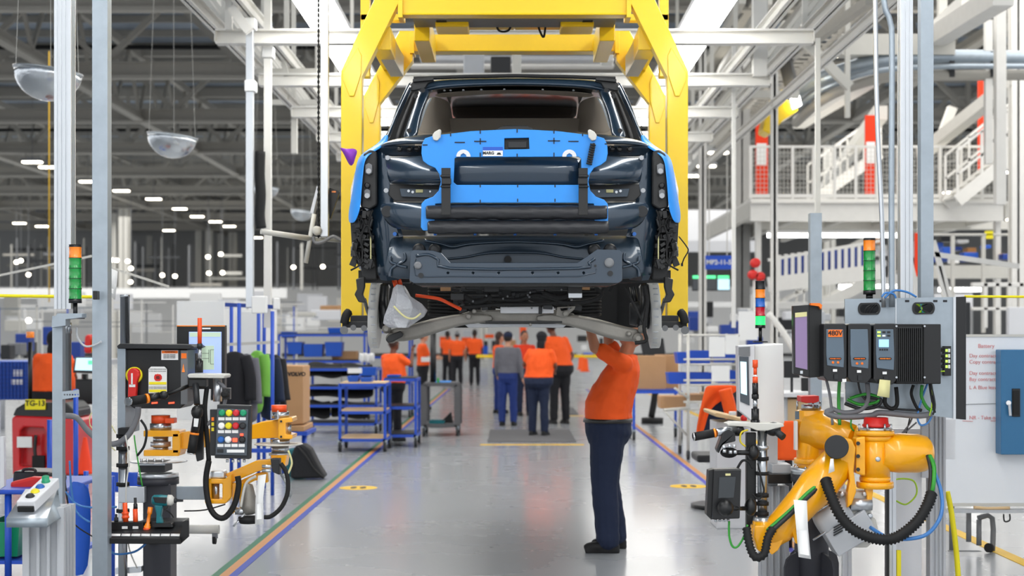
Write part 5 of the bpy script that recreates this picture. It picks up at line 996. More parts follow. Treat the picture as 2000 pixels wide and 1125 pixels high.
# column of the right manipulator
rc = thing('manipulator_column', 'round dark grey column with finned foot carrying the right yellow manipulator', 'column', (at(1583, 0, 9.0).x, 9.0, 0)); rx = at(1585, 0, 9.0).x
MB().cyl((rx, 9, 0), (rx, 9, at(0, 935, 9).z), mpx(33, 9), n=32).build('tube', 'anthracite', rc)
for y0, y1, r, m in ((912, 925, 40, 'bare_alu'), (925, 940, 40, 'anthracite'), (940, 948, 36, 'black_rubber'), (948, 954, 36, 'bare_alu')): MB().cyl((rx, 9, at(0, y1, 9).z), (rx, 9, at(0, y0, 9).z), mpx(r, 9), n=36).build('flange', m, rc)
for i in range(12):
    a = i*PI/6; MB().cyl((rx+.105*math.cos(a), 9+.105*math.sin(a), at(0, 912, 9).z), (rx+.105*math.cos(a), 9+.105*math.sin(a), at(0, 909, 9).z), .007, n=8).build('bolt', 'chrome', rc)
for i in range(4):
    a = PI/4*0+i*PI/2+.5; k = MB(); R = Matrix.Rotation(a, 3, 'Z'); z1 = at(0, 1080, 9).z
    prof = [(0, 0), (.2, 0), (.2, z1*.8), (.185, z1*.93), (.15, z1*1.0), (.09, z1*1.05), (0, z1*1.05)]; vs = [Vector((rx, 9, 0))+R @ Vector((x, s*.008, z)) for s in (-1, 1) for x, z in prof]; n = len(prof)
    MB().add(vs, [tuple(range(n))[::-1], tuple(range(n, 2*n))]+[(j, (j+1) % n, n+(j+1) % n, n+j) for j in range(n)]).build('gusset', 'anthracite', rc)
MB().cyl((rx, 9, 0), (rx, 9, .03), .21, n=40).build('base_plate', 'anthracite', rc)
# right manipulator
rm = thing('manipulator_arm', 'large yellow manipulator arm with red encoder caps at the right station', 'manipulator', at(1585, 910, 9.0)); Q = 9.0
MB().cyl(at(1584, 898, Q), at(1584, 801, Q), mpx(28, Q), n=36).build('shoulder_tube', 'robot_yellow', rm, bevel=.004); MB().cyl(at(1584, 905, Q), at(1584, 895, Q), mpx(33, Q), n=36).build('shoulder_flange', 'robot_yellow', rm, bevel=.003); MB().cyl(at(1586, 912, Q), at(1586, 904, Q), mpx(30, Q), n=36).build('shoulder_flange', 'robot_yellow', rm, bevel=.003)
MB().cyl(at(1583, 801, Q), at(1583, 790, Q), mpx(18, Q), n=28).build('bearing_ring', 'steel', rm)
cp = MB().pprism([(1565, 774), (1600, 773), (1600, 784), (1592, 787), (1574, 787), (1565, 785)], Q-.07, .14).build('encoder_cap', 'red', rm, bevel=.005)
for x in (1557, 1588, 1602): MB().cyl(at(x, 800, Q-.05), at(x, 783, Q-.05), .006).build('cap_post', 'steel', rm)
MB().pbox(1553, 1558, 823, 879, Q-.06, .05).build('white_sticker', 'paper', rm); MB().pbox(1553, 1561, 803, 819, Q-.075, .003).build('data_plate', 'ctrl_grey', rm)
k = MB(); L0 = at(1590, 838, Q); L1 = at(1672, 856, Q-.25); k.lathe(L0, L1-L0, [(0, .125), ((L1-L0).length, .07)], 28); k.build('arm_link', 'robot_yellow', rm)
L2 = at(1712, 862, Q-.3); k = MB().lathe(L1, L2-L1, [(0, .072), ((L2-L1).length, .075)], 28); k.build('arm_link', 'robot_yellow', rm)
Q2 = Q-.35; ppr = lambda n: mpx(n, Q2)
MB().cyl(at(1709, 937, Q2), at(1709, 850, Q2), ppr(29), n=36).build('elbow_tube', 'robot_yellow', rm)
for y0, y1, r in ((840, 850, 37), (850, 860, 32), (930, 940, 30), (940, 953, 36)): MB().lathe(at(1709, y1, Q2), (0, 0, 1), [(0, ppr(r)-.006), (.005, ppr(r)), (ppr(y1-y0)-.005, ppr(r)), (ppr(y1-y0), ppr(r)-.006)], 40).build('elbow_flange', 'robot_yellow', rm)
MB().cyl(at(1709, 841, Q2), at(1709, 835, Q2), ppr(30), n=30).build('bearing_ring', 'bare_alu', rm); MB().lathe(at(1711, 834, Q2), (0, 0, 1), [(0, ppr(25)), (ppr(4), ppr(27)), (ppr(7), ppr(24)), (ppr(18), ppr(23)), (ppr(19), ppr(20))], 30).build('encoder_cap', 'red', rm)
for x in (1678, 1694, 1728, 1740): MB().cyl(at(x, 842, Q2-.08), at(x, 828, Q2-.08), .006).build('cap_post', 'steel', rm)
MB().pprism([(1672, 855), (1690, 852), (1690, 930), (1672, 925)], Q2-.09, .1).build('side_boss', 'robot_yellow', rm, bevel=.008)
for y in (866, 891, 917): MB().cyl(at(1676, y, Q2-.11), at(1676, y, Q2-.08), .012, n=6).build('bolt', 'satin_black', rm)
MB().lathe(at(1715, 897, Q2-ppr(29)-.004), (0, 1, 0), [(0, .004), (0, .014), (.02, .015)], 18).build('grease_plug', 'bare_alu', rm)
MB().lathe(at(1716, 884, Q2), Vector((1, .15, -.03)), [(0, .1), (.12, .112), (.23, .11), (.275, .1), (.3, .075), (.315, .04), (.318, .001)], 36).build('forearm_stub', 'robot_yellow', rm)
MB().ell(at(1640, 874, Q2-.12), .02, .05, .03); MB().cyl(at(1634, 873, Q2-.16), at(1634, 873, Q2+.02), ppr(23), n=32).build('pivot_cap', 'dark_grey', rm, bevel=.004); MB().pprism([(1622, 880), (1645, 880), (1636, 897), (1628, 896)], Q2-.12, .1).build('pivot_lug', 'dark_grey', rm, bevel=.004)
MB().pprism([(1648, 855), (1664, 858), (1672, 875), (1668, 920), (1673, 960), (1664, 985), (1655, 993), (1656, 960), (1660, 940), (1655, 905), (1640, 900)], Q2-.1, .06).build('lug_arm', 'robot_yellow', rm, bevel=.008); MB().pprism([(1690, 953), (1706, 953), (1704, 975), (1698, 993), (1693, 985), (1694, 970)], Q2-.06, .04).build('lug_arm', 'robot_yellow', rm, bevel=.006)
la0 = at(1640, 900, Q2); la1 = at(1498, 1060, Q-.45); d = la1-la0; k = MB().lathe(la0, d, [(0, .1), (.2, .11), (d.length*.5, .095), (d.length*.85, .085), (d.length, .05)], 28); k.build('arm_link', 'robot_yellow', rm)
k = MB().lathe(at(1489, 1060, Q-.45), (0, 0, 1), [(0, .05), (.02, .062), (.07, .066), (.1, .066), (.1, .055), (.12, .055)], 28); k.build('wrist_joint', 'robot_yellow', rm); MB().pprism([(1474, 1026), (1496, 1026), (1500, 1060), (1496, 1082), (1480, 1076), (1472, 1050)], Q-.52, .1).build('wrist_fork', 'robot_yellow', rm, bevel=.01)
MB().pprism([(1503, 1058), (1533, 1050), (1520, 1075), (1508, 1084), (1502, 1078)], Q-.5, .08).build('wrist_stop', 'robot_yellow', rm, bevel=.006); k = MB().pprism([(1545, 1030), (1552, 1026), (1560, 1062), (1554, 1062)], Q-.5, .03).build('rod_lug', 'robot_yellow', rm, bevel=.004)
mo = MB().lathe(at(1598, 1032, Q2+.02), Vector((1, 0, .62)), [(0, .05), (.01, .085), (.03, .095), (.2, .095), (.2, .05)], 30).build('motor', 'light_grey', rm)
MB().add(*(lambda c, R: ([c+R @ Vector((x, y, z)) for x in (-.02, .24) for y in (-.08, .1) for z in (-.17, -.02)], [(0, 1, 3, 2), (4, 6, 7, 5), (0, 4, 5, 1), (2, 3, 7, 6), (0, 2, 6, 4), (1, 5, 7, 3)]))(at(1608, 1030, Q2), Matrix.Rotation(-.55, 3, 'Y'))).build('motor_box', 'light_grey', rm, bevel=.006)
for i in range(4): MB().bar(at(1628+i*0, 1046-i*5, Q2-.085), at(1646, 1036-i*5, Q2-.085), .004, .007).build('vent_slot', 'dark_grey', mo)
for (x0, y0, x1, y1) in ((1582, 1008, 1622, 983), (1588, 1055, 1640, 1022)): MB().cyl(at(x0, y0, Q2-.06), at(x1, y1, Q2-.06), .006).build('tie_rod', 'steel', rm); 
k = MB().pprism([(1640, 960), (1700, 960), (1703, 1008), (1712, 1014), (1718, 1046), (1695, 1070), (1650, 1070), (1648, 1040)], Q2-.02, .16).build('gear_block', 'pale_steel', rm, bevel=.012); MB().cyl(at(1660, 985, Q2-.04), at(1702, 985, Q2-.04), .035, n=24).build('roller', 'bare_alu', rm)
for x, y in ((1646, 965), (1700, 1008), (1690, 965)): MB().lathe(at(x, y, Q2-.04), (0, 1, 0), [(0, .006), (0, .014), (.02, .016)], 14).build('bolt', 'bare_alu', rm)
MB().cyl(at(1699, 1032, Q2-.06), at(1699, 1032, Q2), .02).build('fitting', 'dark_grey', rm)
cable([(1612, 935, 8.5), (1622, 965, 8.45), (1640, 1005, 8.42), (1668, 1035, 8.4), (1710, 1052, 8.38), (1750, 1050, 8.38), (1790, 1020, 8.4), (1812, 985, 8.42), (1820, 962, 8.45)], .034, 'black_rubber', 'thick ribbed black hose swinging in a big loop under the right arm', hose=True)
cable([(1816, 890, 8.55), (1824, 910, 8.5), (1824, 940, 8.45), (1820, 962, 8.45)], .012, 'green_cable', 'bright green cable leaving the rounded yellow arm end'); cable([(1812, 890, 8.56), (1818, 920, 8.5), (1816, 962, 8.46)], .012, 'dark_grey', 'dark cable beside the bright green one at the rounded arm end')
cable([(1822, 915, 8.5), (1838, 960, 8.46), (1838, 1005, 8.42), (1815, 1040, 8.4), (1780, 1052, 8.4), (1735, 1050, 8.4), (1700, 1030, 8.5)], .011, 'blue_tube', 'translucent blue air tube looping outside the ribbed hose', nm='air_tube')
cable([(1612, 935, 8.55), (1575, 965, 8.5), (1545, 995, 8.47), (1505, 1030, 8.45), (1500, 1036, 8.45)], .011, 'green_cable', 'green cable strapped along the lower yellow link'); cable([(1614, 938, 8.55), (1578, 970, 8.5), (1548, 1000, 8.46), (1508, 1036, 8.44)], .014, 'dark_grey', 'dark cable strapped beside the green one along the lower link')
cable([(1458, 1030, 8.45), (1464, 1065, 8.42), (1475, 1088, 8.4), (1492, 1082, 8.4), (1500, 1050, 8.42), (1510, 1032, 8.44)], .026, 'black_rubber', 'short ribbed black hose looping under the guide pole', hose=True)
k = MB().grid([[at(1550, 976, 8.4), at(1576, 978, 8.4)], [at(1555, 1030, 8.38), at(1578, 1030, 8.38)], [at(1560, 1088, 8.36), at(1584, 1092, 8.38)]], .002); k.build('paper_strip', 'paper', label='long white paper strip hanging on the lower yellow link', cat='paper')
MB().grid([[at(1622, 896, 8.42), at(1628, 896, 8.42)], [at(1618, 925, 8.42), at(1630, 920, 8.42)]], .002).build('paper_tag', 'paper', label='small white tag under the dark pivot cap', cat='tag')
profile_post('aluminium_post', 1515, 9.2, .16, 0, at(0, 950, 9.2).z, 'wide slotted aluminium post behind the green-cabled link', slots=3, m='light_grey'); MB().pbox(1500, 1548, 925, 945, 9.1, .2).build('black_module', 'satin_black', label='black module on top of the wide slotted post', cat='module', bevel=.006); MB().pbox(1508, 1545, 907, 925, 9.14, .15).build('grey_module', 'light_grey', label='pale grey module stacked on the black one behind the guide pole', cat='module', bevel=.004)
profile_post('aluminium_post', 1742, 9.15, .05, 0, at(0, 920, 9.1).z, 'slim aluminium post under the yellow elbow', slots=1); k = MB().pbox(1731, 1737, 955, 1170, 9.05, .04); k.build('chain_guide', 'black_plastic', label='black toothed chain guide beside the slim post', cat='guide')
k = MB().pbox(1752, 1760, 1075, 1160, 9.0, .02).build('yellow_banner', 'label_yellow', label='narrow yellow warning strip at the bottom right', cat='banner')
profile_post('aluminium_post', 1655, 9.6, .055, 0, at(0, 1065, 9.6).z, 'short pale post behind the dark finned foot', slots=1)
MB().tube([at(1850, 960, 9.4), at(1858, 1000, 9.4), at(1868, 1080, 9.4), at(1875, 1180, 9.4)], .017).build('yellow_hose', 'label_yellow', label='yellow hose hanging down in front of the whiteboard', cat='hose')
cable([(1735, 940), (1760, 935), (1785, 940), (1790, 965), (1770, 985), (1750, 978)], .005, 'lime', 'yellow-green wire looping under the yellow forearm', 9.2); cable([(1790, 825), (1760, 850), (1775, 830), (1782, 815)], .005, 'grey_hose', 'thin grey wire under the backplate', 9.0); cable([(1778, 812), (1768, 855)], .004, 'black_rubber', 'thin straight black cable under the backplate', 9.0)
# whiteboard
W = 11.5
wb_ = thing('whiteboard', 'white rolling whiteboard with faint red handwriting at the right edge', 'whiteboard', (at(1960, 0, W).x, W, 0))
bd = MB().pbox(1840, 2080, 657, 985, W, .03).build('board', 'whiteboard', wb_, bevel=.004); MB().pbox(1840, 2080, 653, 658, W-.01, .05).build('top_rail', 'pale_steel', wb_); MB().pbox(1840, 2080, 983, 989, W-.02, .06).build('bottom_rail', 'pale_steel', wb_); MB().pbox(1840, 2080, 996, 1002, W-.1, .1).build('pen_tray', 'light_grey', wb_)
for i, (tx, y, s) in enumerate((('Battery', 676, .06), ('Day contract', 695, .055), ('Copy contract', 707, .055), ('Day contract', 729, .055), ('Bay contract', 741, .055), ('L A Blue leave', 757, .055), ('NR - Take out garage', 816, .055))):
    text(tx, at(1893 if i else 1910, y, W-.004), s*.7, 'ink_red', bd, ax='LEFT', name='handwriting')
for p, q in (((1886, 790), (1950, 788)), ((1880, 822), (1900, 823)), ((1935, 822), (1950, 822))): MB().bar(at(*p, W-.003), at(*q, W-.003), .003, .004).build('drawn_line', 'ink_red' if p[1] > 800 else 'mid_grey', bd)
kb = thing('key_cabinet', 'blue steel cabinet door with black handle recess mounted on the whiteboard', 'cabinet', at(1980, 888, W-.12)); MB().pbox(1955, 2040, 683, 888, W-.14, .13).build('body', 'cab_blue', kb, bevel=.006); MB().pbox(1977, 1993, 759, 814, W-.15, .02).build('handle_recess', 'satin_black', kb, bevel=.004); MB().pbox(1979, 1991, 763, 811, W-.156, .008).build('handle', 'black_rubber', kb)
lk = MB().cyl(at(1970, 787, W-.16), at(1970, 787, W-.13), .018, n=20).build('lock', 'chrome', kb); MB().pprism([(1969, 790), (1974, 790), (1976, 812), (1971, 812)], W-.17, .01).build('key', 'steel', lk)
MB().pbox(1818, 1866, 820, 897, W-1.9, .02).build('paper_sheet', 'offwhite', label='pale hanging sheet left of the whiteboard', cat='sheet')
for pts in ([(1892, 1000, 0), (1892, 1058, 0)], [(1910, 1012, 0), (1938, 1012, 0), (1938, 1085, 0)], [(1912, 1015, 0), (1912, 1065, 0)], [(1852, 1080, 0), (1912, 1080, 0), (1914, 1084, 0)]):
    MB().tube([at(x, y, W+.1) for x, y, _ in pts], .02, 10, 3).build('stand_tube', 'mid_grey', wb_)
for x, y in ((1922, 1090), (1930, 1070)): MB().cyl(at(x, y, W), at(x+4, y, W+.02), .035, n=18).build('castor', 'black_rubber', wb_)
for s in (0, 1): MB().cyl((at(1870+s*150, 0, W).x, W+.15, 0), (at(1870+s*150, 0, W).x, W+.15, .75), .02).build('stand_leg', 'mid_grey', wb_)
MB().tube([at(1960, 1004, W-.1), at(1962, 1018, W-.1), at(1972, 1016, W-.1), at(1972, 1004, W-.1)], .006).build('strap_loop', 'black_rubber', wb_); MB().tube([at(1902, 991, W-.08), at(1930, 993, W-.08), at(1972, 992, W-.08)], .012).build('whiteboard_eraser', 'wood', label='wooden brown pointer lying in the whiteboard tray', cat='pointer')
# ================= HANGING GEAR, LEFT OF THE CAR =================
hp = thing('hanging_post', 'slotted white post hanging left of the carrier with a black chain beside it', 'post', at(632, 462, 11))
MB().pbox(626, 641, -400, 462, 11, .06).build('post', 'bare_alu', hp, bevel=.003)
k = MB()
k.tube([at(622, y+(0), 11) for y in range(-200, 470, 5)], .012, 6, 1, lambda t, i: .004 if i % 2 else .01); k.build('chain', 'black_rubber', hp)
MB().lathe(at(618, 450, 10.95), (0, 1, 0), [(0, .01), (0, .032), (.05, .034)], 16).build('pivot', 'pale_steel', hp)
MB().tube([at(612, 462, 10.95), at(616, 474, 10.95), at(632, 472, 10.95), at(650, 462, 10.95), at(668, 470, 10.95)], .012).build('cable', 'grey_hose', hp)
hm = thing('hanging_monitor', 'slim tilted monitor hanging behind the white post left of the carrier', 'monitor', at(650, 430, 11.1))
MB().pprism([(643, 366), (663, 374), (645, 428), (640, 424)], 11.12, .05).build('screen_shell', 'satin_black', hm, bevel=.004); MB().pprism([(619, 362), (622, 372), (612, 418), (605, 416)], 11.1, .1).build('side_edge', 'offwhite', hm, bevel=.004)
MB().pbox(648, 656, 373, 376, 11.11, .01).build('indicator', 'lamp_orange', hm)
hf = thing('tube_hanger', 'pale round tube hanger under the tilted monitor', 'hanger', at(600, 515, 11)); MB().cyl(at(510, 452, 10.8), at(606, 466, 11), .02).build('tube', 'pale_steel', hf); MB().cyl(at(614, 418, 11), at(597, 514, 11), .017).build('tube', 'pale_steel', hf); MB().cyl(at(606, 466, 11), at(668, 470, 11.2), .015).build('tube', 'pale_steel', hf)
for x, Y, y1, lab in ((487, 15.6, 600, 'slotted post hanging from the overhead beams, left one of the pair by the jackets'), (522, 16.0, 640, 'white post hanging from the overhead beams, right one of the pair by the jackets')):
    t = thing('hanging_post', lab, 'post', at(x, y1, Y)); MB().pbox(x-7, x+7, -80 if x > 500 else 34, y1, Y, .08).build('post', 'bare_alu' if x < 500 else 'white_steel', t, bevel=.003)
    for y in (44, 166) if x < 500 else (100, ): MB().pbox(x-10, x+11, y-10, y+12, Y-.03, .15).build('clamp', 'white', t, bevel=.01)
MB().pbox(491, 520, 578, 612, 15.5, .1).build('junction_box', 'white', label='white junction box under the left hanging post', cat='box', bevel=.01)
MB().pbox(533, 545, 582, 605, 15.8, .08).build('junction_box', 'white', label='small white box right of the hanging posts', cat='box', bevel=.01)
MB().tube([at(508, 296, 15.9), at(507, 340, 15.9), at(509, 380, 15.9), at(507, 420, 15.9), at(510, 446, 15.9)], .055).build('cable_bundle', 'black_rubber', label='black cable bundle hanging between the two white posts', cat='cable')
for px, py, w, Y, lab in ((94, 135, 130, 15, 'largest clear dome mirror hanging at upper left'), (337, 262, 96, 20.3, 'second clear dome mirror hanging under the trusses'), (590, 408, 44, 42, 'small clear dome mirror near the hanging monitor'), (520, 362, 50, 38, 'small clear dome mirror behind the hanging posts')):
    t = thing('dome_mirror', lab, 'dome mirror', at(px, py+w*.45, Y)); r = mpx(w/2, Y); c = at(px, py+4, Y)
    R = Matrix.Rotation(.12, 3, 'Y'); vs = []; n = 32; m = 8
    prof = [(-r*.9*math.sin(PI/2*i/m), r*math.cos(PI/2*i/m)) for i in range(m+1)]
    MB().lathe(c, R @ Vector((0, 0, -1)), [(-a, b) for a, b in prof], n).build('dome', 'mirror', t); MB().lathe(c, R @ Vector((0, 0, 1)), [(-.01, r*.97), (-.01, r*1.03), (.01, r*1.03), (.01, r*.97)], n).build('rim', 'clear', t)
    for s in (-1, 0, 1): MB().bar(c+R @ Vector((s*r*.95, (-.3 if s else .9)*r*.3, 0)), Vector((c.x+s*r*.1, c.y, 11.9)), .004, .004).build('hanging_wire', 'pale_steel', t)
# small parts of overhead steel on both sides
def obar(p, q, w, h, m, lab, cat='beam', nm='overhead_beam', group=None): return MB().bar(at(*p), at(*q), w, h).build(nm, m, label=lab, cat=cat, kind='structure', group=group)
for i, (p, q, w) in enumerate((((452, 14, 15.5), (487, 62, 15.5), .09), ((430, -20, 15.4), (470, 10, 16.6), .1), ((447, -60, 15.7), (447, 58, 15.7), .07), ((500, 140, 19), (620, 140, 19), .07), ((516, 200, 24), (640, 200, 24), .08), ((575, 215, 21.4), (575, 300, 21.4), .08), ((540, 60, 18.6), (560, 150, 18.6), .06), ((560, 0, 22), (560, 200, 22), .07))):
    obar(p, q, w, w, 'white_steel' if i < 3 else 'pale_steel', 'pale overhead steel piece at the left beam ends, number %s from the left' % ('one', 'two', 'three', 'four', 'five', 'six', 'seven', 'eight')[i])
ends = ((1590, 15.8), (1505, 18.5), (1443, 21.2), (1397, 23.9))
for i, (p, q, w, m) in enumerate((((1597, 75, 15.8), (1597, 420, 15.8), .05, 'pale_steel'), ((1483, -40, 18.5), (1483, 150, 18.5), .16, 'white_steel'), ((1433, 90, 21), (1433, 640, 21), .05, 'white_steel'), ((1640, -10, 30), (1340, 330, 60), .3, 'pale_steel'), ((1960, -10, 22), (1560, 240, 40), .3, 'white_steel'), ((1560, 70, 24), (1660, 170, 24), .14, 'pale_steel'), ((1640, 90, 26), (1860, 90, 26), .35, 'pale_steel'), ((1900, 10, 24), (1760, 130, 30), .35, 'white_steel'), ((1720, 220, 34), (1600, 380, 60), .3, 'pale_steel'), ((1360, 80, 24), (1480, 80, 24), .1, 'pale_steel'), ((1345, 170, 30), (1420, 170, 30), .12, 'pale_steel'), ((1430, 185, 26), (1560, 185, 26), .12, 'pale_steel'), ((1655, -30, 25), (1655, 230, 25), .08, 'pale_steel'), ((1930, 40, 26), (1930, 320, 26), .12, 'white_steel'), ((1953, 10, 25), (1953, 400, 25), .16, 'white_steel'), ((1840, -20, 26), (1840, 70, 26), .14, 'pale_steel'), ((1990, 150, 30), (1800, 300, 34), .25, 'pale_steel'), ((1860, 210, 36), (1830, 290, 36), .2, 'pale_steel'), ((1500, 0, 28), (1380, 180, 50), .16, 'pale_steel'), ((1450, 0, 26), (1355, 160, 48), .12, 'pale_steel'), ((1700, 0, 20), (1480, 160, 30), .12, 'roof_steel'))):
    obar(p, q, w, w, m, 'pale steel member in the overhead framework right of the carrier', group='overhead framework on the right')
for i, y0 in enumerate((0, 20)):   # cable ladders
    t = thing('cable_ladder', 'long cable ladder under the roof right of the carrier, %s one' % ('upper', 'lower')[i], 'cable ladder', at(1700, 30+y0*3, 20))
    x = 4.6+i*1.5; z = 6.6+i*.8
    for s in (-.2, .2): MB().box(x+s-.02, x+s+.02, 14, 48, z, z+.1).build('side_rail', 'roof_steel', t)
    k = MB()
    for j in range(70): k.box(x-.2, x+.2, 14+j*.48, 14.04+j*.48, z+.02, z+.05)
    k.build('rung', 'roof_steel', t, kind='stuff')
# curved monorail with yellow hoist
mr = thing('curved_monorail', 'galvanized curved conveyor rail sweeping across the upper right', 'rail', at(1700, 150, 26))
MB().tube([at(2040, 115, 26), at(1850, 112, 26), at(1720, 120, 26), at(1640, 140, 26.5), at(1580, 165, 27.5), at(1540, 200, 29), at(1500, 250, 31)], .13, 8).build('conveyor_rail', 'galv', mr); MB().tube([at(2040, 146, 26), at(1850, 148, 26), at(1740, 150, 26), at(1660, 170, 26.5), at(1600, 200, 27.5), at(1555, 240, 29)], .09, 8).build('conveyor_rail', 'roof_steel', mr)
MB().tube([at(2040, 130, 25.8), at(1850, 130, 25.8), at(1730, 136, 25.8), at(1650, 156, 26.2), at(1590, 184, 27.2), at(1550, 220, 28.6)], .05, 6).build('conveyor_rail', 'galv', mr)
for x in (1855, 1935): MB().pbox(x, x+10, 100, 150, 25.9, .2).build('rail_hanger', 'dark_grey', mr)
MB().bar(at(1528, 92, 25), at(1545, 165, 27), .2, .2).build('black_duct', 'black_rubber', mr)
ho = thing('yellow_hoist', 'yellow hoist carriage on the curved rail above the mezzanine', 'hoist', at(1510, 260, 27)); MB().pprism([(1500, 200), (1530, 190), (1555, 205), (1560, 216), (1530, 235), (1505, 262), (1490, 255)], 27, .6).build('body', 'yellow_paint', ho, bevel=.03); MB().pprism([(1495, 215), (1515, 180), (1535, 172), (1540, 190), (1515, 205)], 27.2, .3).build('arm', 'yellow_paint', ho, bevel=.02); MB().pprism([(1545, 190), (1560, 180), (1566, 205), (1550, 212)], 26.9, .1).build('lamp', 'led_white', ho)
# ================= MEZZANINE =================
MY = 33
dz = at(0, 388, MY).z; mx0 = at(1466, 0, MY).x; mx1 = at(1960, 0, MY).x
mz = thing('mezzanine_deck', 'white steel mezzanine platform at the right', 'platform', (mx0, MY, dz-.5)); mz['kind'] = 'structure'
MB().box(mx0, mx1, MY, MY+9, dz-.06, dz).build('deck', 'white_steel', mz); MB().box(mx0, mx1, MY, MY+.12, dz-.48, dz-.06).build('edge_beam', 'white_steel', mz); MB().box(mx0, mx1+4, MY-.08, MY, dz-.1, dz-.06).build('edge_strip', 'white_steel', mz)
for i in range(6): x = mx0+i*1.1; MB().box(x, x+.12, MY+.1, MY+9, dz-.4, dz-.06).build('floor_joist', 'pale_steel', mz)
rl = thing('railing', 'white railing with mesh infill along the mezzanine edge', 'railing', (mx0, MY, dz)); rl['kind'] = 'structure'
rz = at(0, 284, MY).z; rm_ = at(0, 292, MY).z
MB().box(mx0, mx1, MY, MY+.05, rz-.05, rz).build('top_rail', 'white_steel', rl); MB().box(mx0, mx1, MY, MY+.05, dz+.02, dz+.1).build('bottom_rail', 'white_steel', rl)
for i in range(13): x = mx0+i*(mx1-mx0)/12; MB().box(x-.03, x+.03, MY-.01, MY+.05, dz, rz).build('post', 'white_steel', rl)
k = MB(); n = 64
for i in range(n): x = mx0+(i+.5)*(mx1-mx0)/n; k.box(x-.004, x+.004, MY+.02, MY+.03, dz, rz)
for i in range(12): z = dz+(i+.5)*(rz-dz)/12; k.box(mx0, mx1, MY+.02, MY+.03, z-.004, z+.004)
k.build('mesh_infill', 'pale_steel', rl, kind='stuff')
k = MB()
ml = thing('tube_lamp', 'long white tube lamp under the mezzanine', 'lamp', at(1600, 460, 34)); MB().pbox(1500, 1760, 456, 463, 34, .1).build('tube', 'led_white', ml); MB().pbox(1500, 1760, 450, 457, 34, .2).build('housing', 'white', ml)
for x in (1482, 1745, 1950): MB().pbox(x-5, x+5, 400, 800, MY+.4, .2).build('mezzanine_column', 'white_steel', label='white column carrying the mezzanine', cat='column', kind='structure', group='mezzanine columns')
# stair flights
def stair(x0, y0, x1, y1, Y, lab, n=12):
    t = thing('staircase', lab, 'staircase', at(x0, y0, Y)); t['kind'] = 'structure'; a, b = at(x0, y0, Y), at(x1, y1, Y)
    for dy in (0, .9):
        v = Vector((0, dy, 0)); MB().bar(a+v, b+v, .06, .26).build('stringer', 'white_steel', t)
        for h in (.55, 1.05): MB().bar(a+v+Vector((0, 0, h)), b+v+Vector((0, 0, h)), .05, .05).build('hand_rail', 'white_steel', t)
        for i in range(5): p = a.lerp(b, i/4)+v; MB().bar(p, p+Vector((0, 0, 1.05)), .05, .05).build('baluster', 'white_steel', t)
    for i in range(n): p = a.lerp(b, (i+.5)/n); MB().box(p.x-.12, p.x+.12, Y, Y+.9, p.z, p.z+.03).build('tread', 'pale_steel', t)
stair(1870, 392, 2060, 240, 32, 'white staircase climbing right from the mezzanine deck'); stair(1590, 392, 1720, 300, 41, 'white staircase behind the mezzanine railing', 8)
stair(1520, 640, 1720, 540, 36, 'long pale stair flight under the mezzanine', 10)
for i, (x0, x1, y0, y1, Y, p) in enumerate(((1476, 1500, 228, 386, 33.6, 'left'), (1690, 1712, 225, 384, 33.6, 'middle'), (1911, 1922, 158, 340, 33.6, 'right'), (1787, 1800, 455, 540, 30, 'low'), (1990, 2003, 450, 520, 30, 'edge'))):
    t = thing('red_banner', {'left': 'red vertical banner at the left end of the mezzanine railing', 'middle': 'red vertical banner in the middle of the mezzanine', 'right': 'narrow red banner beside the upper staircase', 'low': 'red strip banner seen between the uprights under the mezzanine', 'edge': 'red banner at the right picture edge under the mezzanine'}[p], 'banner', at(x0, y1, Y))
    MB().pbox(x0, x1, y0, y1, Y, .06).build('panel', 'hivis_red', t)
    if i < 2: MB().pbox(x0+2, x1-3, y0+52, y0+94, Y-.01, .01).build('white_print', 'white', t)
    MB().bar(at((x0+x1)/2, y1-20, Y+.06), at((x0+x1)/2, 340 if i > 2 else 388, Y+.06), .04, .04).build('fixing', 'pale_steel', t)
# conveyor structure under the mezzanine
cvY = 31
cv = thing('inclined_conveyor', 'white inclined conveyor with blue slats under the mezzanine', 'conveyor', at(1600, 560, cvY)); 
MB().bar(at(1500, 556, cvY), at(1720, 530, cvY), .3, .1, (0, 1, 0)).build('side_beam', 'white_steel', cv); MB().bar(at(1500, 508, cvY), at(1720, 470, cvY), .06, .06).build('top_rail', 'white_steel', cv)
for i in range(14):
    x = 1522+i*13; y = 548-i*1.7; MB().bar(at(x, y, cvY), at(x, y-50, cvY), .07, .05).build('upright', 'white_steel', cv); MB().bar(at(x+6, y-2, cvY+.3), at(x+6, y-46, cvY+.3), .06, .05).build('blue_slat', 'deep_blue', cv)
for i, (x0, x1, y0, y1, Y, m) in enumerate(((1500, 1720, 590, 604, 32, 'white_steel'), (1822, 2010, 520, 544, 32, 'pale_steel'), (1822, 2010, 456, 460, 31, 'pale_steel'), (1480, 2010, 432, 448, 36, 'pale_steel'), (1340, 1480, 470, 492, 60, 'offwhite'), (1340, 1440, 410, 470, 70, 'offwhite'), (1900, 2010, 552, 560, 29, 'white_steel'), (1900, 2010, 600, 606, 29, 'white_steel'), (1970, 2010, 600, 656, 28, 'offwhite'), (1340, 1500, 590, 600, 60, 'white'), (1825, 1900, 575, 600, 40, 'offwhite'))):
    a = MB().pbox(x0, x1, y0, y1, Y, .15).build('conveyor_beam', m, label='pale horizontal member of the machinery under the mezzanine', cat='beam', kind='structure', group='machinery framing under the mezzanine', bevel=.01)
for i, x in enumerate((1862, 1922, 1982)): MB().pbox(x-3, x+3, 458, 650, 31, .1).build('frame_post', 'pale_steel', label='pale frame post under the mezzanine at far right', cat='post', kind='structure', group='frame posts at far right')
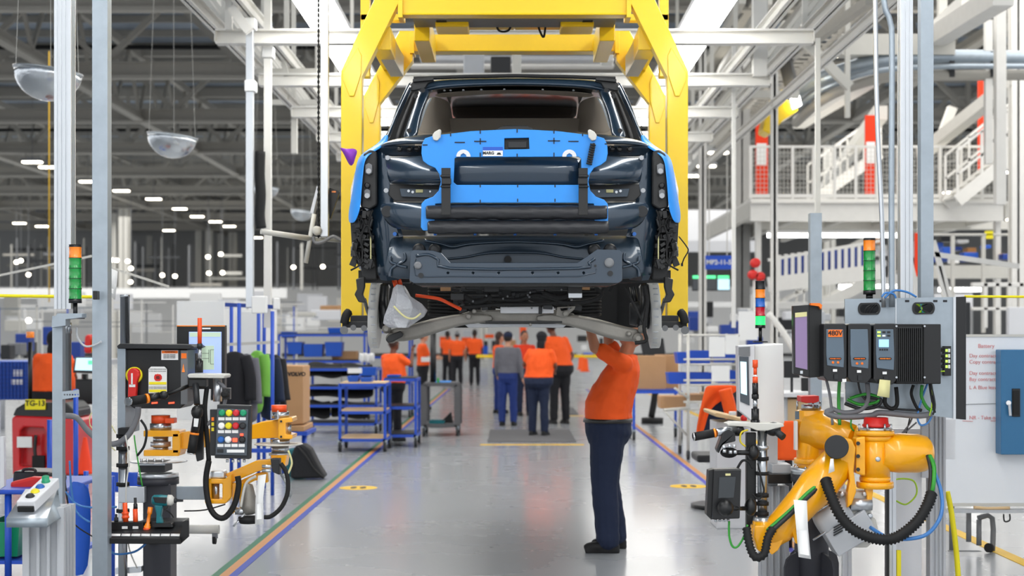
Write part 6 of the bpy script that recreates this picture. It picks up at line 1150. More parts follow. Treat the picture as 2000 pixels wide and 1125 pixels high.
for i, x in enumerate((1925, 1948, 1972, 1995)): MB().pbox(x-3, x+4, 552, 640, 29, .1).build('frame_post', 'white_steel', label='white rack post right of the whiteboard top', cat='post', kind='structure', group='white rack posts at far right')
for p, q in (((1822, 470), (1860, 600)), ((1832, 520), (1850, 600)), ((1770, 480), (1795, 590)), ((1820, 496), (1990, 520))): MB().bar(at(*p, 22), at(*q, 22), .07, .07).build('brace', 'white_steel', label='white slanted brace beside the right strut', cat='brace', kind='structure', group='braces beside the right strut')
rnd = random.Random(11)
def clutter(n, x0, x1, y0, y1, Y0, Y1, mats, nm, lab, cat, w=(8, 30), h=(6, 20), grp=None):
    for i in range(n):
        x = rnd.uniform(x0, x1); y = rnd.uniform(y0, y1); Y = rnd.uniform(Y0, Y1); ww = rnd.uniform(*w); hh = rnd.uniform(*h)
        k = MB().pbox(x, x+ww, y-hh, y, Y, .3); k.build(nm, rnd.choice(mats), label=lab, cat=cat, group=grp or nm+' cluster', bevel=.02)
clutter(16, 1830, 1960, 470, 518, 32, 34, ['tote_blue', 'deep_blue', 'dark_grey', 'white', 'line_tan', 'satin_black'], 'stored_part', 'mixed part lying on the shelf under the mezzanine at right', 'part', grp='parts on the far right shelf')
MB().pbox(1820, 1990, 518, 520, 32, 3).build('shelf_deck', 'pale_steel', label='pale shelf deck holding mixed parts at far right', cat='shelf', kind='structure')
MB().pbox(1926, 1940, 451, 466, 31, .1).build('yellow_box', 'label_yellow', label='small yellow box on the railing at far right', cat='box')
for i, (x0, x1, y0, y1) in enumerate(((1835, 1917, 562, 569), (1700, 1760, 556, 562), (1640, 1672, 556, 564))): MB().pbox(x0, x1, y0, y1, 36, .1).build('tube_lamp', 'led_white', label='short tube lamp in the machinery area under the mezzanine', cat='lamp', group='tube lamps under the mezzanine')
MB().pbox(1826, 1896, 590, 660, 27, .3).build('mesh_cage', 'dark_grey', label='dark mesh cage behind the whiteboard', cat='cage', bevel=.02)
clutter(12, 1690, 1800, 470, 575, 35, 40, ['white', 'offwhite', 'mid_grey', 'line_tan', 'pale_steel'], 'machine_unit', 'pale machine unit among the uprights under the mezzanine', 'machine', grp='pale machine units', w=(10, 40), h=(10, 40))
# bay sign, screens, hose reels
sg = thing('bay_sign', 'blue hanging bay sign with white lettering', 'sign', at(1403, 526, 30)); pnl = MB().pbox(1378, 1429, 499, 526, 30, .06).build('panel', 'sign_blue', sg); text('MP2-11-5', at(1404, 512.5, 29.99), .125, 'white', pnl, bold=.003)
for x in (1385, 1420): MB().bar(at(x, 499, 30.03), at(x, 300, 30.03), .02, .02).build('hanger', 'pale_steel', sg)
for i, (x0, x1, m) in enumerate(((1352, 1372, 'screen_dark'), (1374, 1400, 'screen_dark'), (1401, 1426, 'screen_teal'))):
    t = thing('wall_screen', '%s of the three hanging screens below the blue bay sign' % ('leftmost', 'middle', 'rightmost')[i], 'screen', at((x0+x1)/2, 568, 34)); MB().pbox(x0, x1, 537, 568, 34, .08).build('case', 'satin_black', t); MB().pbox(x0+1, x1-1, 545, 566, 33.98, .02).build('display', m, t); MB().pbox(x0+1, x1-2, 538, 544, 33.98, .02).build('status_bar', 'screen_green', t)
for i, (x, y) in enumerate(((1477, 513), (1472, 536), (1486, 540))):
    t = thing('hose_reel', ('upper red hose reel', 'lower left red hose reel', 'lower right red hose reel')[i]+' by the column above the signal light', 'hose reel', at(x, y+9, 24)); MB().lathe(at(x, y, 24), (0, 1, 0), [(0, .02), (0, .07), (.04, .075), (.04, .05), (.12, .05), (.12, .075), (.16, .075)], 18).build('drum', 'red', t)
    MB().bar(at(x, y, 24.1), at(x+6, y+28, 24.1), .03, .03).build('arm', 'white_steel', t)
MB().pbox(1472, 1492, 548, 640, 24.2, .1).build('reel_post', 'white_steel', label='white post carrying the red hose reels', cat='post')
# ================= FAR MACHINERY LEFT AND CENTRE =================
rnd = random.Random(21)
for i in range(46):
    x = rnd.uniform(-20, 690); Y = rnd.uniform(88, 112); MB().pbox(x, x+rnd.choice((1, 1.5, 2.5)), rnd.uniform(462, 485), 566, Y, .2).build('far_post', rnd.choice(['pale_steel', 'mid_grey', 'mid_grey', 'dark_grey']), label='thin far post at the end of the hall', cat='post', kind='structure', group='far posts at the end of the hall')
for i in range(22):
    x = rnd.uniform(-20, 660); y = rnd.uniform(482, 560); MB().pbox(x, x+rnd.uniform(30, 110), y, y+rnd.uniform(1.5, 6), rnd.uniform(90, 110), .2).build('far_beam', rnd.choice(['mid_grey', 'dark_grey', 'pale_steel', 'roof_steel']), label='far horizontal beam at the end of the hall', cat='beam', kind='structure', group='far beams at the end of the hall')
for i in range(18):
    x = rnd.uniform(20, 660); y = rnd.uniform(495, 556); c = at(x, y, 86); t = thing('pendant_lamp', 'tiny glowing lamp at the far end of the hall', 'lamp', c, 'tiny lamps at the far end'); MB().ell(c, .12, .12, .1, 10).build('bulb', 'lamp_warm', t); MB().bar(c, (c.x, c.y, 12), .015, .015).build('hanger_rod', 'mid_grey', t)
clutter(30, -10, 660, 596, 652, 40, 60, ['white', 'white', 'offwhite', 'white', 'pale_steel'], 'white_cabinet', 'pale cabinet or panel in the far left work area', 'cabinet', w=(20, 70), h=(12, 40), grp='pale cabinets far left')
clutter(14, 540, 700, 612, 640, 36, 50, ['white', 'pale_steel', 'light_grey', 'cardboard'], 'white_cabinet', 'pale cabinet in the far area behind the blue racks', 'cabinet', w=(14, 50), h=(8, 26), grp='pale cabinets behind the blue racks')
clutter(24, 1330, 1480, 600, 690, 28, 50, ['white', 'offwhite', 'light_grey', 'deep_blue', 'mid_grey', 'satin_black', 'white'], 'stored_unit', 'mixed equipment standing far behind the silver flow rack', 'equipment', w=(8, 30), h=(10, 34), grp='equipment behind the flow rack')
clutter(16, 1500, 1660, 610, 690, 24, 34, ['white', 'offwhite', 'light_grey', 'mid_grey', 'dark_grey'], 'machine_unit', 'pale machine part behind the operator cabinet', 'machine', w=(10, 40), h=(10, 44), grp='machine parts behind the operator cabinet')
clutter(26, 850, 1200, 650, 700, 55, 80, ['white', 'cardboard', 'light_grey', 'tote_blue', 'dark_grey', 'offwhite', 'hivis', 'satin_black'], 'far_goods', 'far goods at the end of the aisle', 'goods', w=(6, 22), h=(6, 30), grp='goods at the aisle end')
MB().pbox(930, 1180, 693, 699, 46, .2).build('yellow_barrier', 'yellow_paint', label='yellow guard rail across the far end of the aisle', cat='barrier', bevel=.03)
for i, x in enumerate((1136, 1142)): MB().lathe(at(x, 722+i*4, 44-i*3), (0, 0, 1), [(0, .14), (.03, .14), (.03, .11), (.34, .08), (.36, .04)], 14).build('traffic_drum', 'hivis', label='orange traffic drum far down the aisle, %s one' % ('left', 'right')[i], cat='traffic drum')
for i in range(26):
    x = rnd.uniform(-20, 600); y = rnd.uniform(588, 648); Y = rnd.uniform(34, 39); MB().pbox(x, x+rnd.uniform(40, 160), y, y+1.6, Y, .05).build('shelf_rail', rnd.choice(['pale_steel', 'white_steel', 'mid_grey', 'ctrl_grey']), label='thin shelf rail in the pale far left work area', cat='rail', kind='structure', group='shelf rails far left')
for i in range(20):
    x = rnd.uniform(-20, 680); Y = rnd.uniform(36, 40); MB().pbox(x, x+2.2, rnd.uniform(584, 604), 786, Y, .05).build('shelf_post', rnd.choice(['pale_steel', 'white_steel', 'blue_steel', 'mid_grey']), label='thin shelf post in the far left work area', cat='post', kind='structure', group='shelf posts far left')
# ceiling clutter behind the carrier
for i, (x0, x1, y0, y1, Y, m) in enumerate(((905, 945, 44, 150, 20, 'light_grey'), (958, 998, 110, 142, 24, 'satin_black'), (1000, 1018, 50, 150, 20, 'pale_steel'), (820, 1190, 108, 118, 26, 'light_grey'), (800, 1200, 124, 130, 28, 'white_steel'), (1175, 1200, 20, 120, 18, 'pale_steel'))):
    MB().pbox(x0, x1, y0, y1, Y, .3).build('overhead_duct', m, label='overhead duct piece seen through the yellow carrier frame', cat='duct', kind='structure', group='duct pieces behind the carrier', bevel=.02)
# ================= BLUE RACKS, CARTS =================
def cart(x0, x1, ytop, ybot, Y, lab, levels=2, m='blue_steel', top='dark_grey', dep=.8, cat='cart', nm='parts_cart', wheel=True, pw=.02):
    a = at(x0, ytop, Y); b = at(x1, ytop, Y); z0 = .16 if wheel else 0; t = thing(nm, lab, cat, ((a.x+b.x)/2, Y+dep/2, 0))
    for x in (a.x, b.x):
        for y in (Y, Y+dep):
            MB().box(x-pw, x+pw, y-.02, y+.02, z0, a.z).build('post', m, t)
            if wheel: MB().cyl((x-.02, y, .07), (x+.02, y, .07), .07, n=16).build('castor', 'dark_grey', t); MB().box(x-.03, x+.03, y-.02, y+.02, .1, .17).build('castor_fork', 'galv', t)
    for i in range(levels):
        z = z0+(a.z-z0)*i/(levels-1) if levels > 1 else a.z
        for y in (Y, Y+dep): MB().box(a.x, b.x, y-.02, y+.02, z-.02, z+.02).build('cross_tube', m, t)
        for x in (a.x, b.x): MB().box(x-.02, x+.02, Y, Y+dep, z-.02, z+.02).build('side_tube', m, t)
        MB().box(a.x, b.x, Y, Y+dep, z+.02, z+.035).build('shelf', top, t)
    return t
cart(664, 752, 752, 885, 21.3, 'nearest low blue tubular cart with a wooden lower shelf', 3, top='wood')
cart(752, 812, 742, 870, 22.2, 'blue tubular cart beside the worker in orange at the left bench', 3)
cart(598, 735, 722, 850, 25, 'long blue tubular rack loaded with black trim panels', 4, nm='parts_rack', cat='rack')
cart(545, 712, 655, 840, 28, 'tall blue rack with blue totes and cartons', 4, nm='parts_rack', cat='rack'); cart(712, 800, 648, 800, 30, 'blue rack behind the left wheel of the car', 4, nm='parts_rack', cat='rack')
cart(828, 893, 752, 853, 24.5, 'dark grey plastic utility cart in the aisle', 2, m='mat_grey', top='mat_grey', cat='cart', nm='utility_cart', pw=.05)
def tote(x0, x1, y0, y1, Y, m, lab, cat='tote', nm='plastic_tote', d=.4, grp=None):
    a = at(x0, y1, Y); b = at(x1, y0, Y); k = MB(); w = .02; A_, B_, z0, z1 = a.x, b.x, a.z, b.z
    t = .012; k.add([(A_+w, Y+w, z0), (B_-w, Y+w, z0), (B_-w, Y+d-w, z0), (A_+w, Y+d-w, z0), (A_, Y, z1), (B_, Y, z1), (B_, Y+d, z1), (A_, Y+d, z1), (A_+t, Y+t, z1), (B_-t, Y+t, z1), (B_-t, Y+d-t, z1), (A_+t, Y+d-t, z1), (A_+w+t, Y+w+t, z0+t), (B_-w-t, Y+w+t, z0+t), (B_-w-t, Y+d-w-t, z0+t), (A_+w+t, Y+d-w-t, z0+t)],
        [(0, 3, 2, 1)]+[(i, (i+1) % 4, 4+(i+1) % 4, 4+i) for i in range(4)]+[(4+i, 4+(i+1) % 4, 8+(i+1) % 4, 8+i) for i in range(4)]+[(8+i, 8+(i+1) % 4, 12+(i+1) % 4, 12+i) for i in range(4)]+[(12, 13, 14, 15)])
    return k.build(nm, m, label=lab, cat=cat, group=grp)
for i, (x0, x1, y0, y1, Y) in enumerate(((548, 575, 648, 660, 28.1), (560, 590, 668, 692, 28.1), (592, 630, 672, 697, 28.1), (634, 668, 668, 696, 28.1), (640, 668, 640, 652, 28.1), (678, 700, 735, 748, 21.5), (703, 726, 738, 750, 21.5), (700, 735, 718, 734, 24.5), (755, 780, 733, 742, 22.3))): tote(x0, x1, y0, y1, Y, 'tote_blue', 'blue plastic tote on the blue racks left of the aisle', grp='blue totes on the left racks')
for i, (x0, x1, y0, y1, Y) in enumerate(((600, 668, 706, 735, 25.1), (664, 728, 708, 735, 25.3), (600, 730, 750, 774, 25.1), (598, 645, 780, 815, 25.1), (645, 722, 782, 815, 25.2))):
    k = MB(); R = [[at(x0+(x1-x0)*j/6, y0+(y1-y0)*i/3-3*math.sin(j*1.1), Y+.25-.08*i) for j in range(7)] for i in range(4)]; k.grid(R, .05).build('trim_panel', 'black_rubber', label='black car trim panel stacked on the long blue rack', cat='trim panel', group='black trim panels on the blue rack', sub=1)
for i, (x0, x1, y0, y1, Y, lab) in enumerate(((648, 696, 686, 702, 28.3, 'flat brown carton on the tall blue rack'), (650, 690, 703, 712, 28.2, 'thin brown carton under another on the blue rack'), (652, 668, 640, 650, 29, 'small brown carton on top of the blue rack'))): MB().pbox(x0, x1, y0, y1, Y, .4).build('carton', 'cardboard', label=lab, cat='box', bevel=.01)
MB().pbox(679, 707, 719, 729, 24.3, .01).build('sign_card', 'paper', label='white card on the blue frame by the black trim panels', cat='card')
k = MB().grid([[at(x, y+2*math.sin(x*.5), 26+.1*math.sin(x)) for x in range(700, 732, 4)] for y in (690, 696, 702, 708)], .05).build('plastic_wrap', 'white', label='crumpled white plastic wrap on the blue rack', cat='wrap', sub=1)
tote(838, 868, 822, 836, 24.6, 'teal', 'teal bin on the lower shelf of the dark utility cart'); MB().pbox(850, 880, 745, 752, 24.7, .4).build('document_folder', 'ctrl_blue' if 0 else 'blue_cover', label='light blue folder on top of the dark utility cart', cat='folder', bevel=.01)
MB().pbox(853, 858, 738, 752, 24.6, .1).build('spray_bottle', 'lens_green', label='small green bottle on the dark utility cart', cat='bottle', bevel=.01)
MB().cyl(at(846, 752, 24.8), at(846, 650, 24.8), .05).build('display_post', 'satin_black', label='dark post rising from behind the utility cart', cat='post')
MB().pprism([(863, 822), (880, 805), (884, 825), (880, 835), (866, 836)], 24.8, .3).build('seat_part', 'black_rubber', label='black moulded part on the lower shelf of the utility cart', cat='part', bevel=.02)
# cardboard box on a cart, jackets, backpack
bx = thing('cardboard_box', 'tall brown cardboard box with black printed name behind the jackets', 'box', at(570, 830, 18)); fb = MB().pprism([(544, 714), (592, 715), (592, 828), (546, 832)], 18, .6).build('carton', 'cardboard', bx, bevel=.01); text('VOLVO', at(579.5, 731, 17.99), .062, 'ink', fb, bold=.003)
tr = thing('pallet_cart', 'low blue cart under the tall brown cardboard box', 'cart', (at(570, 0, 18).x, 18.2, 0)); MB().pbox(546, 594, 832, 843, 17.9, .8).build('deck', 'cardboard', tr, bevel=.01); MB().pbox(546, 600, 843, 851, 17.9, .8).build('frame', 'blue_steel', tr)
for x in (552, 592): MB().cyl((at(x, 0, 18).x, 18.1, .0), (at(x, 0, 18).x, 18.1, at(0, 851, 18).z), .03).build('leg', 'blue_steel', tr)
ck = thing('coat_rack', 'blue tubular coat rack holding jackets', 'rack', (at(485, 0, 16).x, 16, 0))
for x, y0, Y in ((467, 592, 15.6), (452, 596, 16.2), (532, 608, 15.6), (516, 612, 16.3), (505, 612, 16.6)): MB().cyl((at(x, 0, Y).x, Y, 0), (at(x, 0, Y).x, Y, at(0, y0, Y).z), .02).build('post', 'blue_steel', ck)
MB().bar(at(440, 595, 15.9), at(545, 600, 15.9), .04, .04).build('top_bar', 'deep_blue', ck); MB().bar(at(440, 673, 16), at(545, 668, 16), .03, .03).build('hanging_bar', 'pale_steel', ck); MB().bar(at(440, 880, 15.6), at(530, 880, 15.6), .04, .04).build('cross_bar', 'blue_steel', ck)
for i, (x0, x1, y0, y1, Y, lab) in enumerate(((345, 438, 588, 634, 17, 'white board with papers behind the touch screen'), (460, 512, 608, 672, 17, 'white board behind the blue coat rack'), (438, 500, 604, 660, 18, 'pale board left of the coat rack'), (516, 540, 605, 690, 18.5, 'narrow pale board right of the coat rack'))): MB().pbox(x0, x1, y0, 820, Y, .03).build('notice_board', 'white', label=lab, cat='board', bevel=.005)
def jacket(cx, y0, y1, w, Y, m, lab, tilt=0, m2=None):
    t = thing('hanging_jacket', lab, 'jacket', at(cx, y1, Y)); hw = mpx(w/2, Y); top = at(cx, y0, Y); L = mpx(y1-y0, Y); k = MB(); R = []
    for i, (f, s, d) in enumerate(((0, .3, .05), (.06, .75, .07), (.15, .95, .1), (.4, .95, .12), (.7, 1.0, .13), (1, 1.1, .14))):
        c = top+Vector((tilt*f, 0, -L*f)); R.append([c+Vector((hw*s*math.cos(a), d*math.sin(a)*(1+.15*math.sin(5*a+f*4)), 0)) for a in [2*PI*j/18 for j in range(18)]])
    n = 18; vs = [p for r in R for p in r]; k.add(vs, [(i*n+j, i*n+(j+1) % n, (i+1)*n+(j+1) % n, (i+1)*n+j) for i in range(5) for j in range(n)]+[tuple(range(n)), tuple(range(5*n, 6*n))], True); k.build('body', m, t, sub=1, disp=.02)
    for s in (-1, 1): MB().tube([top+Vector((s*hw*.7, -.04, -L*.08)), top+Vector((s*hw*1.05, -.07, -L*.35)), top+Vector((s*hw*1.1+tilt*.5, -.08, -L*.7))], .06, 10, 5).build('sleeve', m2 or m, t, disp=.01)
jacket(459, 686, 822, 60, 15.6, 'black_cloth', 'black coat with grey sleeve, leftmost on the coat rack', m2='black_cloth'); jacket(483, 690, 830, 34, 15.85, 'sweater', 'grey jacket between the black coat and the green one', .02)
jacket(503, 684, 812, 36, 16.1, 'jacket_green', 'bright green quilted jacket on the coat rack', -.04); jacket(523, 690, 824, 40, 16.35, 'navy', 'navy jacket right of the green quilted one', .03); jacket(539, 692, 820, 28, 16.6, 'black_cloth', 'dark patterned jacket at the right end of the coat rack', .05)
MB().lathe(at(452, 744, 15.6), (0, 1, 0), [(0, .02), (0, .08), (.03, .1), (.08, .1)], 20).build('cap', 'hivis', label='round orange and white cap hanging on the coat rack', cat='cap', bevel=.01)
bg = thing('backpack', 'black backpack slumped on the floor beside the blue cart', 'backpack', at(600, 937, 17.2)); k = MB().pprism([(566, 936), (568, 890), (576, 870), (592, 866), (606, 878), (622, 910), (637, 934)], 17.2, .28); k.build('bag', 'backpack', bg, bevel=.04); MB().tube([at(580, 872, 17.15), at(596, 890, 17.1), at(612, 915, 17.1), at(632, 934, 17.15)], .014).build('strap', 'black_rubber', bg)
MB().pprism([(554, 880), (575, 876), (590, 884), (592, 935), (566, 936), (556, 925)], 17.6, .3).build('duffel_bag', 'teal', label='dark teal bag behind the backpack', cat='bag', bevel=.04)
# ================= FAR LEFT =================
tg = thing('tow_tractor', 'red tow tractor with yellow number plate at the left', 'tow tractor', at(80, 930, 17.4)); TY_ = 17.4
MB().pprism([(22, 818), (28, 812), (140, 816), (150, 826), (150, 928), (24, 928)], TY_, .8, [[(38, 842), (46, 834), (86, 836), (94, 850), (94, 912), (38, 910)]]).build('body', 'tug_red', tg, bevel=.02); MB().pbox(30, 100, 830, 920, TY_+.15, .1).build('recess', 'tug_red', tg)
MB().pprism([(24, 812), (30, 798), (50, 786), (130, 786), (144, 800), (146, 816)], TY_+.02, .7).build('hood', 'satin_black', tg, bevel=.02); pl = MB().pbox(49, 88, 780, 800, TY_-.02, .02).build('number_plate', 'label_yellow', tg); text('TG-13', at(68.5, 788, TY_-.025), .085, 'ink', pl, bold=.002)
MB().pbox(33, 62, 853, 874, TY_-.01, .02).build('info_plate', 'paper', tg); MB().cyl(at(59, 790, TY_+.2), at(59, 668, TY_+.2), .025).build('mast', 'satin_black', tg); MB().cyl(at(59, 660, TY_+.2), at(59, 648, TY_+.2), .045).build('beacon', 'lamp_orange', tg, bevel=.005); MB().ell(at(56, 626, TY_+.2), .035, .035, .035).build('lamp', 'lamp_warm', tg)
MB().tube([at(70, 850, TY_), at(68, 880, TY_), at(72, 905, TY_)], .02).build('tow_hook', 'satin_black', tg); MB().pbox(62, 86, 890, 922, TY_-.04, .06).build('hitch', 'black_rubber', tg, bevel=.01)
for x in (30, 142): MB().cyl((at(x, 0, TY_).x-.05, TY_+.4, .12), (at(x, 0, TY_).x+.05, TY_+.4, .12), .12, n=20).build('wheel', 'black_rubber', tg)
tm = thing('cart_terminal', 'tilted touch terminal with pale blue screen behind the steel strut', 'terminal', at(168, 728, 18.6)); MB().pprism([(146, 697), (192, 697), (190, 730), (142, 728)], 18.6, .04).build('case', 'satin_black', tm, bevel=.01); MB().pprism([(149, 699), (190, 699), (188, 724), (146, 723)], 18.59, .02).build('display', 'screen_teal', tm); MB().pbox(172, 189, 704, 712, 18.585, .01).build('green_field', 'screen_green', tm); MB().cyl(at(166, 730, 18.7), (at(166, 0, 18.7).x, 18.7, 0), .04).build('stand', 'satin_black', tm); MB().pbox(146, 190, 740, 790, 18.62, .3).build('console', 'satin_black', tm, bevel=.02)
mg = thing('mesh_container', 'blue mesh container at the left picture edge', 'container', at(28, 780, 20)); MB().pbox(-40, 56, 706, 780, 20, 1).build('body', 'tote_blue', mg, bevel=.01); MB().pbox(22, 44, 741, 751, 19.98, .02).build('white_sticker', 'paper', mg); MB().pbox(26, 44, 722, 735, 19.98, .02).build('white_print', 'offwhite', mg)
k = MB()
for i in range(14): k.pbox(-40+i*7, -39+i*7, 706, 780, 19.97, .02)
for i in range(10): k.pbox(-40, 56, 708+i*8, 708.8+i*8, 19.97, .02)
k.build('wire_grid', 'deep_blue', mg, kind='stuff')
clutter(7, 0, 150, 660, 702, 24, 30, ['dark_grey', 'deep_blue', 'mid_grey', 'satin_black'], 'storage_bin', 'dark storage bin on the shelf behind the blue mesh container', 'bin', w=(18, 34), h=(22, 36), grp='dark bins far left'); MB().pbox(-20, 220, 702, 712, 26, .8).build('shelf_board', 'light_grey', label='pale shelf board behind the tow tractor', cat='shelf')
for i, x in enumerate((-10, 40, 110, 200)): MB().cyl((at(x, 0, 26).x, 26.4, 0), (at(x, 0, 26).x, 26.4, at(0, 704, 26).z), .04).build('shelf_upright', 'light_grey', label='upright of the pale shelf behind the tow tractor', cat='upright', group='shelf uprights far left')
for i, (x, m) in enumerate(((163, 'red'), (178, 'label_yellow'), (190, 'lamp_orange'))): MB().pprism([(x, 690), (x+2, 655+i*3), (x+12, 652+i*4), (x+16, 690)], 24, .3).build('bagged_part', m, label='%s bagged bundle on the shelf behind the steel strut' % ('red', 'yellow', 'orange')[i], cat='bundle', bevel=.04)
bt = thing('work_table', 'blue work table at the lower left picture edge', 'table', (at(40, 0, 10).x, 10.4, 0)); MB().pbox(-60, 118, 957, 966, 9.9, 1.0).build('table_top', 'blue_steel', bt, bevel=.01)
for x, y in ((16, 9.95), (112, 9.95), (16, 10.8), (112, 10.8)): MB().cyl((at(x, 0, y).x, y, 0), (at(x, 0, y).x, y, at(0, 966, 9.95).z), .022).build('leg', 'blue_steel', bt)
MB().pbox(-60, 118, 1095, 1102, 9.95, .9).build('shelf', 'blue_steel', bt)
tote(-30, 38, 1020, 1088, 10, 'lens_green' if 0 else 'green_btn', 'dark green tote under the blue work table'); tb = thing('tool_case', 'black and red tool case lying on the blue work table', 'case', at(70, 957, 10.2)); MB().pprism([(25, 920), (100, 922), (108, 940), (100, 957), (22, 957)], 10.3, .3).build('case', 'satin_black', tb, bevel=.02); MB().pprism([(18, 942), (60, 932), (110, 934), (112, 948), (60, 952), (20, 956)], 10.1, .1).build('red_edge', 'red', tb, bevel=.02); MB().tube([at(44, 922, 10.2), at(48, 917, 10.2), at(66, 917, 10.2), at(70, 922, 10.2)], .01).build('handle', 'black_plastic', tb)
MB().pprism([(0, 853), (7, 853), (8, 950), (0, 955)], 9.9, .04).build('document_stand', 'offwhite', label='white document sheet standing at the very left edge', cat='document')
MB().grid([[at(132, 935, 9.1), at(150, 938, 9.05), at(178, 945, 9.1)], [at(128, 1000, 9.1), at(150, 1000, 9.04), at(180, 1000, 9.1)], [at(126, 1130, 9.1), at(150, 1130, 9.05), at(176, 1130, 9.1)]], .01).build('blue_sheet', 'tote_blue', label='blue plastic sheet hanging between the pedestal and the steel strut', cat='sheet', sub=1)
for i, (x, y0, y1, Y) in enumerate(((97, 820, 1125, 13), (148, 760, 940, 13.5), (218, 930, 1125, 10), (168, 920, 1000, 13))): MB().cyl((at(x, 0, Y).x, Y, 0), (at(x, 0, Y).x, Y, at(0, y0, Y).z), .022).build('blue_post', 'blue_steel', label='blue round post at the left, %s' % ('left of the clamped strut', 'behind the signal light strut', 'right of the steel strut', 'behind the blue air tubes')[i], cat='post')
k = MB(); R = [[at(x, y+3*math.sin(x*.2+y), 12+.05*math.sin(x*.3)) for x in range(200, 350, 15)] for y in (922, 930, 945, 962)]; k.grid(R, .02).build('blue_tarp', 'blue_steel', label='blue plastic tarp behind the dark manipulator column', cat='tarp', sub=1); 
for x, lab in ((209, 'left'), (330, 'right')): MB().cyl((at(x, 0, 12.1).x, 12.1, 0), (at(x, 0, 12.1).x, 12.1, at(0, 960, 12).z), .02).build('blue_post', 'blue_steel', label='short blue post under the %s end of the tarp' % lab, cat='post')
MB().lathe(at(166, 925, 16), (0, 0, 1), [(0, .1), (.02, .1), (.02, .08), (.38, .02)], 14).build('traffic_cone', 'hivis_red', label='small red cone behind the steel strut', cat='cone')
MB().tube([at(-40, 577, 9.6), at(100, 579, 9.6), at(190, 580, 9.6)], .01).build('yellow_rope', 'label_yellow', label='yellow pull rope across the left, tied to the steel strut', cat='rope'); MB().tube([at(1884, 579, 9.6), at(2060, 580, 9.6)], .008, 8, 1).build('yellow_rope', 'label_yellow', label='yellow pull rope at the right above the whiteboard', cat='rope')
MB().cyl(at(96, 590, 30), at(96, 100, 30), .012, n=6).build('yellow_pull_cord', 'line_yellow', label='thin yellow cord hanging at the far left', cat='cord')
for p, q, lab in (((-20, 542), (180, 500), 'left'), ((208, 520), (330, 560), 'middle')): MB().bar(at(*p, 14), at(*q, 14), .02, .02).build('guy_wire', 'pale_steel', label='thin pale guy wire at the %s' % lab, cat='wire')
MB().grid([[at(212, 522, 8.7), at(230, 530, 8.72)], [at(213, 550, 8.7), at(228, 556, 8.72)], [at(214, 578, 8.7), at(225, 586, 8.72)]], .002).build('paper_sheet', 'paper', label='white paper sheet taped to the steel strut', cat='paper')
MB().pbox(181, 189, 568, 585, 8.2, .06).build('pull_switch', 'satin_black', label='small black pull switch on the left steel strut', cat='switch', bevel=.003)
# ================= RIGHT MIDDLE =================
fr = thing('flow_rack', 'silver tubular flow rack with blue bins right of the worker', 'rack', (at(1370, 0, 20).x, 20, 0)); FY = 20
for x, Y in ((1344, 20), (1440, 20), (1344, 21), (1440, 21)): MB().cyl((at(x, 0, 20).x, Y, .1), (at(x, 0, 20).x, Y, at(0, 652, 20).z), .02).build('post', 'pale_steel', fr); MB().cyl((at(x, 0, 20).x-.02, Y, .06), (at(x, 0, 20).x+.02, Y, .06), .06, n=16).build('castor', 'dark_grey', fr)
for y in (655, 702, 712, 743, 752, 785, 800): MB().cyl(at(1335, y, 20), at(1445, y, 20), .015).build('cross_tube', 'pale_steel', fr)
MB().cyl(at(1296, 801, 19.6), at(1345, 797, 20), .02).build('tray_tube', 'pale_steel', fr); MB().cyl(at(1300, 805, 19.6), at(1342, 850, 20), .015).build('brace', 'pale_steel', fr); MB().cyl(at(1318, 758, 19.8), at(1345, 778, 20), .015).build('brace', 'pale_steel', fr)
for i, (x0, x1, y0, y1, m) in enumerate(((1322, 1345, 688, 710, 'blue_steel'), (1346, 1390, 685, 710, 'blue_steel'), (1305, 1345, 728, 750, 'blue_steel'), (1346, 1392, 728, 750, 'blue_steel'), (1392, 1438, 690, 708, 'blue_steel'), (1400, 1440, 724, 748, 'blue_steel'))): tote(x0, x1, y0, y1, 20.1, m, 'blue bin on the silver flow rack', grp='blue bins on the flow rack')
for i, (x0, x1, y0, y1, lab) in enumerate(((1385, 1416, 658, 697, 'upper left'), (1417, 1442, 655, 692, 'upper right'), (1390, 1425, 714, 745, 'lower'))): MB().pbox(x0, x1, y0, y1, 19.8, .01).build('hanging_sheet', 'paper', label='white paper sheet on the flow rack, %s one' % lab, cat='sheet')
for i, (x0, x1, y0, y1, Y, lab) in enumerate(((1240, 1300, 695, 762, 24, 'large brown carton standing behind the worker'), (1283, 1330, 693, 762, 24.6, 'brown carton right of the large one'), (1290, 1340, 774, 798, 20.6, 'open brown carton on the low shelf of the flow rack'), (1345, 1372, 770, 785, 20.6, 'small brown carton on the flow rack, left'), (1374, 1400, 768, 785, 20.6, 'small brown carton on the flow rack, right'))): MB().pbox(x0, x1, y0, y1, Y, .45).build('carton', 'cardboard', label=lab, cat='box', bevel=.01)
cart(1238, 1330, 766, 815, 23.6, 'low blue cart under the brown cartons behind the worker', 1, top='deep_blue')
st = thing('black_stand', 'black padded stand behind the worker under the right wheel', 'stand', at(1275, 790, 28)); MB().pprism([(1250, 664), (1296, 660), (1300, 690), (1290, 700), (1258, 700)], 28, .15).build('pad', 'dark_grey', st, bevel=.02); MB().tube([at(1275, 695, 28), at(1272, 730, 28), at(1280, 760, 28), at(1272, 815, 28)], .06).build('stem', 'black_rubber', st)
MB().cyl((at(1274, 0, 28).x, 28, 0), (at(1274, 0, 28).x, 28, .1), .2).build('base', 'black_rubber', st)
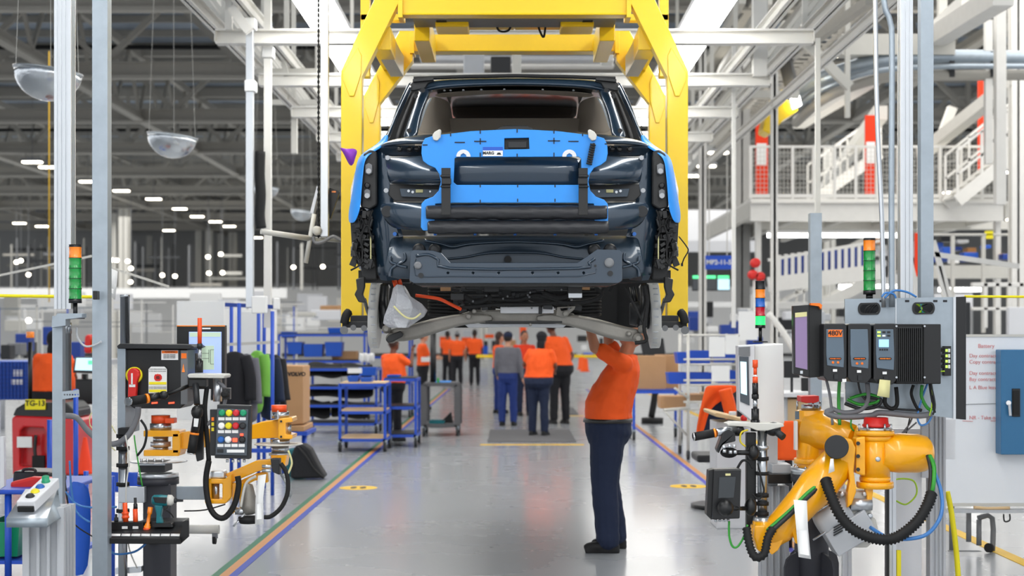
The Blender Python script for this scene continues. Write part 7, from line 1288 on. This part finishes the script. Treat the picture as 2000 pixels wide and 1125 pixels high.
dk = thing('white_desk', 'pale desk with wooden top behind the guide pole', 'desk', (at(1430, 0, 13).x, 13.3, 0)); MB().pprism([(1396, 808), (1400, 806), (1466, 822), (1466, 827), (1398, 814)], 12.8, .8).build('top', 'wood', dk, bevel=.005); MB().box(at(1398, 0, 13).x, at(1466, 0, 13).x, 12.95, 13.4, 0, at(0, 824, 13).z).build('cabinet', 'offwhite', dk, bevel=.005)
MB().pbox(1425, 1438, 804, 811, 12.7, .05).build('small_box', 'white', label='small white box on the pale desk', cat='box', bevel=.004); MB().ell(at(1453, 817, 12.5), .03, .03, .03).build('red_button', 'red', label='round red emergency button beside the nutrunner spindle', cat='button')
MB().pbox(1440, 1456, 802, 814, 12.6, .05).build('desk_device', 'satin_black', label='small black device on the pale desk', cat='device', bevel=.004)
oj = thing('draped_jacket', 'orange hi-vis jacket with navy lining hung over a chair at right', 'jacket', at(1400, 860, 14)); k = MB(); R = []
for y, xs in ((752, (1378, 1395, 1415, 1442)), (762, (1374, 1395, 1418, 1448)), (790, (1367, 1373, 1380, 1390)), (815, (1362, 1367, 1372, 1380)), (848, (1358, 1362, 1366, 1373))): R.append([at(x, y, 14-.05*math.sin(i*2.0)) for i, x in enumerate(xs)])
k.grid(R, .03).build('shell', 'hivis', oj, sub=2, disp=.02); MB().pprism([(1378, 772), (1440, 775), (1436, 830), (1400, 880), (1386, 850), (1372, 852)], 14.08, .12).build('lining', 'navy', oj, bevel=.03); MB().tube([at(1416, 760, 13.9), at(1424, 790, 13.9), at(1430, 818, 13.9)], .06).build('sleeve', 'hivis', oj, disp=.01)
ch = thing('office_chair', 'dark chair under the draped orange jacket', 'chair', (at(1410, 0, 14.4).x, 14.4, 0)); MB().pbox(1380, 1442, 762, 840, 14.3, .06).build('backrest', 'dark_grey', ch, bevel=.02); MB().cyl((at(1410, 0, 14.4).x, 14.5, 0), (at(1410, 0, 14.4).x, 14.5, .5), .03).build('stem', 'satin_black', ch); MB().cbox((at(1410, 0, 14.4).x, 14.5, .48), .5, .5, .07).build('seat', 'dark_grey', ch, bevel=.02); MB().cyl((at(1410, 0, 14.4).x, 14.5, 0), (at(1410, 0, 14.4).x, 14.5, .04), .28).build('base', 'satin_black', ch)
oj = thing('draped_jacket', 'orange draped shell standing in for a seated worker between the white cabinet and the yellow shoulder', 'jacket', at(1530, 895, 11.6)); k = MB(); R = [[at(x, y, 11.6-.08*math.sin((x-1500)/70*PI)) for x in xs] for y, xs in ((822, (1528, 1536, 1546, 1560)), (840, (1520, 1534, 1550, 1570)), (865, (1512, 1530, 1550, 1575)), (885, (1504, 1528, 1552, 1578)), (900, (1502, 1528, 1552, 1578)))]; k.grid(R, .05).build('shell', 'hivis', oj, sub=2, disp=.02)  # draped shell made up in place of a mostly hidden seated worker
MB().cyl((at(1540, 0, 11.8).x, 11.8, 0), (at(1540, 0, 11.8).x, 11.8, at(0, 830, 11.8).z), .03).build('stand', 'satin_black', oj)
ds = thing('bench', 'pale bench with monitors behind the right yellow shoulder', 'bench', (at(1560, 0, 15).x, 15, 0)); MB().pbox(1528, 1650, 768, 776, 15, .8).build('top', 'offwhite', ds, bevel=.005); MB().pbox(1536, 1600, 780, 840, 15.1, .6).build('drawer_block', 'wood', ds, bevel=.005)
for x in (1536, 1648): MB().cyl((at(x, 0, 15).x, 15.1, 0), (at(x, 0, 15).x, 15.1, at(0, 770, 15).z), .03).build('leg', 'light_grey', ds)
for x0, x1, y0, y1, lab in ((1532, 1562, 705, 738, 'left'), (1566, 1604, 738, 764, 'right')): mt = thing('monitor', 'dark monitor on the rear bench, %s one' % lab, 'monitor', at((x0+x1)/2, 768, 15.2)); MB().pbox(x0, x1, y0, y1, 15.2, .05).build('screen', 'satin_black', mt, bevel=.005); MB().pbox((x0+x1)/2-2, (x0+x1)/2+2, y1, 768, 15.25, .04).build('stem', 'dark_grey', mt)
MB().tube([at(1500, 612, 24), at(1530, 650, 24), at(1560, 700, 24)], .05).build('white_pipe', 'white_steel', label='slanted white pipe behind the slim signal light', cat='pipe')
MB().pbox(1443, 1480, 608, 664, 22, .03).build('notice_board', 'white', label='pale notice board behind the white operator cabinet', cat='board')
# ================= PEOPLE =================
def limb(k, p, q, r0, r1, n=12, e0=1, e1=1):
    k.cyl(p, q, r0, r1, n=n); k.ell(p, r0, r0, r0, n); k.ell(q, r1, r1, r1, n)
def person(px, Y, H, face, label, shirt, pants, skin, arms, hair='hair_dark', hairlen=0, cap=None, girth=1.0, vox=.014, legs=None, lean=(0, 0), head=(0, .02), sleeve=.62, group=None, shoes='black_rubber', tilt=0, belt=False, fingers=True, hips=0, pw=1.0):
    x = (px-CX)*Y/F; s = H/1.75; t = thing('person', label, 'person', (x, Y, 0), group); Rz = Matrix.Rotation(face, 3, 'Z')   # face 0: looking away from the camera (+y)
    lx, ly = lean
    def W(a, b, c):
        f = max(0, (c-.95))/.55; h = math.exp(-((c-.93)/.35)**2)*hips
        return Vector((x, Y, 0))+Rz @ (Vector((a+lx*f, b+ly*f+h, c))*s)
    g = girth
    legs = legs or (((-.1, 0, .50), (-.11, -.01, .09)), ((.1, 0, .50), (.11, -.01, .09)))
    tor = [(.84, .155*g, .11*g, 0), (.95, .17*g, .125*g, .0), (1.03, .16*g, .125*g, .01*g), (1.12, .16*g, .13*g, .02*g), (1.24, .175*g**.6, .125*g**.8, .01), (1.36, .185, .11*g**.5, -.01), (1.44, .16, .08, -.015), (1.49, .07, .06, -.01)]
    def loft(k, prof, inf=0, n=20):
        R = [[W(inf_x*math.cos(a), c+inf_y*math.sin(a), z) for a in [2*PI*j/n for j in range(n)]] for z, inf_x, inf_y, c in [(z, rx+inf, ry+inf, c) for z, rx, ry, c in prof]]
        m = len(R); k.add([p for r in R for p in r], [(i*n+j, i*n+(j+1) % n, (i+1)*n+(j+1) % n, (i+1)*n+j) for i in range(m-1) for j in range(n)]+[tuple(range(n))[::-1], tuple(range((m-1)*n, m*n))], True)
    k = MB(); loft(k, tor, -.02)
    hy, hz = head; hc = W(hy and 0, hz, 1.64); Rh = Rz @ Matrix.Rotation(tilt, 3, 'X')
    limb(k, W(0, -.01, 1.46), W(0, hz*.6, 1.56), .056*s, .052*s); k.ell(hc, .077*s, .095*s, .115*s, 18, Rh)
    k.ell(hc+Rh @ Vector((0, .03, -.06))*s, .055*s, .065*s, .06*s, 14, Rh); k.ell(hc+Rh @ Vector((0, .1, -.015))*s, .014*s, .02*s, .024*s, 10, Rh)
    for e in (-1, 1): k.ell(hc+Rh @ Vector((e*.078, 0, -.01))*s, .012*s, .02*s, .032*s, 10, Rh)
    sh = MB(); loft(sh, [(.985, .168*g, .128*g, 0)]+tor[2:-1]+[(1.475, .1, .07, -.01)], .018)
    pt = MB(); loft(pt, [(.8, .12*g, .1*g, 0), (.88, .165*g, .13*g, -.01), (.96, .172*g, .13*g, 0), (1.0, .162*g, .124*g, .005)], .012); sm = MB()
    for sd, (kn, an) in zip((-1, 1), legs):
        hp = W(sd*.085, 0, .9); kn_ = W(*kn); an_ = W(*an)
        limb(k, hp, kn_, .085*s, .055*s); limb(k, kn_, an_, .055*s, .04*s)
        limb(pt, hp, kn_, .1*s*g**.4*pw, .078*s*pw); limb(pt, kn_, an_+Vector((0, 0, .01)), .078*s*pw, .07*s*pw)
        f = Rz @ Vector((0, 1, 0)); a0 = Vector((an_.x, an_.y, .045)); so = MB(); so.ell(a0-f*.02, .05*s, .07*s, .05, 12, Rz); so.ell(a0+f*.08*s, .052*s, .11*s, .04, 14, Rz); so.cbox(a0+f*.045*s-Vector((0, 0, .032)), .085*s, .26*s, .026, Rz); sm = so
        k.ell(a0+f*.06, .035, .09, .03, 10, Rz); so.build('shoe', shoes, t, voxel=.01)
    for sd, (el, wr, cu) in zip((-1, 1), arms):
        sp = W(sd*.185, -.01, 1.41); e_ = W(*el); w_ = W(*wr)
        limb(k, sp, e_, .05*s, .04*s); limb(k, e_, w_, .042*s, .028*s)
        d = (w_-e_).normalized(); a, b = frame(d, Rz @ Vector((1, .3, 0))); pc = w_+d*.045*s; k.ell(pc, .001, .001, .001)
        k.cbox(pc, .035*s, .075*s, .07*s, Matrix((b, a, d)).transposed()); 
        for fi, (o, L) in enumerate(((-.03, .065), (-.01, .075), (.01, .072), (.029, .058))):
            p0 = w_+d*.078*s+a*o*s; p1 = p0+(d*math.cos(cu*.5)+b*math.sin(cu*.5))*L*.5*s; p2 = p1+(d*math.cos(cu)+b*math.sin(cu))*L*.5*s; limb(k, p0, p1, .0095*s, .009*s, 8); limb(k, p1, p2, .009*s, .0078*s, 8)
        p0 = w_+d*.03*s-a*.035*s; p1 = p0+(d*.6-a*.8+b*.2)*.035*s; p2 = p1+(d*.9-a*.2+b*.4)*.03*s; limb(k, p0, p1, .012*s, .011*s, 8); limb(k, p1, p2, .011*s, .009*s, 8)
        if sleeve: m_ = sp.lerp(e_, sleeve) if sleeve <= 1 else e_; limb(sh, sp, m_, .066*s, .062*s*(1 if sleeve <= 1 else .9))
        if sleeve > 1: limb(sh, e_, e_.lerp(w_, .95), .058*s, .045*s)
    k.build('body', skin, t, voxel=vox*.7 if fingers else vox); sh.build('shirt', shirt, t, voxel=vox, disp=.024); pt.build('trousers', pants, t, voxel=vox, disp=.02)
    if belt: q = MB(); loft(q, [(.968, .167*g, .127*g, .002), (.998, .165*g, .127*g, .004)], .024); q.build('belt', 'leather', t)
    hr = MB()
    if hair:
        hr.ell(hc+Rh @ Vector((0, -.02, .025))*s, .085*s, .097*s, .11*s, 18, Rh)
        if hairlen: hr.ell(hc+Rh @ Vector((0, -.06, -.08-hairlen/2))*s, .075*s, .05*s, (.1+hairlen/2)*s, 14, Rh)
        hr.build('hair', hair, t, voxel=.01)
    if cap:
        c2 = MB(); c2.ell(hc+Rh @ Vector((0, -.01, .045))*s, .092*s, .108*s, .085*s, 18, Rh); c2.build('cap', cap, t)
        c2 = MB(); c2.ell(hc+Rh @ Vector((0, .11, .04))*s, .06*s, .07*s, .01*s, 14, Rh); c2.build('cap_brim', cap, t)
    for e in (-1, 1): MB().ell(hc+Rh @ Vector((e*.03, .088, .012))*s, .012*s, .008*s, .007*s, 8, Rh).build('eye', 'ink', t)
    MB().ell(hc+Rh @ Vector((0, .09, -.06))*s, .025*s, .01*s, .007*s, 10, Rh).build('mouth', 'hivis_red' if 0 else 'hair_brown', t)
    return t
DN = (((-.24, .02, 1.13), (-.25, .1, .9), .5), ((.24, .02, 1.13), (.25, .1, .9), .5))
# main worker: looks left, arms raised under the car
w1 = person(1186, 11.65, 1.76, PI/2, 'man in orange T-shirt and navy trousers working with raised arms under the car', 'hivis', 'navy', 'skin',
    (((-.2, .24, 1.53), (-.17, .345, 1.74), 1.0), ((.16, .12, 1.56), (.1, .2, 1.78), 1.0)), hair=None, girth=1.28, vox=.011, lean=(0, -.13), pw=1.28, head=(0, -.04), tilt=.5, belt=True, hips=0, sleeve=.75,
    legs=(((-.11, .03, .50), (-.12, .0, .09)), ((.1, -.0, .50), (.12, -.07, .09))))
person(992, 27.3, 1.66, -.15, 'woman in grey sweater, blue jeans and dark cap seen from behind', 'sweater', 'jean_blue', 'skin_light', (((-.22, .02, 1.13), (-.22, .12, .95), .5), ((.24, .0, 1.13), (.27, .03, .9), .5)), cap='navy', sleeve=1.2, girth=1.05)
person(1052, 24.6, 1.66, -.35, 'woman in orange T-shirt and dark head covering standing on the large floor mat', 'hivis', 'navy', 'skin_dark', (((-.28, .02, 1.2), (-.16, .22, 1.12), .6), ((.26, .05, 1.18), (.2, .22, 1.1), .6)), hair='black_cloth', hairlen=.06, cap='black_cloth', girth=1.45, lean=(.03, .03))
person(1093, 27.9, 1.88, .35, 'tall man in orange T-shirt and black trousers leaning left of the front worker', 'hivis', 'black_cloth', 'skin_dark', (((-.26, .1, 1.2), (-.1, .25, 1.15), .6), ((.27, 0, 1.15), (.12, -.1, 1.0), .6)), girth=1.4, lean=(-.1, .05))
person(1024, 30.6, 1.68, PI+.3, 'woman with long dark hair and dark vest facing the camera behind the others', 'hivis_red', 'navy', 'skin', DN, hair='hair_dark', hairlen=.3)
person(975, 31.5, 1.66, -1.2, 'person in orange half hidden behind the woman in the grey sweater', 'hivis', 'jean_blue', 'skin_light', (((-.2, .1, 1.15), (-.12, .3, 1.1), .5), DN[1]), hair='hair_brown', hairlen=.1)
person(927, 48.5, 1.74, .1, 'man in orange shirt and dark trousers standing alone far down the aisle', 'hivis', 'black_cloth', 'skin_dark', DN, girth=1.15, vox=.02, fingers=False)
person(893, 47, 1.68, 0, 'person in orange and grey cap at the far cart, right one of two', 'hivis', 'black_cloth', 'skin', DN, cap='mid_grey', vox=.02, girth=1.1)
person(874, 50, 1.7, -.4, 'person in orange at the far cart, left one of two', 'hivis', 'black_cloth', 'skin_dark', DN, vox=.02)
person(826, 33, 1.68, -1.3, 'slim person in orange T-shirt holding papers beside the blue shelf', 'hivis', 'black_cloth', 'skin_light', (((-.2, .1, 1.15), (-.1, .3, 1.15), .8), ((.2, .1, 1.15), (.1, .3, 1.15), .8)), hair='hair_brown')
person(768, 23.4, 1.58, -.7, 'woman in orange T-shirt raising a hand beside the blue carts', 'hivis', 'black_cloth', 'skin_dark', (((-.24, .05, 1.15), (-.15, .25, 1.1), .6), ((.26, .16, 1.28), (.2, .26, 1.5), .9)), hair='hair_brown', girth=1.3)
person(104, 18.9, 1.66, .2, 'person in orange shirt with dark head covering at the terminal behind the tow tractor', 'hivis', 'black_cloth', 'skin_dark', (((-.26, .1, 1.15), (-.15, .3, 1.1), .6), ((.26, .1, 1.15), (.2, .32, 1.1), .6)), hair='black_cloth', hairlen=.1, girth=1.6)
MB().cbox(at(834, 702, 32.6), .25, .02, .1).build('paper_bundle', 'paper', label='white papers held by the slim person in orange', cat='papers')
